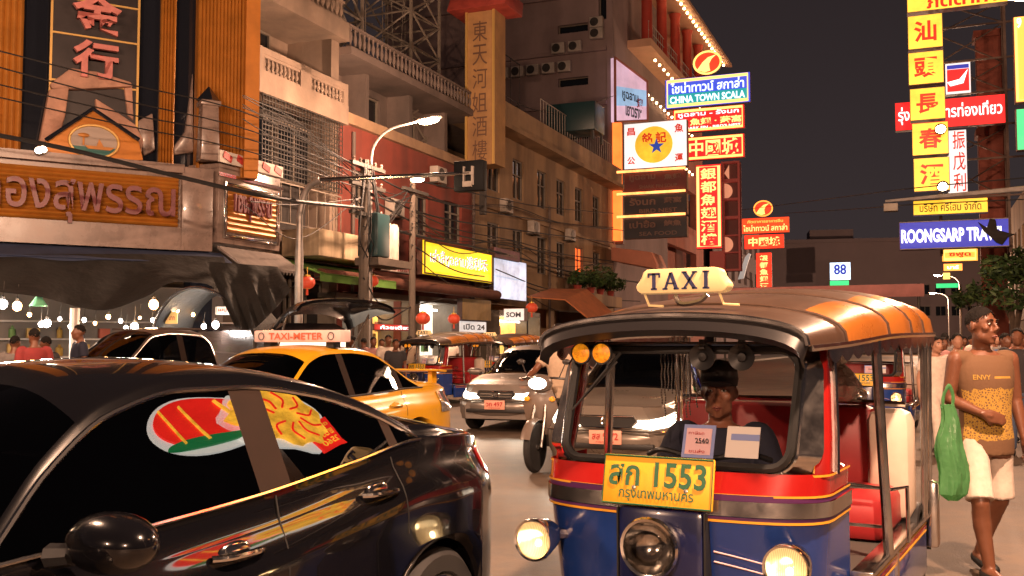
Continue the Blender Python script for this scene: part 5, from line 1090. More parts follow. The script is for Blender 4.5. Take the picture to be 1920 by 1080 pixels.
# ------------------------------------------------------------------ the black saloon in front
BK = CarShape([(-.76, .54), (-.70, .62), (-.55, .735), (-.3, .82), (0, .85), (1.3, .85), (2.3, .835), (2.8, .79), (3.2, .68), (3.4, .50)],
              [(-.85, .93), (-.6, 1.03), (.1, 1.075), (.5, 1.025), (1.05, .96), (1.9, .905), (2.4, .88), (3.0, .80), (3.4, .62)],
              [(-.3, .9), (-.02, 1.04), (.08, 1.085), (.3, 1.19), (.6, 1.28), (.95, 1.325), (1.2, 1.325), (1.5, 1.265), (1.75, 1.12), (1.98, .915), (2.2, .75)],
              [(-.85, .98), (-.5, 1.08), (-.25, 1.13), (.3, 1.305), (.7, 1.40), (1.1, 1.432), (1.4, 1.415), (1.65, 1.35), (2.25, 1.05), (2.5, .975), (3.0, .90), (3.4, .68)], 2.57, xr=-.76)
black = thing('black_saloon', 'glossy black saloon with tinted windows and a chrome window line close to the camera', 'car')
build_car(black, BK, 'paint_black', [(.28, .86), (1.01, 1.98), (.06, .225)], [(.86, 1.01), (.225, .28)], (1.62, 2.3), (-.2, .55), 'dark_glass')
place(black, (-1.012, 4.715, 0), math.atan2(-math.cos(R(30)), -math.sin(R(30))))
wheels(black, BK)
for s in (1, -1):
    edge_tube(black, BK, .07, 1.97, 'belt', .007, 'chrome', 'belt_chrome', s); edge_tube(black, BK, .07, 1.97, 'top', .009, 'chrome', 'window_chrome', s)
    seam(black, BK, .94, .3, .95, s, .03); seam(black, BK, .28, .72, 1.02, s, .0); seam(black, BK, 2.02, .3, .88, s)
    handle(black, BK, 1.18, .80, s, 'chrome'); handle(black, BK, .42, .90, s, 'chrome')
mir = mirror(black, 1.80, .80, .955, 1, 'paint_black', 1.25); mirror(black, 1.80, -.80, .965, -1, 'paint_black', 1.18)
def shell_patch(T, cs, x0, x1, z0, z1, s, m, name, off=.006, nx=8, nz=6, prof=None):
    def fn(u, v):
        x = lerp(x0, x1, u); a, b = (lerp(z0, z1, v), 0) if prof is None else (lerp(prof(u)[0], prof(u)[1], v), 0)
        return (x, s * (cs.y_at(x, a) + off), a)
    g = G(); g.grid(fn, nx, nz); return g.build(name, MATS[m], T, angle=60)
for s in (1, -1):
    shell_patch(black, BK, -.75, -.46, .80, .95, s, 'tail_red', 'tail_lamp', prof=lambda u: (lerp(.79, .90, u), lerp(.93, 1.0, u)))
    shell_patch(black, BK, 2.75, 3.3, .6, .75, s, 'lamp_glass', 'headlight', prof=lambda u: (lerp(.62, .52, u), lerp(.76, .63, u)))
g = G(); g.tube([(x, s * (BK.W(x) * .998 + .004), .345) for s, xx in ((1, (-.36, -.52, -.70)),) for x in xx], .012, 6); g.build('bumper_strip', MATS['inox'], black)
g = G(); g.bx(3.28, 3.42, -.35, .35, .44, .56); g.build('grille', MATS['grille_black'], black)
g = G(); g.bx(3.41, 3.425, -.17, .17, .34, .45); g.build('number_plate', MATS['plate_white'], black)
g = G(); h, nl, nt = BK.half(1.55); g.tube(curve_pts([(2.3, .72, .96), (2.28, .35, 1.0), (2.25, 0, 1.02)]), .012, 6); g.build('wiper_blade', MATS['rubber'], black)
# a plain driver seat and headrests seen through the glass
g = G(); g.bx(1.0, 1.12, .12, .6, .5, 1.05); g.bx(1.0, 1.12, -.6, -.12, .5, 1.05); g.bx(.1, .25, -.6, .6, .5, 1.0); g.build('seat_back', MATS['rubber'], black, bevel=.03)
mat('sticker_yellow', (.65, .45, .02), .5)
shell_patch(black, BK, -.62, -.52, 1.0, 1.02, 1, 'sticker_yellow', 'sticker', prof=lambda u: (.985, 1.012))
# ------------------------------------------------------------------ generic saloon bodies
def saloon_shape(h=1.46, wb=2.6, w=.85, xr=-.95, xf=3.42):
    k = h / 1.46
    return CarShape([(xr, w * .72), (xr + .12, w * .85), (-.4, w * .97), (0, w), (1.3, w), (2.3, w * .98), (wb + .3, w * .93), (xf - .12, w * .80), (xf, w * .66)],
                    [(xr, .93), (-.6, .98), (.1, .98), (.5, .955), (1.2, .93), (2.0, .90), (2.5, .87), (3.0, .79), (xf, .66)],
                    [(-.5, .8), (-.25, .95), (0, 1.06), (.25, 1.22), (.5, 1.33 * k), (.9, 1.37 * k), (1.25, 1.36 * k), (1.5, 1.30 * k), (1.8, 1.12), (2.1, .90), (2.3, .8)],
                    [(xr, .95), (-.75, 1.03), (-.4, 1.05), (-.25, 1.10), (.35, 1.40 * k), (.7, 1.45 * k), (1.05, h), (1.35, 1.445 * k), (1.6, 1.38 * k), (2.35, .985), (2.6, .94), (3.05, .88), (xf, .70)], wb, xr=xr, xf=xf)
def dress_saloon(T, cs, paint, plate=None, plate_m='plate_white', lights=False, face='oval'):
    build_car(T, cs, paint, [(.28, 1.02), (1.12, 2.08), (-.2, .18)], [(1.02, 1.12), (.18, .28)], (1.6, 2.4), (-.22, .42))
    wheels(T, cs)
    for s in (1, -1):
        edge_tube(T, cs, -.2, 2.05, 'belt', .010, 'rubber', 'window_seal', s); mirror(T, 1.92, s * .80, .98, s, paint)
        seam(T, cs, 1.07, .3, .91, s, .02); seam(T, cs, .22, .68, .95, s); handle(T, cs, 1.25, .78, s, paint); handle(T, cs, .40, .80, s, paint)
        shell_patch(T, cs, cs.xr + .01, -.62, .7, .9, s, 'tail_red', 'tail_lamp', prof=lambda u: (.70, .90))
        # headlight wrapping the corner
        g = G()
        def fn(u, v, s=s):
            x = lerp(cs.xf - .40, cs.xf + .012, u); zz = lerp(lerp(.63, .56, u), lerp(.74, .665, u), v); return (x, s * (cs.y_at(x, zz) + .008), zz)
        g.grid(fn, 8, 4)
        yw = cs.y_at(cs.xf, .6) + .008
        q = [(cs.xf + .012, s * yw, .56), (cs.xf + .012, s * yw, .665), (cs.xf + .02, s * (yw - .20), .655), (cs.xf + .02, s * (yw - .20), .585)]
        g.poly(q); g.build('headlight', MATS['headlight_white' if lights else 'lamp_glass'], T, angle=60)
        if lights:
            l = bpy.data.lights.new('headlight_beam', 'SPOT'); l.energy = 40; l.color = (1, .86, .66); l.spot_size = R(80); l.spot_blend = .7; l.shadow_soft_size = .08
            lo = bpy.data.objects.new('headlight_beam', l); COL.objects.link(lo); lo.parent = T; lo.location = (cs.xf + .06, s * (yw - .1), .62); lo.rotation_euler = (R(82), 0, R(-90))
    xf = cs.xf; w = cs.W(xf)
    # grille
    g = G(); ol = [(xf + .014, y, z) for y, z in [(-.30, .70), (-.34, .64), (-.26, .575), (.26, .575), (.34, .64), (.30, .70)]]; g.prism(ol, (.012, 0, 0)); gr = g.build('grille', MATS['grille_black'], T)
    g = G(); g.tube([(p[0] + .016, p[1], p[2]) for p in ol], .011, 6, closed=True)
    if face == 'bars': g.bx(xf + .028, xf + .038, -.28, .28, .645, .66); g.bx(xf + .028, xf + .038, -.28, .28, .605, .615)
    g.build('chrome_trim', MATS['chrome'], gr)
    g = G(); n = 18
    g.tube([(xf + .042, .062 * math.cos(2 * math.pi * i / n), .643 + .042 * math.sin(2 * math.pi * i / n)) for i in range(n)], .007, 6, closed=True)
    if face == 'oval': g.tube([(xf + .042, .03 * math.cos(2 * math.pi * i / n), .65 + .034 * math.sin(2 * math.pi * i / n)) for i in range(n)], .005, 6, closed=True)
    else: g.tube([(xf + .042, -.04, .66), (xf + .042, 0, .61), (xf + .042, .04, .66)], .006, 6)
    g.build('round_badge', MATS['chrome'], gr)
    # bumper: convex moulding with a dark lower intake
    g = G(); rr = []
    for z, d in ((.27, -.02), (.33, .05), (.44, .075), (.52, .06), (.545, .0)):
        rr.append([(xf + d - .30 * (abs(t) ** 3.2), t * cs.W(xf - .3) * 1.0, z) for t in [i / 10 - 1 for i in range(21)]])
    g.loft(rr, closed=False); g.build('bumper', MATS[paint], T, angle=60)
    g = G(); g.bx(xf - .02, xf + .068, -.52, .52, .345, .405); g.build('lower_intake', MATS['grille_black'], T, bevel=.01)
    g = G(); g.tube(curve_pts([(xf - .2, -.75, .535), (xf + .05, -.5, .54), (xf + .075, 0, .54), (xf + .05, .5, .54), (xf - .2, .75, .535)]), .010, 6); g.build('bumper_strip', MATS['chrome'], T)
    if plate:
        Mx = Matrix.Translation((xf + .10, 0, .475)) @ Matrix.Rotation(R(90), 4, 'Z')
        g = G(); g.bx(-.18, .18, -.005, .01, -.075, .075); g.xform(Mx); p = g.build('number_plate', MATS[plate_m], T, bevel=.006); g = G(); put_text(g, plate, 0, .012, -.012, width=.29, height=.075, bold=.02, M=Mx); put_text(g, 'กรุงเทพ', 0, -.052, -.012, width=.2, height=.025, M=Mx); g.build('lettering', MATS['ink_red' if plate_m != 'plate_white' else 'ink_dark'], p)
def head_rot(deg): return math.atan2(-math.cos(R(deg)), -math.sin(R(deg)))
def put_car(T, cs, px, Y, deg, front=True):   # nose centre (or rear left flank) at pixel column px, depth Y
    rot = head_rot(deg); p = P(px, 645, Y); d = Vector((-math.sin(R(deg)), -math.cos(R(deg)), 0))
    place(T, Vector((p.x, p.y, 0)) - d * cs.xf, rot)
tx_ = thing('yellow_taxi', 'yellow saloon taxi with a long TAXI-METER sign on its roof and a boot spoiler', 'taxi'); TXS = saloon_shape(1.47)
dress_saloon(tx_, TXS, 'paint_yellow'); d = Vector((-math.sin(R(30)), -math.cos(R(30)), 0)); lf = Vector((math.cos(R(30)), -math.sin(R(30)), 0))
place(tx_, Vector((-1.058, 11.4, 0)) - lf * .85, head_rot(30))
mat('meter_sign', (.62, .42, .36), .5, emit=.12, ecol=(1, .62, .5), noise=(6, .1)); mat('meter_letter', (.55, .12, .06), .5)
g = G(); g.bx(.94, 1.12, -.62, .62, 1.50, 1.63); sg = g.build('taxi_meter_sign', MATS['meter_sign'], tx_, bevel=.015)
for sx, xx in ((1, 1.128), (-1, .932)):
    Mx = Matrix.Translation((xx, 0, 1.565)) @ Matrix.Rotation(R(90 * sx), 4, 'Z'); g = G(); put_text(g, 'TAXI-METER', 0, 0, -.002, width=.78, height=.075, bold=.02, M=Mx); g.build('lettering', MATS['meter_letter'], sg)
    for yy in (-.5, .5):
        g = G(); g.tube([Mx @ Vector((yy + .04 * math.cos(2 * math.pi * i / 14), -.002, .04 * math.sin(2 * math.pi * i / 14))) for i in range(14)], .005, 5, closed=True); g.build('emblem_ring', MATS['ink_dark'], sg)
g = G(); g.bx(.97, 1.09, -.5, -.4, 1.44, 1.51); g.bx(.97, 1.09, .4, .5, 1.44, 1.51); g.build('sign_foot', MATS['rubber'], sg)
g = G(); g.prism([(-.92, -.62, 1.16), (-.72, -.62, 1.175), (-.70, -.62, 1.155), (-.90, -.62, 1.13)], (0, 1.24, 0)); sp = g.build('spoiler', MATS['paint_yellow'], tx_, bevel=.01); g = G(); g.bx(-.86, -.76, -.5, -.44, .99, 1.15); g.bx(-.86, -.76, .44, .5, .99, 1.15); g.build('spoiler_leg', MATS['paint_yellow'], sp)
shell_patch(tx_, TXS, TXS.xr + .005, -.5, .70, .93, 1, 'lamp_glass', 'reflector', off=.012, prof=lambda u: (.68, .92))
sv = thing('silver_saloon', 'silver saloon with lit headlights and a dark orange number plate facing the camera', 'car'); SVS = saloon_shape(1.46)
dress_saloon(sv, SVS, 'paint_silver', 'วก 497', 'plate_orange', True, 'bars'); put_car(sv, SVS, 931, 16.6, 19)
tb = thing('beige_saloon', 'beige saloon with a round chrome badge seen through the tuk tuk windscreen', 'car'); TBS = saloon_shape(1.48)
dress_saloon(tb, TBS, 'paint_beige', 'สส 9172', 'plate_orange', True, 'oval'); put_car(tb, TBS, 1138, 10.9, 20)
fl_ = thing('dark_saloon', 'dark saloon with only its roof showing at the left edge behind the black car', 'car'); FLS = saloon_shape(1.46); dress_saloon(fl_, FLS, 'paint_dark'); p = P(10, 645, 13.0); place(fl_, (p.x - .6, p.y, 0), head_rot(34))
# ------------------------------------------------------------------ double cab pickup
PU = CarShape([(-1.15, .80), (-1.05, .86), (0, .88), (2.4, .88), (3.4, .82), (3.75, .62)], [(-1.15, 1.06), (.5, 1.08), (1.4, 1.08), (2.6, 1.05), (3.2, 1.0), (3.75, .8)],
              [(.60, .9), (.74, 1.06), (.86, 1.5), (1.05, 1.62), (1.6, 1.65), (2.0, 1.60), (2.35, 1.35), (2.75, 1.02), (2.9, .9)],
              [(-1.15, 1.08), (.55, 1.10), (.70, 1.12), (.82, 1.62), (1.0, 1.73), (1.5, 1.76), (1.95, 1.72), (2.15, 1.62), (2.95, 1.14), (3.2, 1.08), (3.75, .84)], 3.0, r=.39, zax=.36, sill=.32, xr=-1.15, xf=3.75, tumble=.30)
pk = thing('grey_pickup', 'grey brown double cab pickup parked beyond the yellow taxi', 'pickup')
build_car(pk, PU, 'paint_grey', [(.80, 1.42), (1.54, 2.70)], [(1.42, 1.54)], (2.0, 3.0), (.66, .80))
wheels(pk, PU, .36)
for s in (1, -1):
    mirror(pk, 2.5, s * .82, 1.15, s, 'paint_grey', 1.2); edge_tube(pk, PU, .8, 2.7, 'top', .012, 'inox', 'window_trim', s); seam(pk, PU, 1.48, .45, 1.05, s); handle(pk, PU, 1.7, .95, s, 'paint_grey')
    g = G(); g.tube([(1.0, s * .60, 1.735), (1.9, s * .60, 1.735)], .02, 6); g.build('roof_rail', MATS['paint_grey'], pk)
p = P(290, 645, 17.2); place(pk, Vector((p.x, p.y, 0)) - Vector((-math.sin(R(32)), -math.cos(R(32)), 0)) * 1.5, head_rot(32))
# ================================================================== people (local: facing -y, x to the image right, z up)
from mathutils.bvhtree import BVHTree
mat('skin_brown', (.16, .062, .032), .45, noise=(14, .12)); mat('skin_dark', (.23, .095, .055), .45, noise=(14, .12)); mat('skin_light', (.38, .19, .12), .5, noise=(14, .1))
mat('hair_black', (.010, .008, .007), .85, noise=(60, .5), bump=(90, 1, .01), spec=.2); mat('eye_white', (.6, .55, .5), .3); mat('iris_dark', (.01, .007, .005), .2); mat('lip', (.20, .06, .045), .45)
def remeshed(g, name, mats, parent, voxel=.012, it=4, fac_=.5):
    me = g.mesh('tmp'); o = bpy.data.objects.new('tmp', me); COL.objects.link(o)
    r = o.modifiers.new('r', 'REMESH'); r.mode = 'VOXEL'; r.voxel_size = voxel; r.use_smooth_shade = True
    s = o.modifiers.new('s', 'SMOOTH'); s.iterations = it; s.factor = fac_
    nm = bpy.data.meshes.new_from_object(o.evaluated_get(bpy.context.evaluated_depsgraph_get())); nm.name = name
    bpy.data.objects.remove(o); bpy.data.meshes.remove(me)
    nm.materials.clear(); nm.materials.append(mats)
    for p in nm.polygons: p.use_smooth = True
    o = bpy.data.objects.new(name, nm); COL.objects.link(o)
    if parent is not None: o.parent = parent
    return o
def limb(g, pts, rs, n=12, ends=True):
    c = curve_pts(pts, 5); k = len(c); rr = []
    for i in range(k):
        t = i / (k - 1) * (len(rs) - 1); a = min(int(t), len(rs) - 2); rr.append(lerp(rs[a], rs[a + 1], t - a))
    g.tube(c, rr, n)
    if ends: g.ell(c[0], (rr[0],) * 3, 10, 6); g.ell(c[-1], (rr[-1],) * 3, 10, 6)
def head_geo(g, M):
    def e(c, d, rot=None):
        h = G(); h.ell(c, d, 14, 10, rot); h.xform(M); g.add(h.v, h.f)
    def t(pts, rs):
        h = G(); h.tube(pts, rs, 8); h.xform(M); g.add(h.v, h.f)
    e((0, .012, .03), (.076, .094, .092)); e((0, -.018, -.045), (.060, .072, .068)); e((0, -.068, -.098), (.026, .022, .02)); e((0, -.03, -.07), (.055, .055, .045))
    for s in (-1, 1):
        e((s * .044, -.062, -.012), (.024, .024, .022)); e((s * .078, .012, -.002), (.011, .022, .033), (0, 0, s * .3)); e((s * .03, -.082, .034), (.026, .013, .009)); e((s * .014, -.103, -.026), (.011, .012, .010)); e((s * .048, -.03, -.065), (.016, .03, .03))
    t([(0, -.086, .03), (0, -.102, .002), (0, -.116, -.022)], [.009, .011, .015]); e((0, -.088, -.060), (.027, .014, .010)); e((0, -.086, -.074), (.024, .014, .010)); e((0, -.088, -.035), (.03, .012, .02))
def hand_geo(g, wrist, fdir, palm_n, curl=.5, r=.0085, s=1, thumb=1):
    f = Vector(fdir).normalized(); n = Vector(palm_n); n = (n - f * n.dot(f)).normalized(); side = f.cross(n); w = Vector(wrist)
    h = G()
    for k in range(4):
        a = w + side * ((k - 1.5) * .019) * s; h.tube([w + side * (k - 1.5) * .010, a + f * .04, a + f * .085], [.016, .014, .012], 8)
        ln = (.062, .072, .068, .052)[k]; p = a + f * .085; pts = [p]; d = f.copy()
        for j in range(3):
            d = (d * math.cos(curl * (.35 + .25 * j)) + n * math.sin(curl * (.35 + .25 * j))).normalized(); p = p + d * ln * (.45, .32, .26)[j]; pts.append(p.copy())
        h.tube(pts, [r * 1.1, r * 1.05, r, r * .85], 8)
    b = w + side * (thumb * .028) + f * .03; h.tube([w + side * thumb * .012, b, b + (side * thumb * .8 + f + n * .5).normalized() * .035, b + (side * thumb * .5 + f * 1.1 + n * .8).normalized() * .065], [.014, .013, .0105, .009], 8)
    h.tube([w - f * .03, w + f * .05], [.022, .026], 10, flat=.6)
    g.add(h.v, h.f)
def torso_rings(z0, z1, lean=(0, 0), fat=1.0, grow=0.0, H=1.0, cx=0.0):
    prof = [(.76, .155, .105, 0), (.86, .16, .108, 0), (.98, .145, .098, -.005), (1.10, .150, .102, 0), (1.24, .172, .112, .004), (1.33, .178, .105, .012), (1.395, .140, .082, .018), (1.43, .075, .06, .02)]
    fx, fy, fc = table([(p[0], p[1]) for p in prof]), table([(p[0], p[2]) for p in prof]), table([(p[0], p[3]) for p in prof]); out = []
    for i in range(17):
        z = lerp(z0, z1, i / 16); t = (z - .8) / .6
        out.append([(cx + lean[0] * t + (fx(z) * fat + grow) * math.cos(2 * math.pi * j / 28), lean[1] * t + fc(z) + (fy(z) * fat + grow) * math.sin(2 * math.pi * j / 28), z) for j in range(28)])
    return out
STAND = dict(hip=((-.088, 0, .86), (.088, 0, .86)), knee=((-.10, -.02, .47), (.10, -.01, .47)), ankle=((-.105, .02, .08), (.105, .02, .08)), toe=((-.12, -.15, .03), (.12, -.15, .03)),
             shoulder=((-.185, .01, 1.365), (.185, .01, 1.365)), elbow=((-.235, .03, 1.10), (.235, .03, 1.10)), wrist=((-.23, -.05, .87), (.23, -.05, .87)), hand=((-.0, -.25, -1), (.0, -.25, -1)), palm=((1, 0, 0), (-1, 0, 0)), neck=(0, .02, 1.40), head=(0, -.01, 1.575))
def walking(k=.16, arm=.12):
    d = {a: b for a, b in STAND.items()}
    d['knee'] = ((-.095, -.13, .48), (.095, .0, .47)); d['ankle'] = ((-.10, -k, .09), (.10, k * 1.1, .13)); d['toe'] = ((-.11, -k - .16, .05), (.11, k * .8 - .10, .03)); d['wrist'] = ((-.24, .06, .88), (.24, -arm - .06, .90)); d['elbow'] = ((-.24, .07, 1.11), (.24, .0, 1.11)); return d
def make_person(label, loc, rot, height=1.7, pose=None, shirt='cloth_white', trousers='cloth_dark', skin='skin_brown', hair='hair_black', sleeves='short', short_trousers=False, yaw=0, fat=1.0, lean=(0, 0), voxel=.016, face=True, upper=False, hem=.80, group=None, cap=None, shoes='rubber', longhair=False):
    p = pose or STAND; o = thing('person', label, 'person', loc, rot, group); o.scale = (height / 1.7,) * 3
    Mh = Matrix.Translation(p['head']) @ Matrix.Rotation(R(yaw), 4, 'Z')
    g = G(); g.loft(torso_rings(.76, 1.43, lean, fat)); head_geo(g, Mh)
    nk = Vector(p['neck']); hd = Vector(p['head']); limb(g, [nk + Vector((0, .01, -.04)), nk + Vector((0, .005, .04)), hd + Vector((0, .012, -.06))], [.068, .056, .054])
    for k in (0, 1):
        if not upper:
            limb(g, [p['hip'][k], Vector(p['hip'][k]).lerp(Vector(p['knee'][k]), .5), p['knee'][k]], [.088, .078, .056])
            a, b = Vector(p['knee'][k]), Vector(p['ankle'][k]); limb(g, [a, a.lerp(b, .35) + Vector((0, .018, 0)), b], [.054, .056, .036])
            t = Vector(p['toe'][k]); limb(g, [b + Vector((0, .03, -.03)), b.lerp(t, .5) + Vector((0, 0, -.02)), t], [.038, .036, .026])
        s, e, w = Vector(p['shoulder'][k]), Vector(p['elbow'][k]), Vector(p['wrist'][k]); limb(g, [s, s.lerp(e, .5), e], [.056, .048, .040]); limb(g, [e, e.lerp(w, .4), w], [.040, .038, .025])
        if voxel <= .014: hand_geo(g, w, p['hand'][k], p['palm'][k], p.get('curl', (.5, .5))[k], thumb=(1, -1)[k] * p.get('thumb', (1, 1))[k])
        else: hand_geo(g, w, p['hand'][k], p['palm'][k], .4, r=.012, thumb=(1, -1)[k])
    body = remeshed(g, 'body', MATS[skin], o, voxel, 3 if voxel > .01 else 4)
    # clothes
    if shirt:
        g = G(); g.loft(torso_rings(hem, 1.415 if sleeves != 'none' else 1.40, lean, fat, .014))
        for k in (0, 1):
            s, e, w = Vector(p['shoulder'][k]), Vector(p['elbow'][k]), Vector(p['wrist'][k])
            if sleeves == 'short': limb(g, [s + Vector(((1, -1)[k] * .05, 0, .0)), s, s.lerp(e, .62)], [.07, .071, .068], ends=False)
            elif sleeves == 'long': limb(g, [s + Vector(((1, -1)[k] * .05, 0, 0)), s, s.lerp(e, .5), e, e.lerp(w, .5), e.lerp(w, .92)], [.066, .066, .058, .052, .048, .040])
            else: limb(g, [s + Vector(((1, -1)[k] * .07, 0, .0)), s + Vector(((1, -1)[k] * .022, 0, .004))], [.056, .058])
        remeshed(g, 'shirt', MATS[shirt], o, max(voxel, .010), 3)
    if not upper:
        g = G()
        for k in (0, 1):
            h, kn, an = Vector(p['hip'][k]), Vector(p['knee'][k]), Vector(p['ankle'][k])
            limb(g, [h + Vector((0, 0, .03)), h.lerp(kn, .5), kn.lerp(h, .05)] if short_trousers else [h + Vector((0, 0, .03)), h.lerp(kn, .5), kn, kn.lerp(an, .5), kn.lerp(an, .93)], [.088, .082, .088] if short_trousers else [.105, .094, .072, .066, .058], ends=not short_trousers)
        g.loft(torso_rings(.78, .93, (lean[0] * .2, lean[1] * .2), fat, .012)); remeshed(g, 'trousers', MATS[trousers], o, max(voxel, .010), 3)
        for k in (0, 1):
            b, t = Vector(p['ankle'][k]), Vector(p['toe'][k]); g = G(); limb(g, [b + Vector((0, .045, -.05)), b.lerp(t, .5) + Vector((0, 0, -.035)), t + Vector((0, -.01, -.006))], [.040, .043, .034]); q = g.build('shoe', MATS[shoes], o); 
    # hair
    g = G()
    def hfn(u, v):
        az = 2 * math.pi * u; fr = math.cos(az)                     # az 0: forehead
        lim = lerp(56, 120, (.5 - .5 * fr) ** .5) + (8 * math.exp(-((abs(math.sin(az)) - 1) / .08) ** 2) if fr > -.3 else 0) if not longhair else lerp(58, 165, min(1, (.5 - .5 * fr) * 1.6)); a = R(lim) * v
        rr = 1.0 + random.uniform(-.004, .022) * (v < .9)
        return Mh @ Vector((.078 * rr * math.sin(a) * math.sin(az), .012 - .097 * rr * math.sin(a) * fr, .032 + .096 * rr * math.cos(a)))
    random.seed(5); nu_, nv_ = (64, 30) if face else (36, 16); g.grid(hfn, nu_, nv_)
    for j in range(nv_ + 1): g.v[nu_ * (nv_ + 1) + j] = g.v[j]
    g.f = [f for k, f in enumerate(g.f) if random.random() > max(0, ((k % nv_ + 1) / nv_ - .80) / .20) * .85]; g.m = [0] * len(g.f)
    g.build('hair', MATS[hair], o, weld=True, angle=70)
    if face:
        for s in (-1, 1):
            g = G(); h = G(); h.ell((s * .030, -.080, .014), (.0125, .009, .0065), 12, 8); h.xform(Mh); e = h.build('eye', MATS['eye_white'], o); h = G(); h.ell((s * .031, -.0868, .014), (.0058, .004, .0058), 10, 6); h.xform(Mh); h.build('iris', MATS['iris_dark'], e)
            h = G(); h.tube([Mh @ Vector(q) for q in ((s * .014, -.094, .036), (s * .03, -.095, .041), (s * .05, -.08, .036))], [.004, .005, .003], 6); h.build('eyebrow', MATS[hair], o)
        h = G(); h.tube([Mh @ Vector(q) for q in ((-.024, -.091, -.066), (-.008, -.101, -.062), (0, -.101, -.064), (.008, -.101, -.062), (.024, -.091, -.066))], [.002, .005, .005, .005, .002], 8); h.tube([Mh @ Vector(q) for q in ((-.020, -.091, -.068), (0, -.099, -.075), (.020, -.091, -.068))], [.002, .006, .002], 8); h.build('lips', MATS['lip'], o)
    if cap:
        h = G(); h.lathe([(.088, -.012), (.094, .02), (.088, .065), (.06, .10), (0, .112)], (0, .012, .045), n=20, sc=(.95, 1.1)); h.ell((0, -.115, .045), (.07, .07, .010), 14, 6, (R(-10), 0, 0)); h.xform(Mh); h.build('cap', MATS[cap], o, angle=60)
    return o
for n_, c_ in dict(cloth_white=(.62, .52, .44), cloth_dark=(.025, .022, .025), cloth_navy=(.012, .014, .03), cloth_blue=(.05, .10, .22), cloth_red=(.25, .03, .03), cloth_beige=(.46, .34, .24), cloth_grey=(.16, .14, .13), cloth_pink=(.5, .24, .22), cloth_denim=(.05, .07, .12), cloth_green=(.06, .14, .06)).items(): mat(n_, c_, .85, noise=(18, .14), bump=(40, .3, .006))
# ------------------------------------------------------------------ the man with the green bag
m = mat('shirt_print', (.14, .072, .034), .85, bump=(40, .3, .006)); nt = m.node_tree; b = nt.nodes['Principled BSDF']
tc = nt.nodes.new('ShaderNodeTexCoord'); vo = nt.nodes.new('ShaderNodeTexVoronoi'); vo.feature = 'DISTANCE_TO_EDGE'; vo.inputs['Scale'].default_value = 62; nz = nt.nodes.new('ShaderNodeTexNoise'); nz.inputs['Scale'].default_value = 20
nt.links.new(tc.outputs['Object'], vo.inputs['Vector']); nt.links.new(tc.outputs['Object'], nz.inputs['Vector'])
th = nt.nodes.new('ShaderNodeMath'); th.operation = 'GREATER_THAN'; th.inputs[1].default_value = .19; nt.links.new(vo.outputs['Distance'], th.inputs[0])
sp = nt.nodes.new('ShaderNodeSeparateXYZ'); nt.links.new(tc.outputs['Object'], sp.inputs[0])
def mth(op, a, bv):
    q = nt.nodes.new('ShaderNodeMath'); q.operation = op
    for i, x in enumerate((a, bv)):
        if isinstance(x, (int, float)): q.inputs[i].default_value = x
        else: nt.links.new(x, q.inputs[i])
    return q.outputs[0]
zn = mth('ADD', sp.outputs['Z'], mth('MULTIPLY', nz.outputs['Fac'], .06)); z1 = mth('LESS_THAN', zn, 1.215); z0 = mth('GREATER_THAN', zn, .90); fy = mth('LESS_THAN', sp.outputs['Y'], -.035)
bar = mth('MULTIPLY', mth('MULTIPLY', mth('LESS_THAN', sp.outputs['Z'], 1.268), mth('GREATER_THAN', sp.outputs['Z'], 1.254)), mth('MULTIPLY', mth('GREATER_THAN', sp.outputs['X'], 0), mth('LESS_THAN', sp.outputs['X'], .12)))
msk = mth('MULTIPLY', mth('MULTIPLY', mth('SUBTRACT', 1.0, th.outputs[0]), mth('MULTIPLY', z1, z0)), fy); msk = mth('MAXIMUM', msk, mth('MULTIPLY', bar, fy))
mc = nt.nodes.new('ShaderNodeMixRGB'); mc.inputs[1].default_value = (.14, .072, .034, 1); mc.inputs[2].default_value = (.40, .235, .04, 1); nt.links.new(msk, mc.inputs[0]); nt.links.new(mc.outputs[0], b.inputs['Base Color'])
mat('shorts_white', (.60, .50, .42), .85, noise=(10, .18), bump=(22, .25, .015))
mp = dict(STAND)
mp.update(shoulder=((-.185, .0, 1.375), (.185, .02, 1.375)), elbow=((-.225, .03, 1.12), (.235, .05, 1.115)), wrist=((-.095, -.155, 1.035), (.255, .0, .87)), hand=((1, -.12, -.32), (.05, -.12, -1)), palm=((-.1, 1, 0), (-1, 0, 0)), curl=(.35, .5), thumb=(-1, 1),
          hip=((-.085, 0, .86), (.085, 0, .86)), knee=((-.122, -.14, .48), (.108, .04, .47)), ankle=((-.075, -.14, .09), (.055, .20, .12)), toe=((-.085, -.31, .035), (.07, .07, .03)), head=(-.015, -.015, 1.585))
q = P(1862, 1075, 6.4)
MAN = make_person('man in brown sleeveless leopard print shirt and white shorts carrying a green bag', (q.x, q.y + .05, 0), R(4), 1.71, mp, 'shirt_print', 'shorts_white', 'skin_brown', sleeves='none', short_trousers=True, yaw=24, voxel=.0085, hem=.77, fat=1.03)
shirt = [c for c in COL.objects if c.parent == MAN and c.name.startswith('shirt')][0]
bv = BVHTree.FromPolygons([v.co for v in shirt.data.vertices], [p.vertices for p in shirt.data.polygons])
g = G(); put_text(g, 'ENVY', -.075, 1.262, 0, width=.10, height=.032, bold=.02)
g.v = [(lambda h: (v[0], (h[0].y if h[0] else -.12) - .003, v[2]))(bv.ray_cast(Vector((v[0], -1, v[2])), Vector((0, 1, 0)))) for v in g.v]
mat('print_yellow', (.40, .235, .04), .8); g.build('lettering', MATS['print_yellow'], shirt)
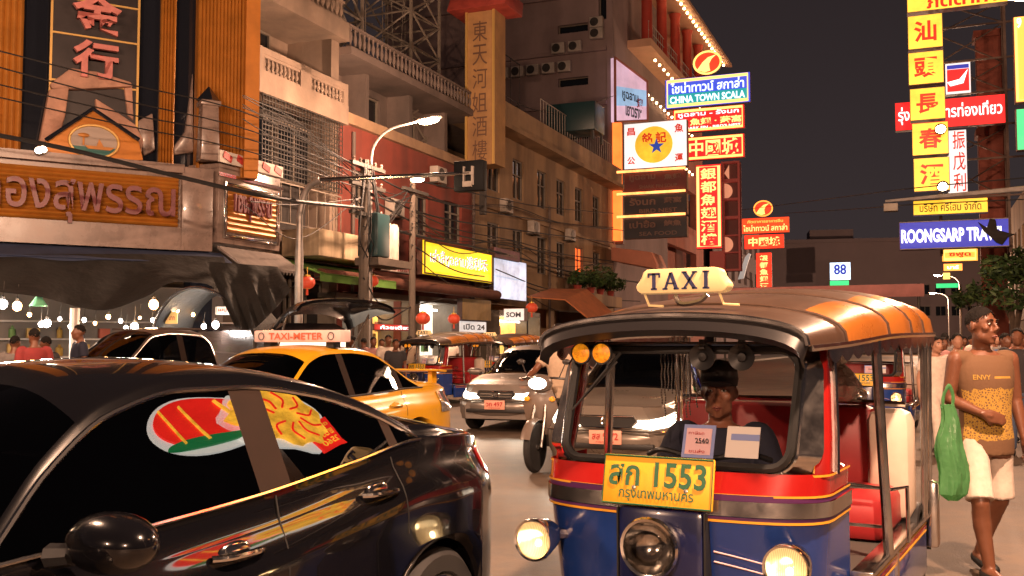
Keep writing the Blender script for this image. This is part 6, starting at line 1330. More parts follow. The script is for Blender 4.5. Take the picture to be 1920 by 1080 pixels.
# green carrier bag hanging from his wrist
m = mat('bag_green', (.13, .36, .15), .3, noise=(9, .2), bump=(12, .6, .02)); nt = m.node_tree; b = nt.nodes['Principled BSDF']; out = nt.nodes['Material Output']
tr = nt.nodes.new('ShaderNodeBsdfTranslucent'); tr.inputs[0].default_value = (.20, .55, .22, 1); tp = nt.nodes.new('ShaderNodeBsdfTransparent'); tp.inputs[0].default_value = (.6, .9, .62, 1); m1 = nt.nodes.new('ShaderNodeMixShader'); m1.inputs[0].default_value = .4; m2 = nt.nodes.new('ShaderNodeMixShader'); m2.inputs[0].default_value = .25
nt.links.new(b.outputs[0], m1.inputs[1]); nt.links.new(tr.outputs[0], m1.inputs[2]); nt.links.new(m1.outputs[0], m2.inputs[1]); nt.links.new(tp.outputs[0], m2.inputs[2]); nt.links.new(m2.outputs[0], out.inputs[0])
bag = thing('carrier_bag', 'green plastic carrier bag hanging from the wrist of the man in the leopard print shirt', 'bag')
c = P(1779, 850, 6.22)
g = G(); rings = []
for i in range(15):
    t = i / 14; z = lerp(.30, -.29, t); wv = table([(0, .045), (.12, .055), (.35, .082), (.7, .098), (.92, .09), (1, .03)])(t)
    rings.append([((wv * (1 + .07 * math.sin(5 * a + 4 * t) + .06 * math.sin(9 * a - 5 * t))) * math.cos(a) + .03 * t + .012 * math.sin(11 * t), (wv * .6 * (1 + .2 * math.sin(4 * a + 3.2 * t))) * math.sin(a), z) for a in [2 * math.pi * j / 56 for j in range(56)]])
g.loft(rings); random.seed(9); g.v = [(x * random.uniform(.93, 1.05), y * random.uniform(.9, 1.08), z + random.uniform(-.004, .004)) for x, y, z in g.v]; g.build('bag_body', m, bag, angle=25)
for s in (-1, 1):
    g = G(); g.tube(curve_pts([(s * .035, 0, .28), (s * .032, -.01, .36), (.0, -.02, .42), (-s * .01, .0, .40)]), [.02, .014, .010, .012] + [.012] * 15, 6, flat=.4); g.build('bag_handle', m, bag)
place(bag, c, R(12))
# ------------------------------------------------------------------ driver of the front tuk tuk
def in_frame(root, v): return root.matrix_basis @ Vector(v)
dp = dict(STAND); dp.update(elbow=((-.28, -.14, 1.12), (.28, -.14, 1.12)), wrist=((-.24, -.34, 1.06), (.24, -.34, 1.06)), hand=((.1, -1, -.1), (-.1, -1, -.1)), palm=((0, 0, -1), (0, 0, -1)), curl=(1.1, 1.1), head=(.0, -.02, 1.575), hip=((-.09, 0, .80), (.09, 0, .80)), knee=((-.15, -.38, .80), (.15, -.38, .80)), ankle=((-.15, -.36, .42), (.15, -.36, .42)), toe=((-.16, -.5, .38), (.16, -.5, .38)))
dpos = in_frame(TUK, (-.035, .70, -.42))
make_person('driver in a dark navy shirt and black cap behind the tuk tuk windscreen', dpos, R(-18), 1.79, dp, 'cloth_navy', 'cloth_dark', 'skin_dark', sleeves='short', voxel=.011, cap='cloth_dark', hem=.78)
# ------------------------------------------------------------------ motorbike and its rider
mat('bike_cream', (.14, .105, .085), .3, coat=.5, noise=(3, .1)); mat('bike_dark', (.03, .025, .024), .35, coat=.3)
mb = thing('motorcycle', 'cream motorcycle with a lit headlamp beside the silver saloon', 'motorcycle')
for y in (-.62, .62):
    g = G(); g.lathe([(.235, -.03), (.265, -.04), (.29, -.02), (.292, 0), (.29, .02), (.265, .04), (.235, .03)], (0, y, .29), (1, 0, 0), 28); w_ = g.build('wheel', MATS['tyre'], mb)
    g = G(); g.lathe([(.24, -.018), (.225, -.018), (.225, .018), (.24, .018)], (0, y, .29), (1, 0, 0), 28); g.lathe([(.0, -.04), (.035, -.04), (.035, .04), (0, .04)], (0, y, .29), (1, 0, 0), 12)
    for k in range(12): a = 2 * math.pi * k / 12; g.tube([(.02 * (-1) ** k, y + .03 * math.cos(a), .29 + .03 * math.sin(a)), (0, y + .23 * math.cos(a + .12), .29 + .23 * math.sin(a + .12))], .004, 4)
    g.build('rim', MATS['inox'], w_)
g = G()
for s in (-1, 1): g.tube([(s * .075, -.62, .29), (s * .075, -.50, .66), (s * .05, -.42, .92)], .02, 8)
g.build('front_fork', MATS['inox'], mb)
g = G(); rr = []
for i in range(9): a = R(20 + 130 * i / 8); rr.append([(-.06, -.62 - .32 * math.cos(a), .29 + .32 * math.sin(a)), (0, -.62 - .34 * math.cos(a), .29 + .34 * math.sin(a)), (.06, -.62 - .32 * math.cos(a), .29 + .32 * math.sin(a))])
g.loft(rr, closed=False); g.build('front_mudguard', MATS['bike_cream'], mb, solid=.006, angle=60)
g = G(); g.loft([[(x * w, y + .05 * abs(x), z) for x in (-1, -.6, 0, .6, 1)] for w, y, z in ((.12, -.44, .42), (.20, -.46, .58), (.22, -.50, .74), (.17, -.50, .88), (.12, -.46, .96))], closed=False); g.build('leg_shield', MATS['bike_cream'], mb, solid=.03, angle=60)
g = G(); g.ell((0, -.46, 1.02), (.15, .13, .10), 16, 10); hc = g.build('headlamp_cowl', MATS['bike_cream'], mb)
glow_mat('bike_lamp', (1, .88, .70), 12); g = G(); g.ell((0, -.555, 1.02), (.115, .05, .068), 16, 8); g.build('headlamp', MATS['bike_lamp'], hc)
g = G(); g.tube(curve_pts([(-.34, -.28, 1.06), (-.15, -.38, 1.08), (.15, -.38, 1.08), (.34, -.28, 1.06)]), .014, 8); hb = g.build('handlebar', MATS['bike_dark'], mb)
for s in (-1, 1):
    g = G(); g.tube([(s * .2, -.37, 1.08), (s * .27, -.36, 1.24)], .007, 6); g.ell((s * .29, -.36, 1.27), (.055, .02, .035), 12, 8); g.build('mirror', MATS['bike_dark'], hb)
g = G(); g.loft([[(x * w, y, z + h * (1 - abs(x) ** 2)) for x in (-1, -.7, 0, .7, 1)] for w, y, z, h in ((.09, -.30, .52, .08), (.12, -.05, .52, .12), (.15, .3, .56, .18), (.12, .7, .66, .14), (.05, .85, .74, .06))], closed=False); g.build('side_cover', MATS['bike_cream'], mb, angle=60, solid=.03)
g = G(); g.ell((0, .28, .77), (.13, .42, .055), 16, 8); g.build('seat', MATS['rubber'], mb); g = G(); g.bx(-.11, .11, -.15, .3, .25, .5); g.build('engine', MATS['bike_dark'], mb, bevel=.03)
for s in (-1, 1):
    g = G(); g.ell((s * .16, -.49, .84), (.04, .03, .03), 10, 6); g.build('indicator', MATS['amber_lens'], mb)
q = P(1040, 645, 12.15); place(mb, (q.x, q.y, 0), R(-24))
rp = dict(STAND); rp.update(hip=((-.10, .0, .82), (.10, .0, .82)), knee=((-.2, -.40, .72), (.2, -.40, .72)), ankle=((-.17, -.25, .34), (.17, -.25, .34)), toe=((-.18, -.42, .30), (.18, -.42, .30)), elbow=((-.30, -.16, 1.16), (.30, -.16, 1.16)), wrist=((-.31, -.42, 1.08), (.31, -.42, 1.08)), hand=((0, -1, 0), (0, -1, 0)), palm=((0, 0, -1), (0, 0, -1)), curl=(1.0, 1.0), head=(0, -.06, 1.59))
rd = make_person('rider in a pale beige shirt and dark helmet on the cream motorcycle', in_frame(mb, (0, .22, .0)), R(-22), 1.68, rp, 'cloth_beige', 'cloth_dark', 'skin_brown', sleeves='short', voxel=.014, lean=(0, -.04), face=False)
g = G(); g.ell((0, -.045, 1.63), (.125, .145, .13), 18, 12); g.build('helmet', MATS['visor_black'], rd)
# ------------------------------------------------------------------ the crowd
def crowd(label, px, py_head, Y, rot, **kw):
    q = P(px, 645, Y); zt = P(px, py_head, Y).z
    make_person(label, (q.x, q.y, 0), rot, max(1.45, min(1.85, zt / 1.72 * 1.7)), kw.pop('pose', None) or walking(), voxel=kw.pop('voxel', .02), face=kw.pop('face', False), group='people walking in the street', **kw)
crowd('person in white shirt and white trousers just left of the man with the bag', 1756, 628, 13.2, R(10), shirt='cloth_white', trousers='cloth_white', skin='skin_light', face=True, voxel=.016)
crowd('person in a pale pink blouse behind the shoulder of the man with the green bag', 1795, 622, 14.6, R(-5), shirt='cloth_pink', trousers='cloth_grey', skin='skin_light', longhair=True)
crowd('person in a blue shirt just right of the bag carrying man', 1885, 622, 15.5, R(15), shirt='cloth_blue', trousers='cloth_dark')
crowd('person in a dark shirt at the right edge of the crowd', 1908, 612, 13.5, R(-25), shirt='cloth_dark', trousers='cloth_denim')
crowd('tall person in grey far behind the rear pillar of the front tuk tuk', 1772, 622, 21, R(180), shirt='cloth_grey', trousers='cloth_dark')
crowd('person in red far down the crowded street', 1822, 628, 23, R(20), shirt='cloth_red', trousers='cloth_denim')
crowd('person in a beige top far down near the trees', 1868, 626, 24, R(0), shirt='cloth_beige', trousers='cloth_dark', skin='skin_light')
crowd('person in a white top far right below the trees', 1898, 628, 22, R(170), shirt='cloth_white', trousers='cloth_denim', longhair=True)
crowd('person in a green top deep in the crowd on the right', 1808, 630, 27, R(0), shirt='cloth_green', trousers='cloth_dark')
crowd('person in navy seen deep in the crowd below the travel sign', 1785, 632, 30, R(190), shirt='cloth_navy', trousers='cloth_grey')
crowd('person in pink far away under the green lit strip', 1850, 633, 31, R(0), shirt='cloth_pink', trousers='cloth_denim', skin='skin_light')
for px, py, Y, lb, sh in ((28, 627, 15.2, 'person with black hair and a pale top at the far left stall edge', 'cloth_grey'), (64, 613, 14.8, 'person in a dark red top taller than his neighbours before the stall', 'cloth_red'), (86, 628, 15.5, 'person in black close behind the one in the dark red top', 'cloth_dark'), (148, 606, 16.3, 'person with black hair beside the pale stall post', 'cloth_navy')):
    crowd(lb, px, py, Y, R(160 + px), shirt=sh, pose=STAND)
for px, py, Y, lb, sh in ((660, 628, 21, 'person with bare head standing behind the yellow taxi sign', 'cloth_beige'), (728, 626, 22.5, 'person in white between the yellow taxi and the dark tuk tuk', 'cloth_white'), (742, 634, 21.5, 'person in black right beside the person in white behind the taxi', 'cloth_dark')):
    crowd(lb, px, py, Y, R(px), shirt=sh, pose=STAND)

for px, py, Y, lb, sh, rt in ((700, 630, 24, 'person in pink near the red shop sign behind the taxi', 'cloth_pink', 30), (682, 632, 25.5, 'person in blue at the foot of the transformer pole', 'cloth_blue', 200), (716, 634, 26, 'person in green before the amber shop', 'cloth_green', 10), (768, 628, 28, 'person in beige between the second pole and the dark tuk tuk', 'cloth_beige', 160), (846, 632, 31, 'person in white under the lanterns behind the dark tuk tuk', 'cloth_white', 20)):
    crowd(lb, px, py, Y, R(rt), shirt=sh, pose=STAND)
for px, py, Y, lb, sh, rt in ((1835, 616, 17.5, 'person in a light blouse close behind the leopard shirt man', 'cloth_white', 12), (1860, 620, 19, 'person in dark grey between the pedestrians at the far right', 'cloth_grey', 190), (1918, 622, 18, 'person in pink partly cut off by the right edge of the photo', 'cloth_pink', -10), (1745, 634, 24, 'person in a dark top beside the rear post of the front tuk tuk', 'cloth_dark', 0), (1768, 630, 17, 'person in beige walking behind the two people in white', 'cloth_beige', 5)):
    crowd(lb, px, py, Y, R(rt), shirt=sh)
# ================================================================== billboard over the right pavement (mirrored in the black car)
glow_mat('board_red', (.9, .02, .012), 6, noise=(.8, .2)); glow_mat('board_gold', (1, .50, .04), 6, noise=(3.5, .5)); glow_mat('board_white', (.9, .88, .8), 4); glow_mat('board_green', (.02, .28, .08), 3)
bb = thing('festival_billboard', 'lit cut out billboard of a red drum and a golden mane over the right pavement', 'billboard', W(10.85, 6.5, 8.25), ROT_L + math.pi)
def blob(g, cx, cz, rx, rz, y, d=.05, wob=.0, n=36, k=7): g.prism([(cx + rx * (1 + wob * math.sin(k * a)) * math.cos(a), y, cz + rz * (1 + wob * math.sin(k * a + 1)) * math.sin(a)) for a in [2 * math.pi * i / n for i in range(n)]], (0, d, 0)); return g
# local x runs against the street: x = 11 - s
blob(G(), .7, .35, 1.15, .72, .06).build('drum_outline', MATS['board_white'], bb); blob(G(), .7, .40, 1.0, .58, 0).build('drum', MATS['board_red'], bb); blob(G(), .9, -.12, .8, .12, -.02).build('drum_band', MATS['board_green'], bb)
g = G()
for x in (.2, .9, 1.4): g.tube([(x - .15, -.03, -.1), (x, -.03, .8)], .03, 5)
g.build('drum_ribs', MATS['board_gold'], bb)
blob(G(), -.55, .1, .95, .85, .0, wob=.06).build('mane_outline', MATS['board_white'], bb); blob(G(), -.55, .12, .82, .72, -.07, wob=.09, k=9).build('mane', MATS['board_gold'], bb)
g = G()
for i in range(9): a = R(20 + 36 * i); g.tube(curve_pts([(-.55 + .25 * math.cos(a), -.09, .12 + .2 * math.sin(a)), (-.55 + .5 * math.cos(a + .25), -.09, .12 + .42 * math.sin(a + .25)), (-.55 + .72 * math.cos(a), -.09, .12 + .62 * math.sin(a))]), .022, 5)
g.build('mane_locks', MATS['board_red'], bb)
g = G(); g.bx(-.1, .1, .15, .3, -10.5, -.2); g.build('mast', MATS['truss'], bb)
bb.scale = (.88, .88, .88)
rs_ = thing('festival_banner', 'lit red banner with yellow lettering hung beside the drum billboard', 'banner', W(11.9, 6.45, 7.98), (0, R(22), ROT_L + math.pi))
g = G(); g.bx(-.55, .55, 0, .08, -.32, .32); g.build('face', MATS['board_red'], rs_)
g = G()
for i, t in enumerate(('ตรุษจีน', 'เยาวราช', '2560')): put_text(g, t, 0, .18 - .18 * i, -.01, width=.8, height=.13, bold=.02)
g.build('lettering', MATS['board_gold'], rs_)
rs_.scale = (.85, .85, .85)
# ================================================================== poles, wires and lamps on the left
mat('concrete_pole', (.085, .065, .05), .85, noise=(3, .3), bump=(20, .3, .01)); mat('cable_black', (.010, .009, .009), .6); mat('lantern_red', (.4, .04, .018), .5, emit=.2, ecol=(1, .10, .03)); mat('gold_trim', (.6, .35, .06), .4, metal=.5)
q = P(681, 645, 27.5); up = thing('utility_pole', 'concrete utility pole hung with a transformer and cable bundles', 'utility pole', (q.x, q.y, 0), ROT_L)
ztop = P(681, 300, 27.5).z
g = G(); g.tube([(0, 0, 0), (0, 0, ztop)], [.17, .12], 10); g.build('pole', MATS['concrete_pole'], up)
for z in (ztop - .25, ztop - .8, 5.0):
    g = G(); g.bx(-.9, .9, -.16, -.04, z, z + .1); a_ = g.build('crossarm', MATS['iron'], up)
    for x in (-.75, -.4, .4, .75): 
        g = G(); g.lathe([(.03, 0), (.05, .03), (.03, .06), (.05, .09), (.02, .14)], (x, -.1, z + .1), n=8); g.build('insulator', MATS['marble'], a_)
g = G(); g.bx(.15, .85, -.35, .3, P(700, 480, 27.5).z, P(700, 398, 27.5).z); t_ = g.build('transformer_box', MATS['unit_teal'], up, bevel=.04)
g = G(); g.bx(.1, 2.1, -.4, .35, P(700, 496, 27.5).z, P(700, 482, 27.5).z); g.build('platform', MATS['concrete_pole'], up)
for x in (1.25, 1.65):
    g = G(); z = P(700, 480, 27.5).z; g.lathe([(.0, 0), (.17, .0), (.17, .95), (.12, 1.05), (0, 1.06)], (x, 0, z), n=12); g.build('transformer_can', MATS['frame_white'], up)
g = G()
for i in range(9):
    x0 = random.uniform(-.3, .3); g.tube(curve_pts([(x0, -.15, ztop - random.uniform(0, .8)), (x0 + random.uniform(-.5, .5), -.25, ztop - 1.5 - random.random()), (x0 + random.uniform(-.3, .3), -.18, 4.6 - random.random())]), .018, 5)
g.build('cable_tangle', MATS['cable_black'], up)
q = P(772, 645, 31); up2 = thing('utility_pole', 'second concrete utility pole between the red and cream houses', 'utility pole', (q.x, q.y, 0), ROT_L)
g = G(); g.tube([(0, 0, 0), (0, 0, P(772, 330, 31).z)], [.12, .09], 10); g.build('pole', MATS['concrete_pole'], up2); g = G(); g.bx(-.8, .8, -.16, -.04, 6.2, 6.3); g.build('crossarm', MATS['iron'], up2)
# traffic mast with the dark box seen from behind
q = P(559, 645, 23.5); tm = thing('traffic_mast', 'grey traffic mast with a long arm carrying a dark signal box', 'traffic mast', (q.x, q.y, 0), ROT_X)
a, za = pl(tm.location, ROT_X, 600, 337); b, zb3 = pl(tm.location, ROT_X, 862, 326)
g = G(); g.tube(curve_pts([(0, 0, 0), (0, 0, za - 1.3), (.03, 0, za - .7), (.2, 0, za - .2), (a, 0, za)]), [.10] * 6 + [.075] * 19, 10); g.build('mast_pole', MATS['lamp_metal'], tm)
g = G(); g.tube([(a, 0, za), (b + .25, 0, zb3)], [.06, .045], 8); g.build('mast_arm', MATS['inox'], tm)
x0, x1 = pl(tm.location, ROT_X, 849, 328)[0], pl(tm.location, ROT_X, 904, 328)[0]; z0, z1 = pl(tm.location, ROT_X, 877, 357)[1], pl(tm.location, ROT_X, 877, 300)[1]
g = G(); g.bx(x0, x1, .04, .28, z0, z1); sb = g.build('signal_box', MATS['box_black'], tm, bevel=.02)
xm = (x0 + x1) / 2
g = G(); g.bx(xm - .10, xm - .07, -.03, .04, z0 + .12, z1 - .14); g.bx(xm + .10, xm + .14, -.03, .04, z0 + .12, z1 - .14); g.bx(xm - .1, xm + .1, -.04, .04, zb3 - .03, zb3 + .03); g.bx(xm - .1, xm + .1, -.05, .04, z0 + .08, z0 + .2); g.build('rear_bracket', MATS['frame_white'], sb)
xl = pl(tm.location, ROT_X, 783, 336)[0]; zl = pl(tm.location, ROT_X, 783, 336)[1]
g = G(); g.ell((xl, 0, zl + .02), (.19, .12, .06), 14, 8); hd = g.build('lamp_head', MATS['lamp_metal'], tm); g = G(); g.ell((xl, -.01, zl - .01), (.17, .11, .06), 14, 8); g.build('lens', MATS['lamp_lens'], hd)
l = bpy.data.lights.new('lamp_light', 'POINT'); l.energy = 35; l.color = (1, .65, .4); l.shadow_soft_size = .12; lo = bpy.data.objects.new('lamp_light', l); COL.objects.link(lo); lo.parent = tm; lo.location = (xl, -.05, zl - .25)
# overhead cables
def cable(label, pts, r=.016, m='cable_black'):
    c = [P(*p) for p in pts]; g = G(); g.tube(curve_pts(c, 10), r, 6); return tag(g.build('overhead_cable', MATS[m]), label, 'cable', 'overhead cables on the left')
cable('thickest black cable bundle sloping down across the gold shop sign', [(-120, 232, 17), (120, 278, 18.4), (330, 330, 19.6), (520, 372, 21), (680, 390, 27)], .045)
for k, (lab, pts, r) in enumerate((
    ('thin cable crossing the lowest gold columns above the gable', [(-80, 75, 17), (230, 155, 19), (470, 215, 22), (680, 315, 27.3)], .014),
    ('thin cable running just above the boat emblem', [(-80, 105, 17), (220, 185, 19), (470, 245, 22), (680, 330, 27.3)], .014),
    ('thin cable crossing the boat emblem gable', [(-80, 140, 17), (220, 210, 19), (470, 262, 22), (680, 342, 27.3)], .014),
    ('thin cable crossing the ribbed sign top', [(-80, 165, 17), (220, 232, 19), (470, 285, 22), (680, 355, 27.3)], .014),
    ('cable from the pole along the grille of the beige shophouse', [(470, 378, 22.5), (560, 384, 25), (680, 372, 27.3)], .014),
    ('upper cable from the pole past the signal box', [(680, 318, 27.4), (800, 372, 33), (960, 405, 43), (1150, 430, 58), (1240, 440, 70)], .026),
    ('second cable from the pole below the signal box', [(680, 345, 27.4), (800, 402, 33), (960, 430, 43), (1150, 455, 58)], .03),
    ('third cable from the pole across the cream house', [(680, 366, 27.4), (800, 425, 33), (960, 462, 43), (1150, 490, 58)], .03),
    ('lowest cable bundle along the top of the yellow sign', [(681, 405, 27.4), (772, 440, 31), (930, 472, 41), (1080, 512, 52), (1200, 530, 62)], .045),
    ('cable above the cream house windows', [(772, 336, 31), (900, 365, 38), (1020, 388, 48), (1150, 400, 58)], .022),
    ('sagging cable under the brown rolled awning', [(681, 560, 27.3), (720, 600, 28.5), (772, 575, 31), (830, 560, 34)], .022),
    ('sagging cable loop beside the lower pole', [(681, 520, 27.3), (715, 572, 28.5), (765, 578, 30.8)], .022),
    ('cable strung high from the hotel sign to the tower block', [(905, 150, 40), (985, 200, 47), (1060, 210, 52), (1150, 180, 58)], .02),
    ('cable crossing low before the salmon canopy', [(930, 505, 40), (1020, 540, 48), (1120, 560, 55), (1200, 565, 60)], .026))):
    cable(lab, pts, r)
for lab, pts in (('long cable hanging across the street at the right above the gantry', [(1380, 395, 75), (1560, 372, 45), (1720, 352, 32), (1960, 330, 29)]), ('long cable hanging across the street at the right below the gantry', [(1470, 400, 75), (1600, 392, 45), (1720, 383, 32), (1960, 372, 29)])):
    tag(cable(lab, pts, .02), group='cables across the street')
# lanterns
def lantern(label, px, py, Y, r=.2):
    o = thing('paper_lantern', label, 'lantern', P(px, py, Y), 0, 'red paper lanterns'); rings = []
    g = G(); n = 24
    for i in range(11):
        t = i / 10; a = lerp(-1.15, 1.15, t); rings.append([(r * math.cos(a) * (1 + .03 * math.cos(12 * 2 * math.pi * j / n)) * math.cos(2 * math.pi * j / n), r * math.cos(a) * (1 + .03 * math.cos(12 * 2 * math.pi * j / n)) * math.sin(2 * math.pi * j / n), r * .85 * math.sin(a)) for j in range(n)])
    g.loft(rings); g.build('lantern_body', MATS['lantern_red'], o)
    g = G(); g.lathe([(r * .4, 0), (r * .4, .05)], (0, 0, r * .76), n=12); g.lathe([(r * .4, 0), (r * .4, .05)], (0, 0, -r * .82), n=12); g.tube([(0, 0, r * .8), (0, 0, r * 2)], .01, 5); g.build('gold_ring', MATS['gold_trim'], o)
    g = G()
    for k in range(8): a = 2 * math.pi * k / 8; g.tube([(.05 * r * 4 * math.cos(a) * .5, .05 * r * 4 * math.sin(a) * .5, -r * .82), (.12 * r * math.cos(a), .12 * r * math.sin(a), -r * 1.6)], .008, 4)
    g.build('tassel', MATS['lantern_red'], o)
lantern('red lantern hanging right of the traffic mast', 576, 530, 25.5, .2); lantern('dim red lantern hanging left of the brown rolled awning', 697, 527, 29, .2); lantern('red lantern hanging in the lit shop nearest the second utility pole', 793, 597, 33, .24); lantern('red lantern hanging nearer the tan shop panel', 851, 598, 36, .22); lantern('dark red lantern by the small white shop sign', 997, 577, 40, .24)
# brown rolled awning
mat('awning_brown', (.13, .045, .028), .8, noise=(4, .3)); 
def faclen(px0, px1, py, r): a, b = fac(px0, py, r), fac(px1, py, r); return a[0], b[0], a[1]
s0, s1, z = faclen(600, 932, 545, LL + 1.5); z = fac(860, 545, LL + 1.5)[1]
o = thing('rolled_awning', 'long brown awning rolled into a tube under the yellow restaurant sign', 'awning', W(s0, LL + 1.5, z), ROT_L)
g = G(); rings = []; n = 14
for i in range(61): x = (s1 - s0) * i / 60; rr = .20 + .012 * (i % 2); rings.append([(x, rr * math.cos(2 * math.pi * j / n), rr * .9 * math.sin(2 * math.pi * j / n)) for j in range(n)])
g.loft(rings); g.build('awning_roll', MATS['awning_brown'], o, angle=60)
g = G(); g.prism([(0, .1, .1), (0, 1.4, .5), (0, 1.4, .44), (0, .1, .04)], (s1 - s0, 0, 0)); g.build('canvas', MATS['awning_brown'], o)
# lit shop fronts on the ground floor
glow_mat('shop_gold', (1, .55, .12), 1.1, noise=(.9, .5)); glow_mat('shop_white', (1, .86, .68), 1.3, noise=(.8, .45)); mat('tan_panel', (.42, .26, .10), .7, noise=(2, .2), emit=.06)
def shopfront(label, px0, px1, py0, py1, r, face, goods=8):
    s0, zt = fac(px0, py0, r); s1, _ = fac(px1, py0, r); zb = 0.15; o = thing('lit_shop', label, 'shop front', W(s0, r), ROT_L); w = s1 - s0
    g = G(); g.bx(0, w, 1.2, 1.3, zb, zt); g.build('lit_back_wall', MATS[face], o); g = G(); g.bx(-.08, 0, -.05, 1.3, zb, zt + .2); g.bx(w, w + .08, -.05, 1.3, zb, zt + .2); g.bx(-.08, w + .08, -.05, 1.3, zt, zt + .2); g.build('frame', MATS['frame_grey'], o)
    g = G(); g.bx(.1, w * .6, .1, .6, zb, 1.05); g.build('counter', MATS['steel'], o, bevel=.02)
    for k in range(goods):
        x = w * (k + .5) / goods; zz = random.choice((1.3, 1.7, 2.1)); g = G(); g.box((x, 1.1, zz), (w / goods * .7, .12, random.uniform(.2, .42))); g.build('wall_poster', MATS['goods_%d' % random.randrange(6)], o)
    g = G(); g.bx(.2, w - .2, .9, .96, zt - .25, zt - .18); g.build('light_tube', MATS['tube_white'], o); return o
shopfront('amber lit shop front left of the second utility pole with posters on its wall', 688, 764, 558, 640, LL + .25, 'shop_gold'); shopfront('white lit shop front right of the second utility pole', 785, 862, 565, 640, LL + .25, 'shop_white', 6); shopfront('small white lit shop front behind the traffic mast', 628, 676, 560, 640, LL + .25, 'shop_white', 4); shopfront('dim golden shop front under the small white sign', 935, 1010, 590, 640, LL + .3, 'shop_gold', 7)
fsign('hoarding', 'plain tan hoarding between the lit shops under the rolled awning', (868, 561, 921, 601), LL + .9, 'tan_panel')
mat('board_red2', (.45, .03, .02), .6, emit=.3)
fsign('shop_sign', 'low red shop sign in front of the amber shop', (703, 608, 775, 620), LL + 1.6, 'board_red2', [('ก๋วยเตี๋ยว', 0, 0, .8, .6, 'letter_white')]); fsign('shop_sign', 'narrow pinkish sign over the beige concrete ledge beside the transformer', (715, 497, 775, 511), LL + 1.2, 'paper_white', [('ขายส่ง', .1, 0, .6, .6, 'ink_red')])
# raised rear hatch of a parked van, and the van
vn = thing('parked_van', 'dark van with its rear hatch raised above the yellow taxi', 'van', Vector((P(596, 645, 19).x, 19, 0)), R(38))
g = G(); g.loft([[(x * .82, y, z) for x, z in ((-1, .35), (-1.02, 1.0), (-.93, 1.75), (-.6, 1.88), (.6, 1.88), (.93, 1.75), (1.02, 1.0), (1, .35))] for y in (.25, 1.2, 3.2, 4.2)]); g.build('body', MATS['paint_dark'], vn, angle=50)
def hatch_fn(u, v):
    x = lerp(-1, 1, u); a = math.sqrt(max(0, 1 - (abs(x) ** 2.6))); return (x * lerp(.82, 1.02, v), lerp(.25, -1.15, v), lerp(1.86, 2.18, math.sin(v * 1.7)) + .34 * a * (1 - .35 * v) - .10)
g = G(); g.grid(hatch_fn, 22, 10); h = g.build('raised_hatch', MATS['paint_black'], vn, solid=.05, angle=60)
g = G(); g.grid(lambda u, v: tuple(Vector(hatch_fn(lerp(.2, .8, u), lerp(.35, .8, v))) + Vector((0, -.01, -.06))), 10, 5); g.build('hatch_window', MATS['night_glass'], h, angle=60)
g = G(); g.tube([(-.76, .25, 1.2), (-.85, -.5, 2.1)], .02, 6); g.tube([(.76, .25, 1.2), (.85, -.5, 2.1)], .02, 6); g.build('gas_strut', MATS['inox'], vn)
g = G(); g.bx(-.7, .7, .2, .26, .95, 1.6); g.build('load_opening', MATS['shop_white'], vn)
for y in (.9, 3.5):
    for s in (-1, 1):
        g = G(); g.lathe([(.2, -.09), (.31, -.1), (.33, 0), (.31, .1), (.2, .09)], (s * .74, y, .33), (1, 0, 0), 20); w_ = g.build('wheel', MATS['tyre'], vn); g = G(); g.lathe([(0, .06), (.19, .08), (.21, .1)], (s * .74, y, .33), (s, 0, 0), 16); g.build('rim', MATS['alloy'], w_)
# umbrella shaped stall cover left of it
uc = thing('stall_canopy', 'dark arched stall canopy with a shiny rim at the right end of the black tarpaulin', 'canopy', Vector((P(395, 645, 19.6).x, 19.6, 0)), R(-15))
g = G(); g.grid(lambda u, v: (lerp(-1.35, 1.0, u), lerp(0, 1.3, v), 1.55 + 1.05 * math.sin(math.pi * (u ** .8)) ** .7), 24, 4); g.build('cover', MATS['tarp_black'], uc, solid=.03, angle=60); g = G(); g.tube([(lerp(-1.35, 1.0, i / 24), -.02, 1.55 + 1.05 * math.sin(math.pi * ((i / 24) ** .8)) ** .7) for i in range(25)], .03, 6); g.build('rim', MATS['inox'], uc)
g = G()
for x in (-1.3, .95): g.tube([(x, .0, 0), (x, 0, 1.56)], .03, 6)
g.build('leg_frame', MATS['iron'], uc)
# orange sloping awning, balcony plants, maroon awning
mat('awning_orange', (.42, .13, .04), .75, noise=(2, .25))
c = P(1060, 590, 42); oa = thing('orange_awning', 'orange canvas awning sloping down to the right behind the motorbike rider', 'awning', c, ROT_X)
A = [pl(c, ROT_X, px, py) for px, py in ((988, 556), (1060, 566), (1135, 622), (1120, 632))]
g = G(); g.loft([[(A[0][0], 0, A[0][1] - c.z), (A[1][0], 0, A[1][1] - c.z + .1), (A[2][0], 0, A[2][1] - c.z)], [(A[0][0], 3, A[0][1] - c.z + .5), (A[1][0], 3, A[1][1] - c.z + .7), (A[2][0], 3, A[2][1] - c.z + .4)]], closed=False); g.build('canvas', MATS['awning_orange'], oa, solid=.04)
g = G()
for x, z in ((A[0][0], A[0][1] - c.z), (A[2][0], A[2][1] - c.z)): g.tube([(x, .05, z), (x, .05, -c.z)], .04, 6)
g.build('post', MATS['iron'], oa)
mat('leaf_dark', (.035, .075, .02), .6, noise=(3, .4)); mat('leaf_light', (.07, .12, .03), .6, noise=(3, .4)); mat('bark', (.09, .06, .04), .9, noise=(6, .3))
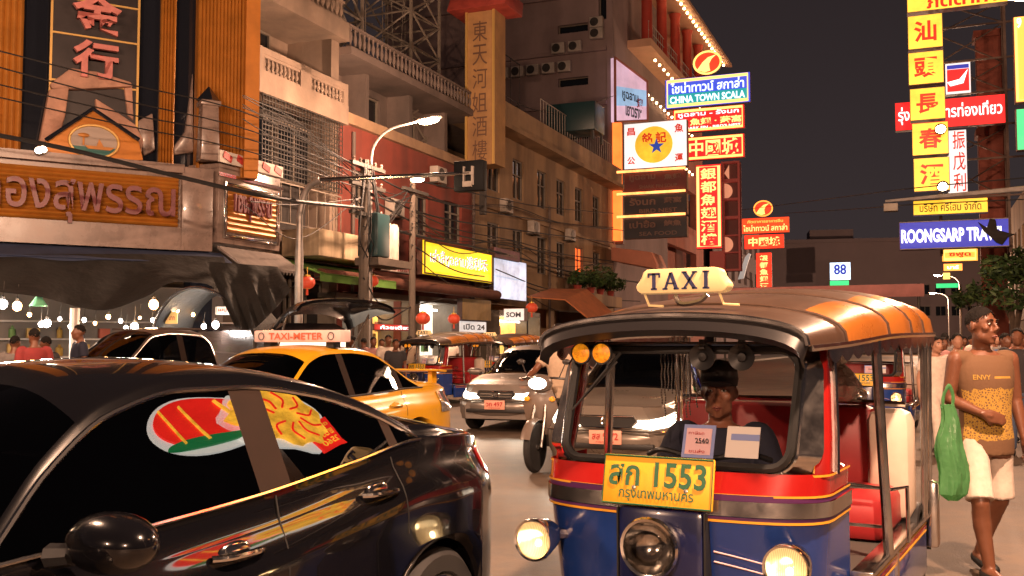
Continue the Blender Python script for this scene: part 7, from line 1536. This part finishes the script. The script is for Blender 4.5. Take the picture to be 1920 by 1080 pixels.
def leaf_cloud(n, centres, size, seed):
    rnd = random.Random(seed); g = G()
    for i in range(n):
        c, r = rnd.choice(centres); v = Vector((rnd.gauss(0, 1), rnd.gauss(0, 1), rnd.gauss(0, 1))); v = v.normalized() * r * rnd.random() ** .35; p = Vector(c) + Vector((v.x, v.y, v.z * .75))
        a = Vector((rnd.gauss(0, 1), rnd.gauss(0, 1), rnd.gauss(0, .6))).normalized(); b = a.cross(Vector((rnd.gauss(0, 1), rnd.gauss(0, 1), rnd.gauss(0, 1)))).normalized(); s = size * rnd.uniform(.6, 1.3); w = s * .32
        g.add([p - a * s, p + b * w, p + a * s, p - b * w + Vector((0, 0, .1 * s))], [(0, 1, 2, 3)], rnd.random() < .4)
    return g
def tree(label, px, Y, z0, h, cr, n, size, seed, cat='tree', name='street_tree', group='trees over the right pavement'):
    q = P(px, 645, Y); o = thing(name, label, cat, (q.x, q.y, z0), 0, group); rnd = random.Random(seed); cs = []
    g = G(); tips = []
    trunk = curve_pts([(0, 0, 0), (rnd.uniform(-.1, .1) * h * .3, 0, h * .3), (rnd.uniform(-.1, .1) * h * .4, .05 * h, h * .6)]); g.tube(trunk, [lerp(.05, .03, i / (len(trunk) - 1)) * h * .6 for i in range(len(trunk))], 8)
    for k in range(7):
        a = 2 * math.pi * k / 7 + rnd.random(); e = trunk[-1] + Vector((math.cos(a) * cr * rnd.uniform(.4, .8), math.sin(a) * cr * rnd.uniform(.4, .8), h * rnd.uniform(.1, .38))); g.tube(curve_pts([trunk[-1 - k], trunk[-1].lerp(e, .5) + Vector((0, 0, .05 * h)), e]), [.016 * h] * 6 + [.008 * h] * 7, 6); cs.append((tuple(e), cr * rnd.uniform(.28, .55)))
    g.build('trunk', MATS['bark'], o); leaf_cloud(n, cs, size, seed).build('crown', [MATS['leaf_dark'], MATS['leaf_light']], o, angle=80); return o
tree('bushy green tree at the right edge above the crowd', 1905, 36, 0, 4.5, 1.5, 1300, .15, 3); tree('smaller darker tree left of the bushy one below the travel sign', 1840, 46, 0, 4.0, 1.5, 900, .17, 5); tree('tree at the very edge behind the bushy one', 1955, 40, 0, 5.6, 1.8, 1300, .18, 8)
pb = thing('planter_balcony', 'low white balcony ledge below the cream house carrying leafy plants', 'balcony', W(47, LL + 1.0, 4.0), ROT_L)
g = G(); g.bx(0, 7.5, -.6, 0, -.5, .1); g.build('ledge', MATS['cream_wall'], pb, bevel=.03)
for i, (u, h_, r_, n) in enumerate(((.4, 1.1, .5, 260), (2.6, 1.2, .9, 500), (4.3, 1.4, 1.0, 560), (6.2, 1.1, .9, 480))):
    q = W(47 + u, LL + 1.3, 4.1); o = thing('potted_plant', ('small upright plant on the left end of the white ledge', 'wide leafy plant second from the left on the ledge', 'largest leafy plant on the white ledge', 'low leafy plant on the right end of the ledge')[i], 'plant', q, 0, 'plants on the balcony ledge')
    g = G(); g.lathe([(.16, 0), (.22, .3), (.24, .32), (.2, .30)], n=12); g.build('pot', MATS['tile_red'], o); g = G(); g.tube([(0, 0, .2), (.05, 0, h_ * .7)], .03, 6); g.build('stem', MATS['bark'], o)
    leaf_cloud(n, [((.0, 0, h_ * .75), r_ * .8), ((r_ * .5, 0, h_ * .6), r_ * .5), ((-r_ * .5, 0, h_ * .55), r_ * .5)], .16, i).build('leaves', [MATS['leaf_dark'], MATS['leaf_light']], o, angle=80)
mat('awning_maroon', (.46, .19, .17), .75, noise=(1, .2))
c = P(1560, 545, 40); ma = thing('maroon_awning', 'long faded maroon market awning stretched behind the tuk tuk roof', 'awning', c, ROT_X)
x0, x1 = pl(c, ROT_X, 1330, 545)[0], pl(c, ROT_X, 1733, 545)[0]; h = pl(c, ROT_X, 1560, 531)[1] - pl(c, ROT_X, 1560, 558)[1]
g = G(); g.loft([[(x0, 0, -h / 2), (x1, 0, -h / 2)], [(x0, -.05, h * .3), (x1, -.05, h * .35)], [(x0, 2.5, h * .6), (x1, 2.5, h * .6)]], closed=False); g.build('canvas', MATS['awning_maroon'], ma, solid=.04)
for x in (x0 + .2, x1 - .2):
    for y in (.1, 2.4):
        g = G(); g.tube([(x, y, h * .4), (x, y, -c.z)], .05, 6); g.build('post', MATS['iron'], ma)
# roof lattice mast
for q, a, lb in ((W(30.2, LL - 2.2, 0), .75, 'slim grey lattice mast on the roof of the red shophouse next to the beige one'), (W(35.4, LL - 2.4, 0), 1.25, 'wide grey lattice mast on the red shophouse roof beside the hotel sign')):
  lt = thing('lattice_mast', lb, 'mast', q, ROT_L)
  g = G()
  for sx in (-1, 1):
      for sy in (-1, 1): g.bx(sx * a - .05, sx * a + .05, sy * a - .05, sy * a + .05, 8.6, 26)
  g.build('upright', MATS['frame_grey'], lt)
  for i in range(12):
      z = 9 + i * 1.4
      g = G()
      for p0, p1 in (((-a, -a), (a, -a)), ((a, -a), (a, a)), ((a, a), (-a, a)), ((-a, a), (-a, -a))):
          g.tube([(*p0, z), (*p1, z + 1.4)], .045, 5); g.tube([(*p1, z), (*p0, z + 1.4)], .045, 5); g.tube([(*p0, z), (*p1, z)], .045, 5)
      g.build('lattice_bay', MATS['frame_grey'], lt)
  for k in range(5):
      g = G(); x = random.uniform(-2.6, 2.6); g.tube([(x, .4, 11), (x + random.uniform(-.6, .6), .4, 15 + random.uniform(0, 3))], .03, 5); g.tube([(x - .6, .4, 14), (x + .6, .4, 14.2)], .02, 5); g.build('antenna_rod', MATS['frame_grey'], lt)
# wall units and pipes on the left facades
def wall_unit(label, s, z, r=LL, sc=1.0):
    o = thing('air_conditioner', label, 'air conditioner', W(s, r, z), ROT_L, 'air conditioners on the left facades'); g = G(); g.bx(-.42 * sc, .42 * sc, -.42, -.08, -.3 * sc, .3 * sc); g.build('casing', MATS['frame_white'], o, bevel=.03); g = G(); g.lathe([(.05, 0), (.23 * sc, .006), (.25 * sc, .02)], (-.1, -.43, 0), (0, -1, 0), 18); g.build('fan_grille', MATS['iron'], o); g = G(); g.bx(-.4, -.35, -.4, 0, -.36 * sc, -.3 * sc); g.bx(.35, .4, -.4, 0, -.36 * sc, -.3 * sc); g.build('bracket', MATS['iron'], o)
wall_unit('air conditioner on the red wall above the yellow sign', 33.8, 7.9); wall_unit('air conditioner on the red wall left of its tall window', 30.4, 6.2); wall_unit('air conditioner between the lower cream house windows', 44.0, 7.0, LL); wall_unit('air conditioner on the cream house near its hotel sign', 40.6, 7.6); wall_unit('air conditioner on the far half of the cream house', 49.4, 7.2)
for lab, s, r in (('drain pipe on the red house beside the beige shophouse', 27.9, LL), ('drain pipe where the red and cream houses meet', 37.4, LL), ('drain pipe midway along the cream house', 46.6, LL)):
    g = G(); g.tube([W(s, r + .1, .2), W(s, r + .1, 8.4)], .06, 8); [g.lathe([(.085, 0), (.085, .12)], W(s, r + .1, z), n=10) for z in (2, 4.4, 6.8)]; tag(g.build('drain_pipe', MATS['grey_wall']), lab, 'pipe', 'drain pipes on the left facades')

rnd = random.Random(11)
for k in range(16):
    y0, y1, sag = rnd.uniform(320, 470), rnd.uniform(340, 480), rnd.uniform(6, 34)
    if k % 2: pts = [(681, y0, 27.3), (725, (y0 + y1) / 2 + sag, 29), (772, y1, 30.8)]
    else: y2 = y1 + rnd.uniform(30, 70); pts = [(772, y1, 30.8), (860, (y1 + y2) / 2 + sag, 37), (960, y2, 44), (1050, y2 + sag + 16, 50), (1150, y2 + 40, 58)]
    tag(cable('thin sagging cable in the tangle between the two utility poles' if k % 2 else 'thin sagging cable strung from the second utility pole along the cream house', pts, rnd.uniform(.012, .024)), group='cable tangle between the poles' if k % 2 else 'cables along the cream house')
for k in range(7):
    y0 = rnd.uniform(60, 300); cable_o = cable('thin cable in front of the grille of the beige shophouse', [(455, y0 + 90, 22), (560, y0 + 130 + rnd.uniform(0, 30), 25), (681, 318 + k * 12, 27.3)], .012); tag(cable_o, group='cables before the beige shophouse')
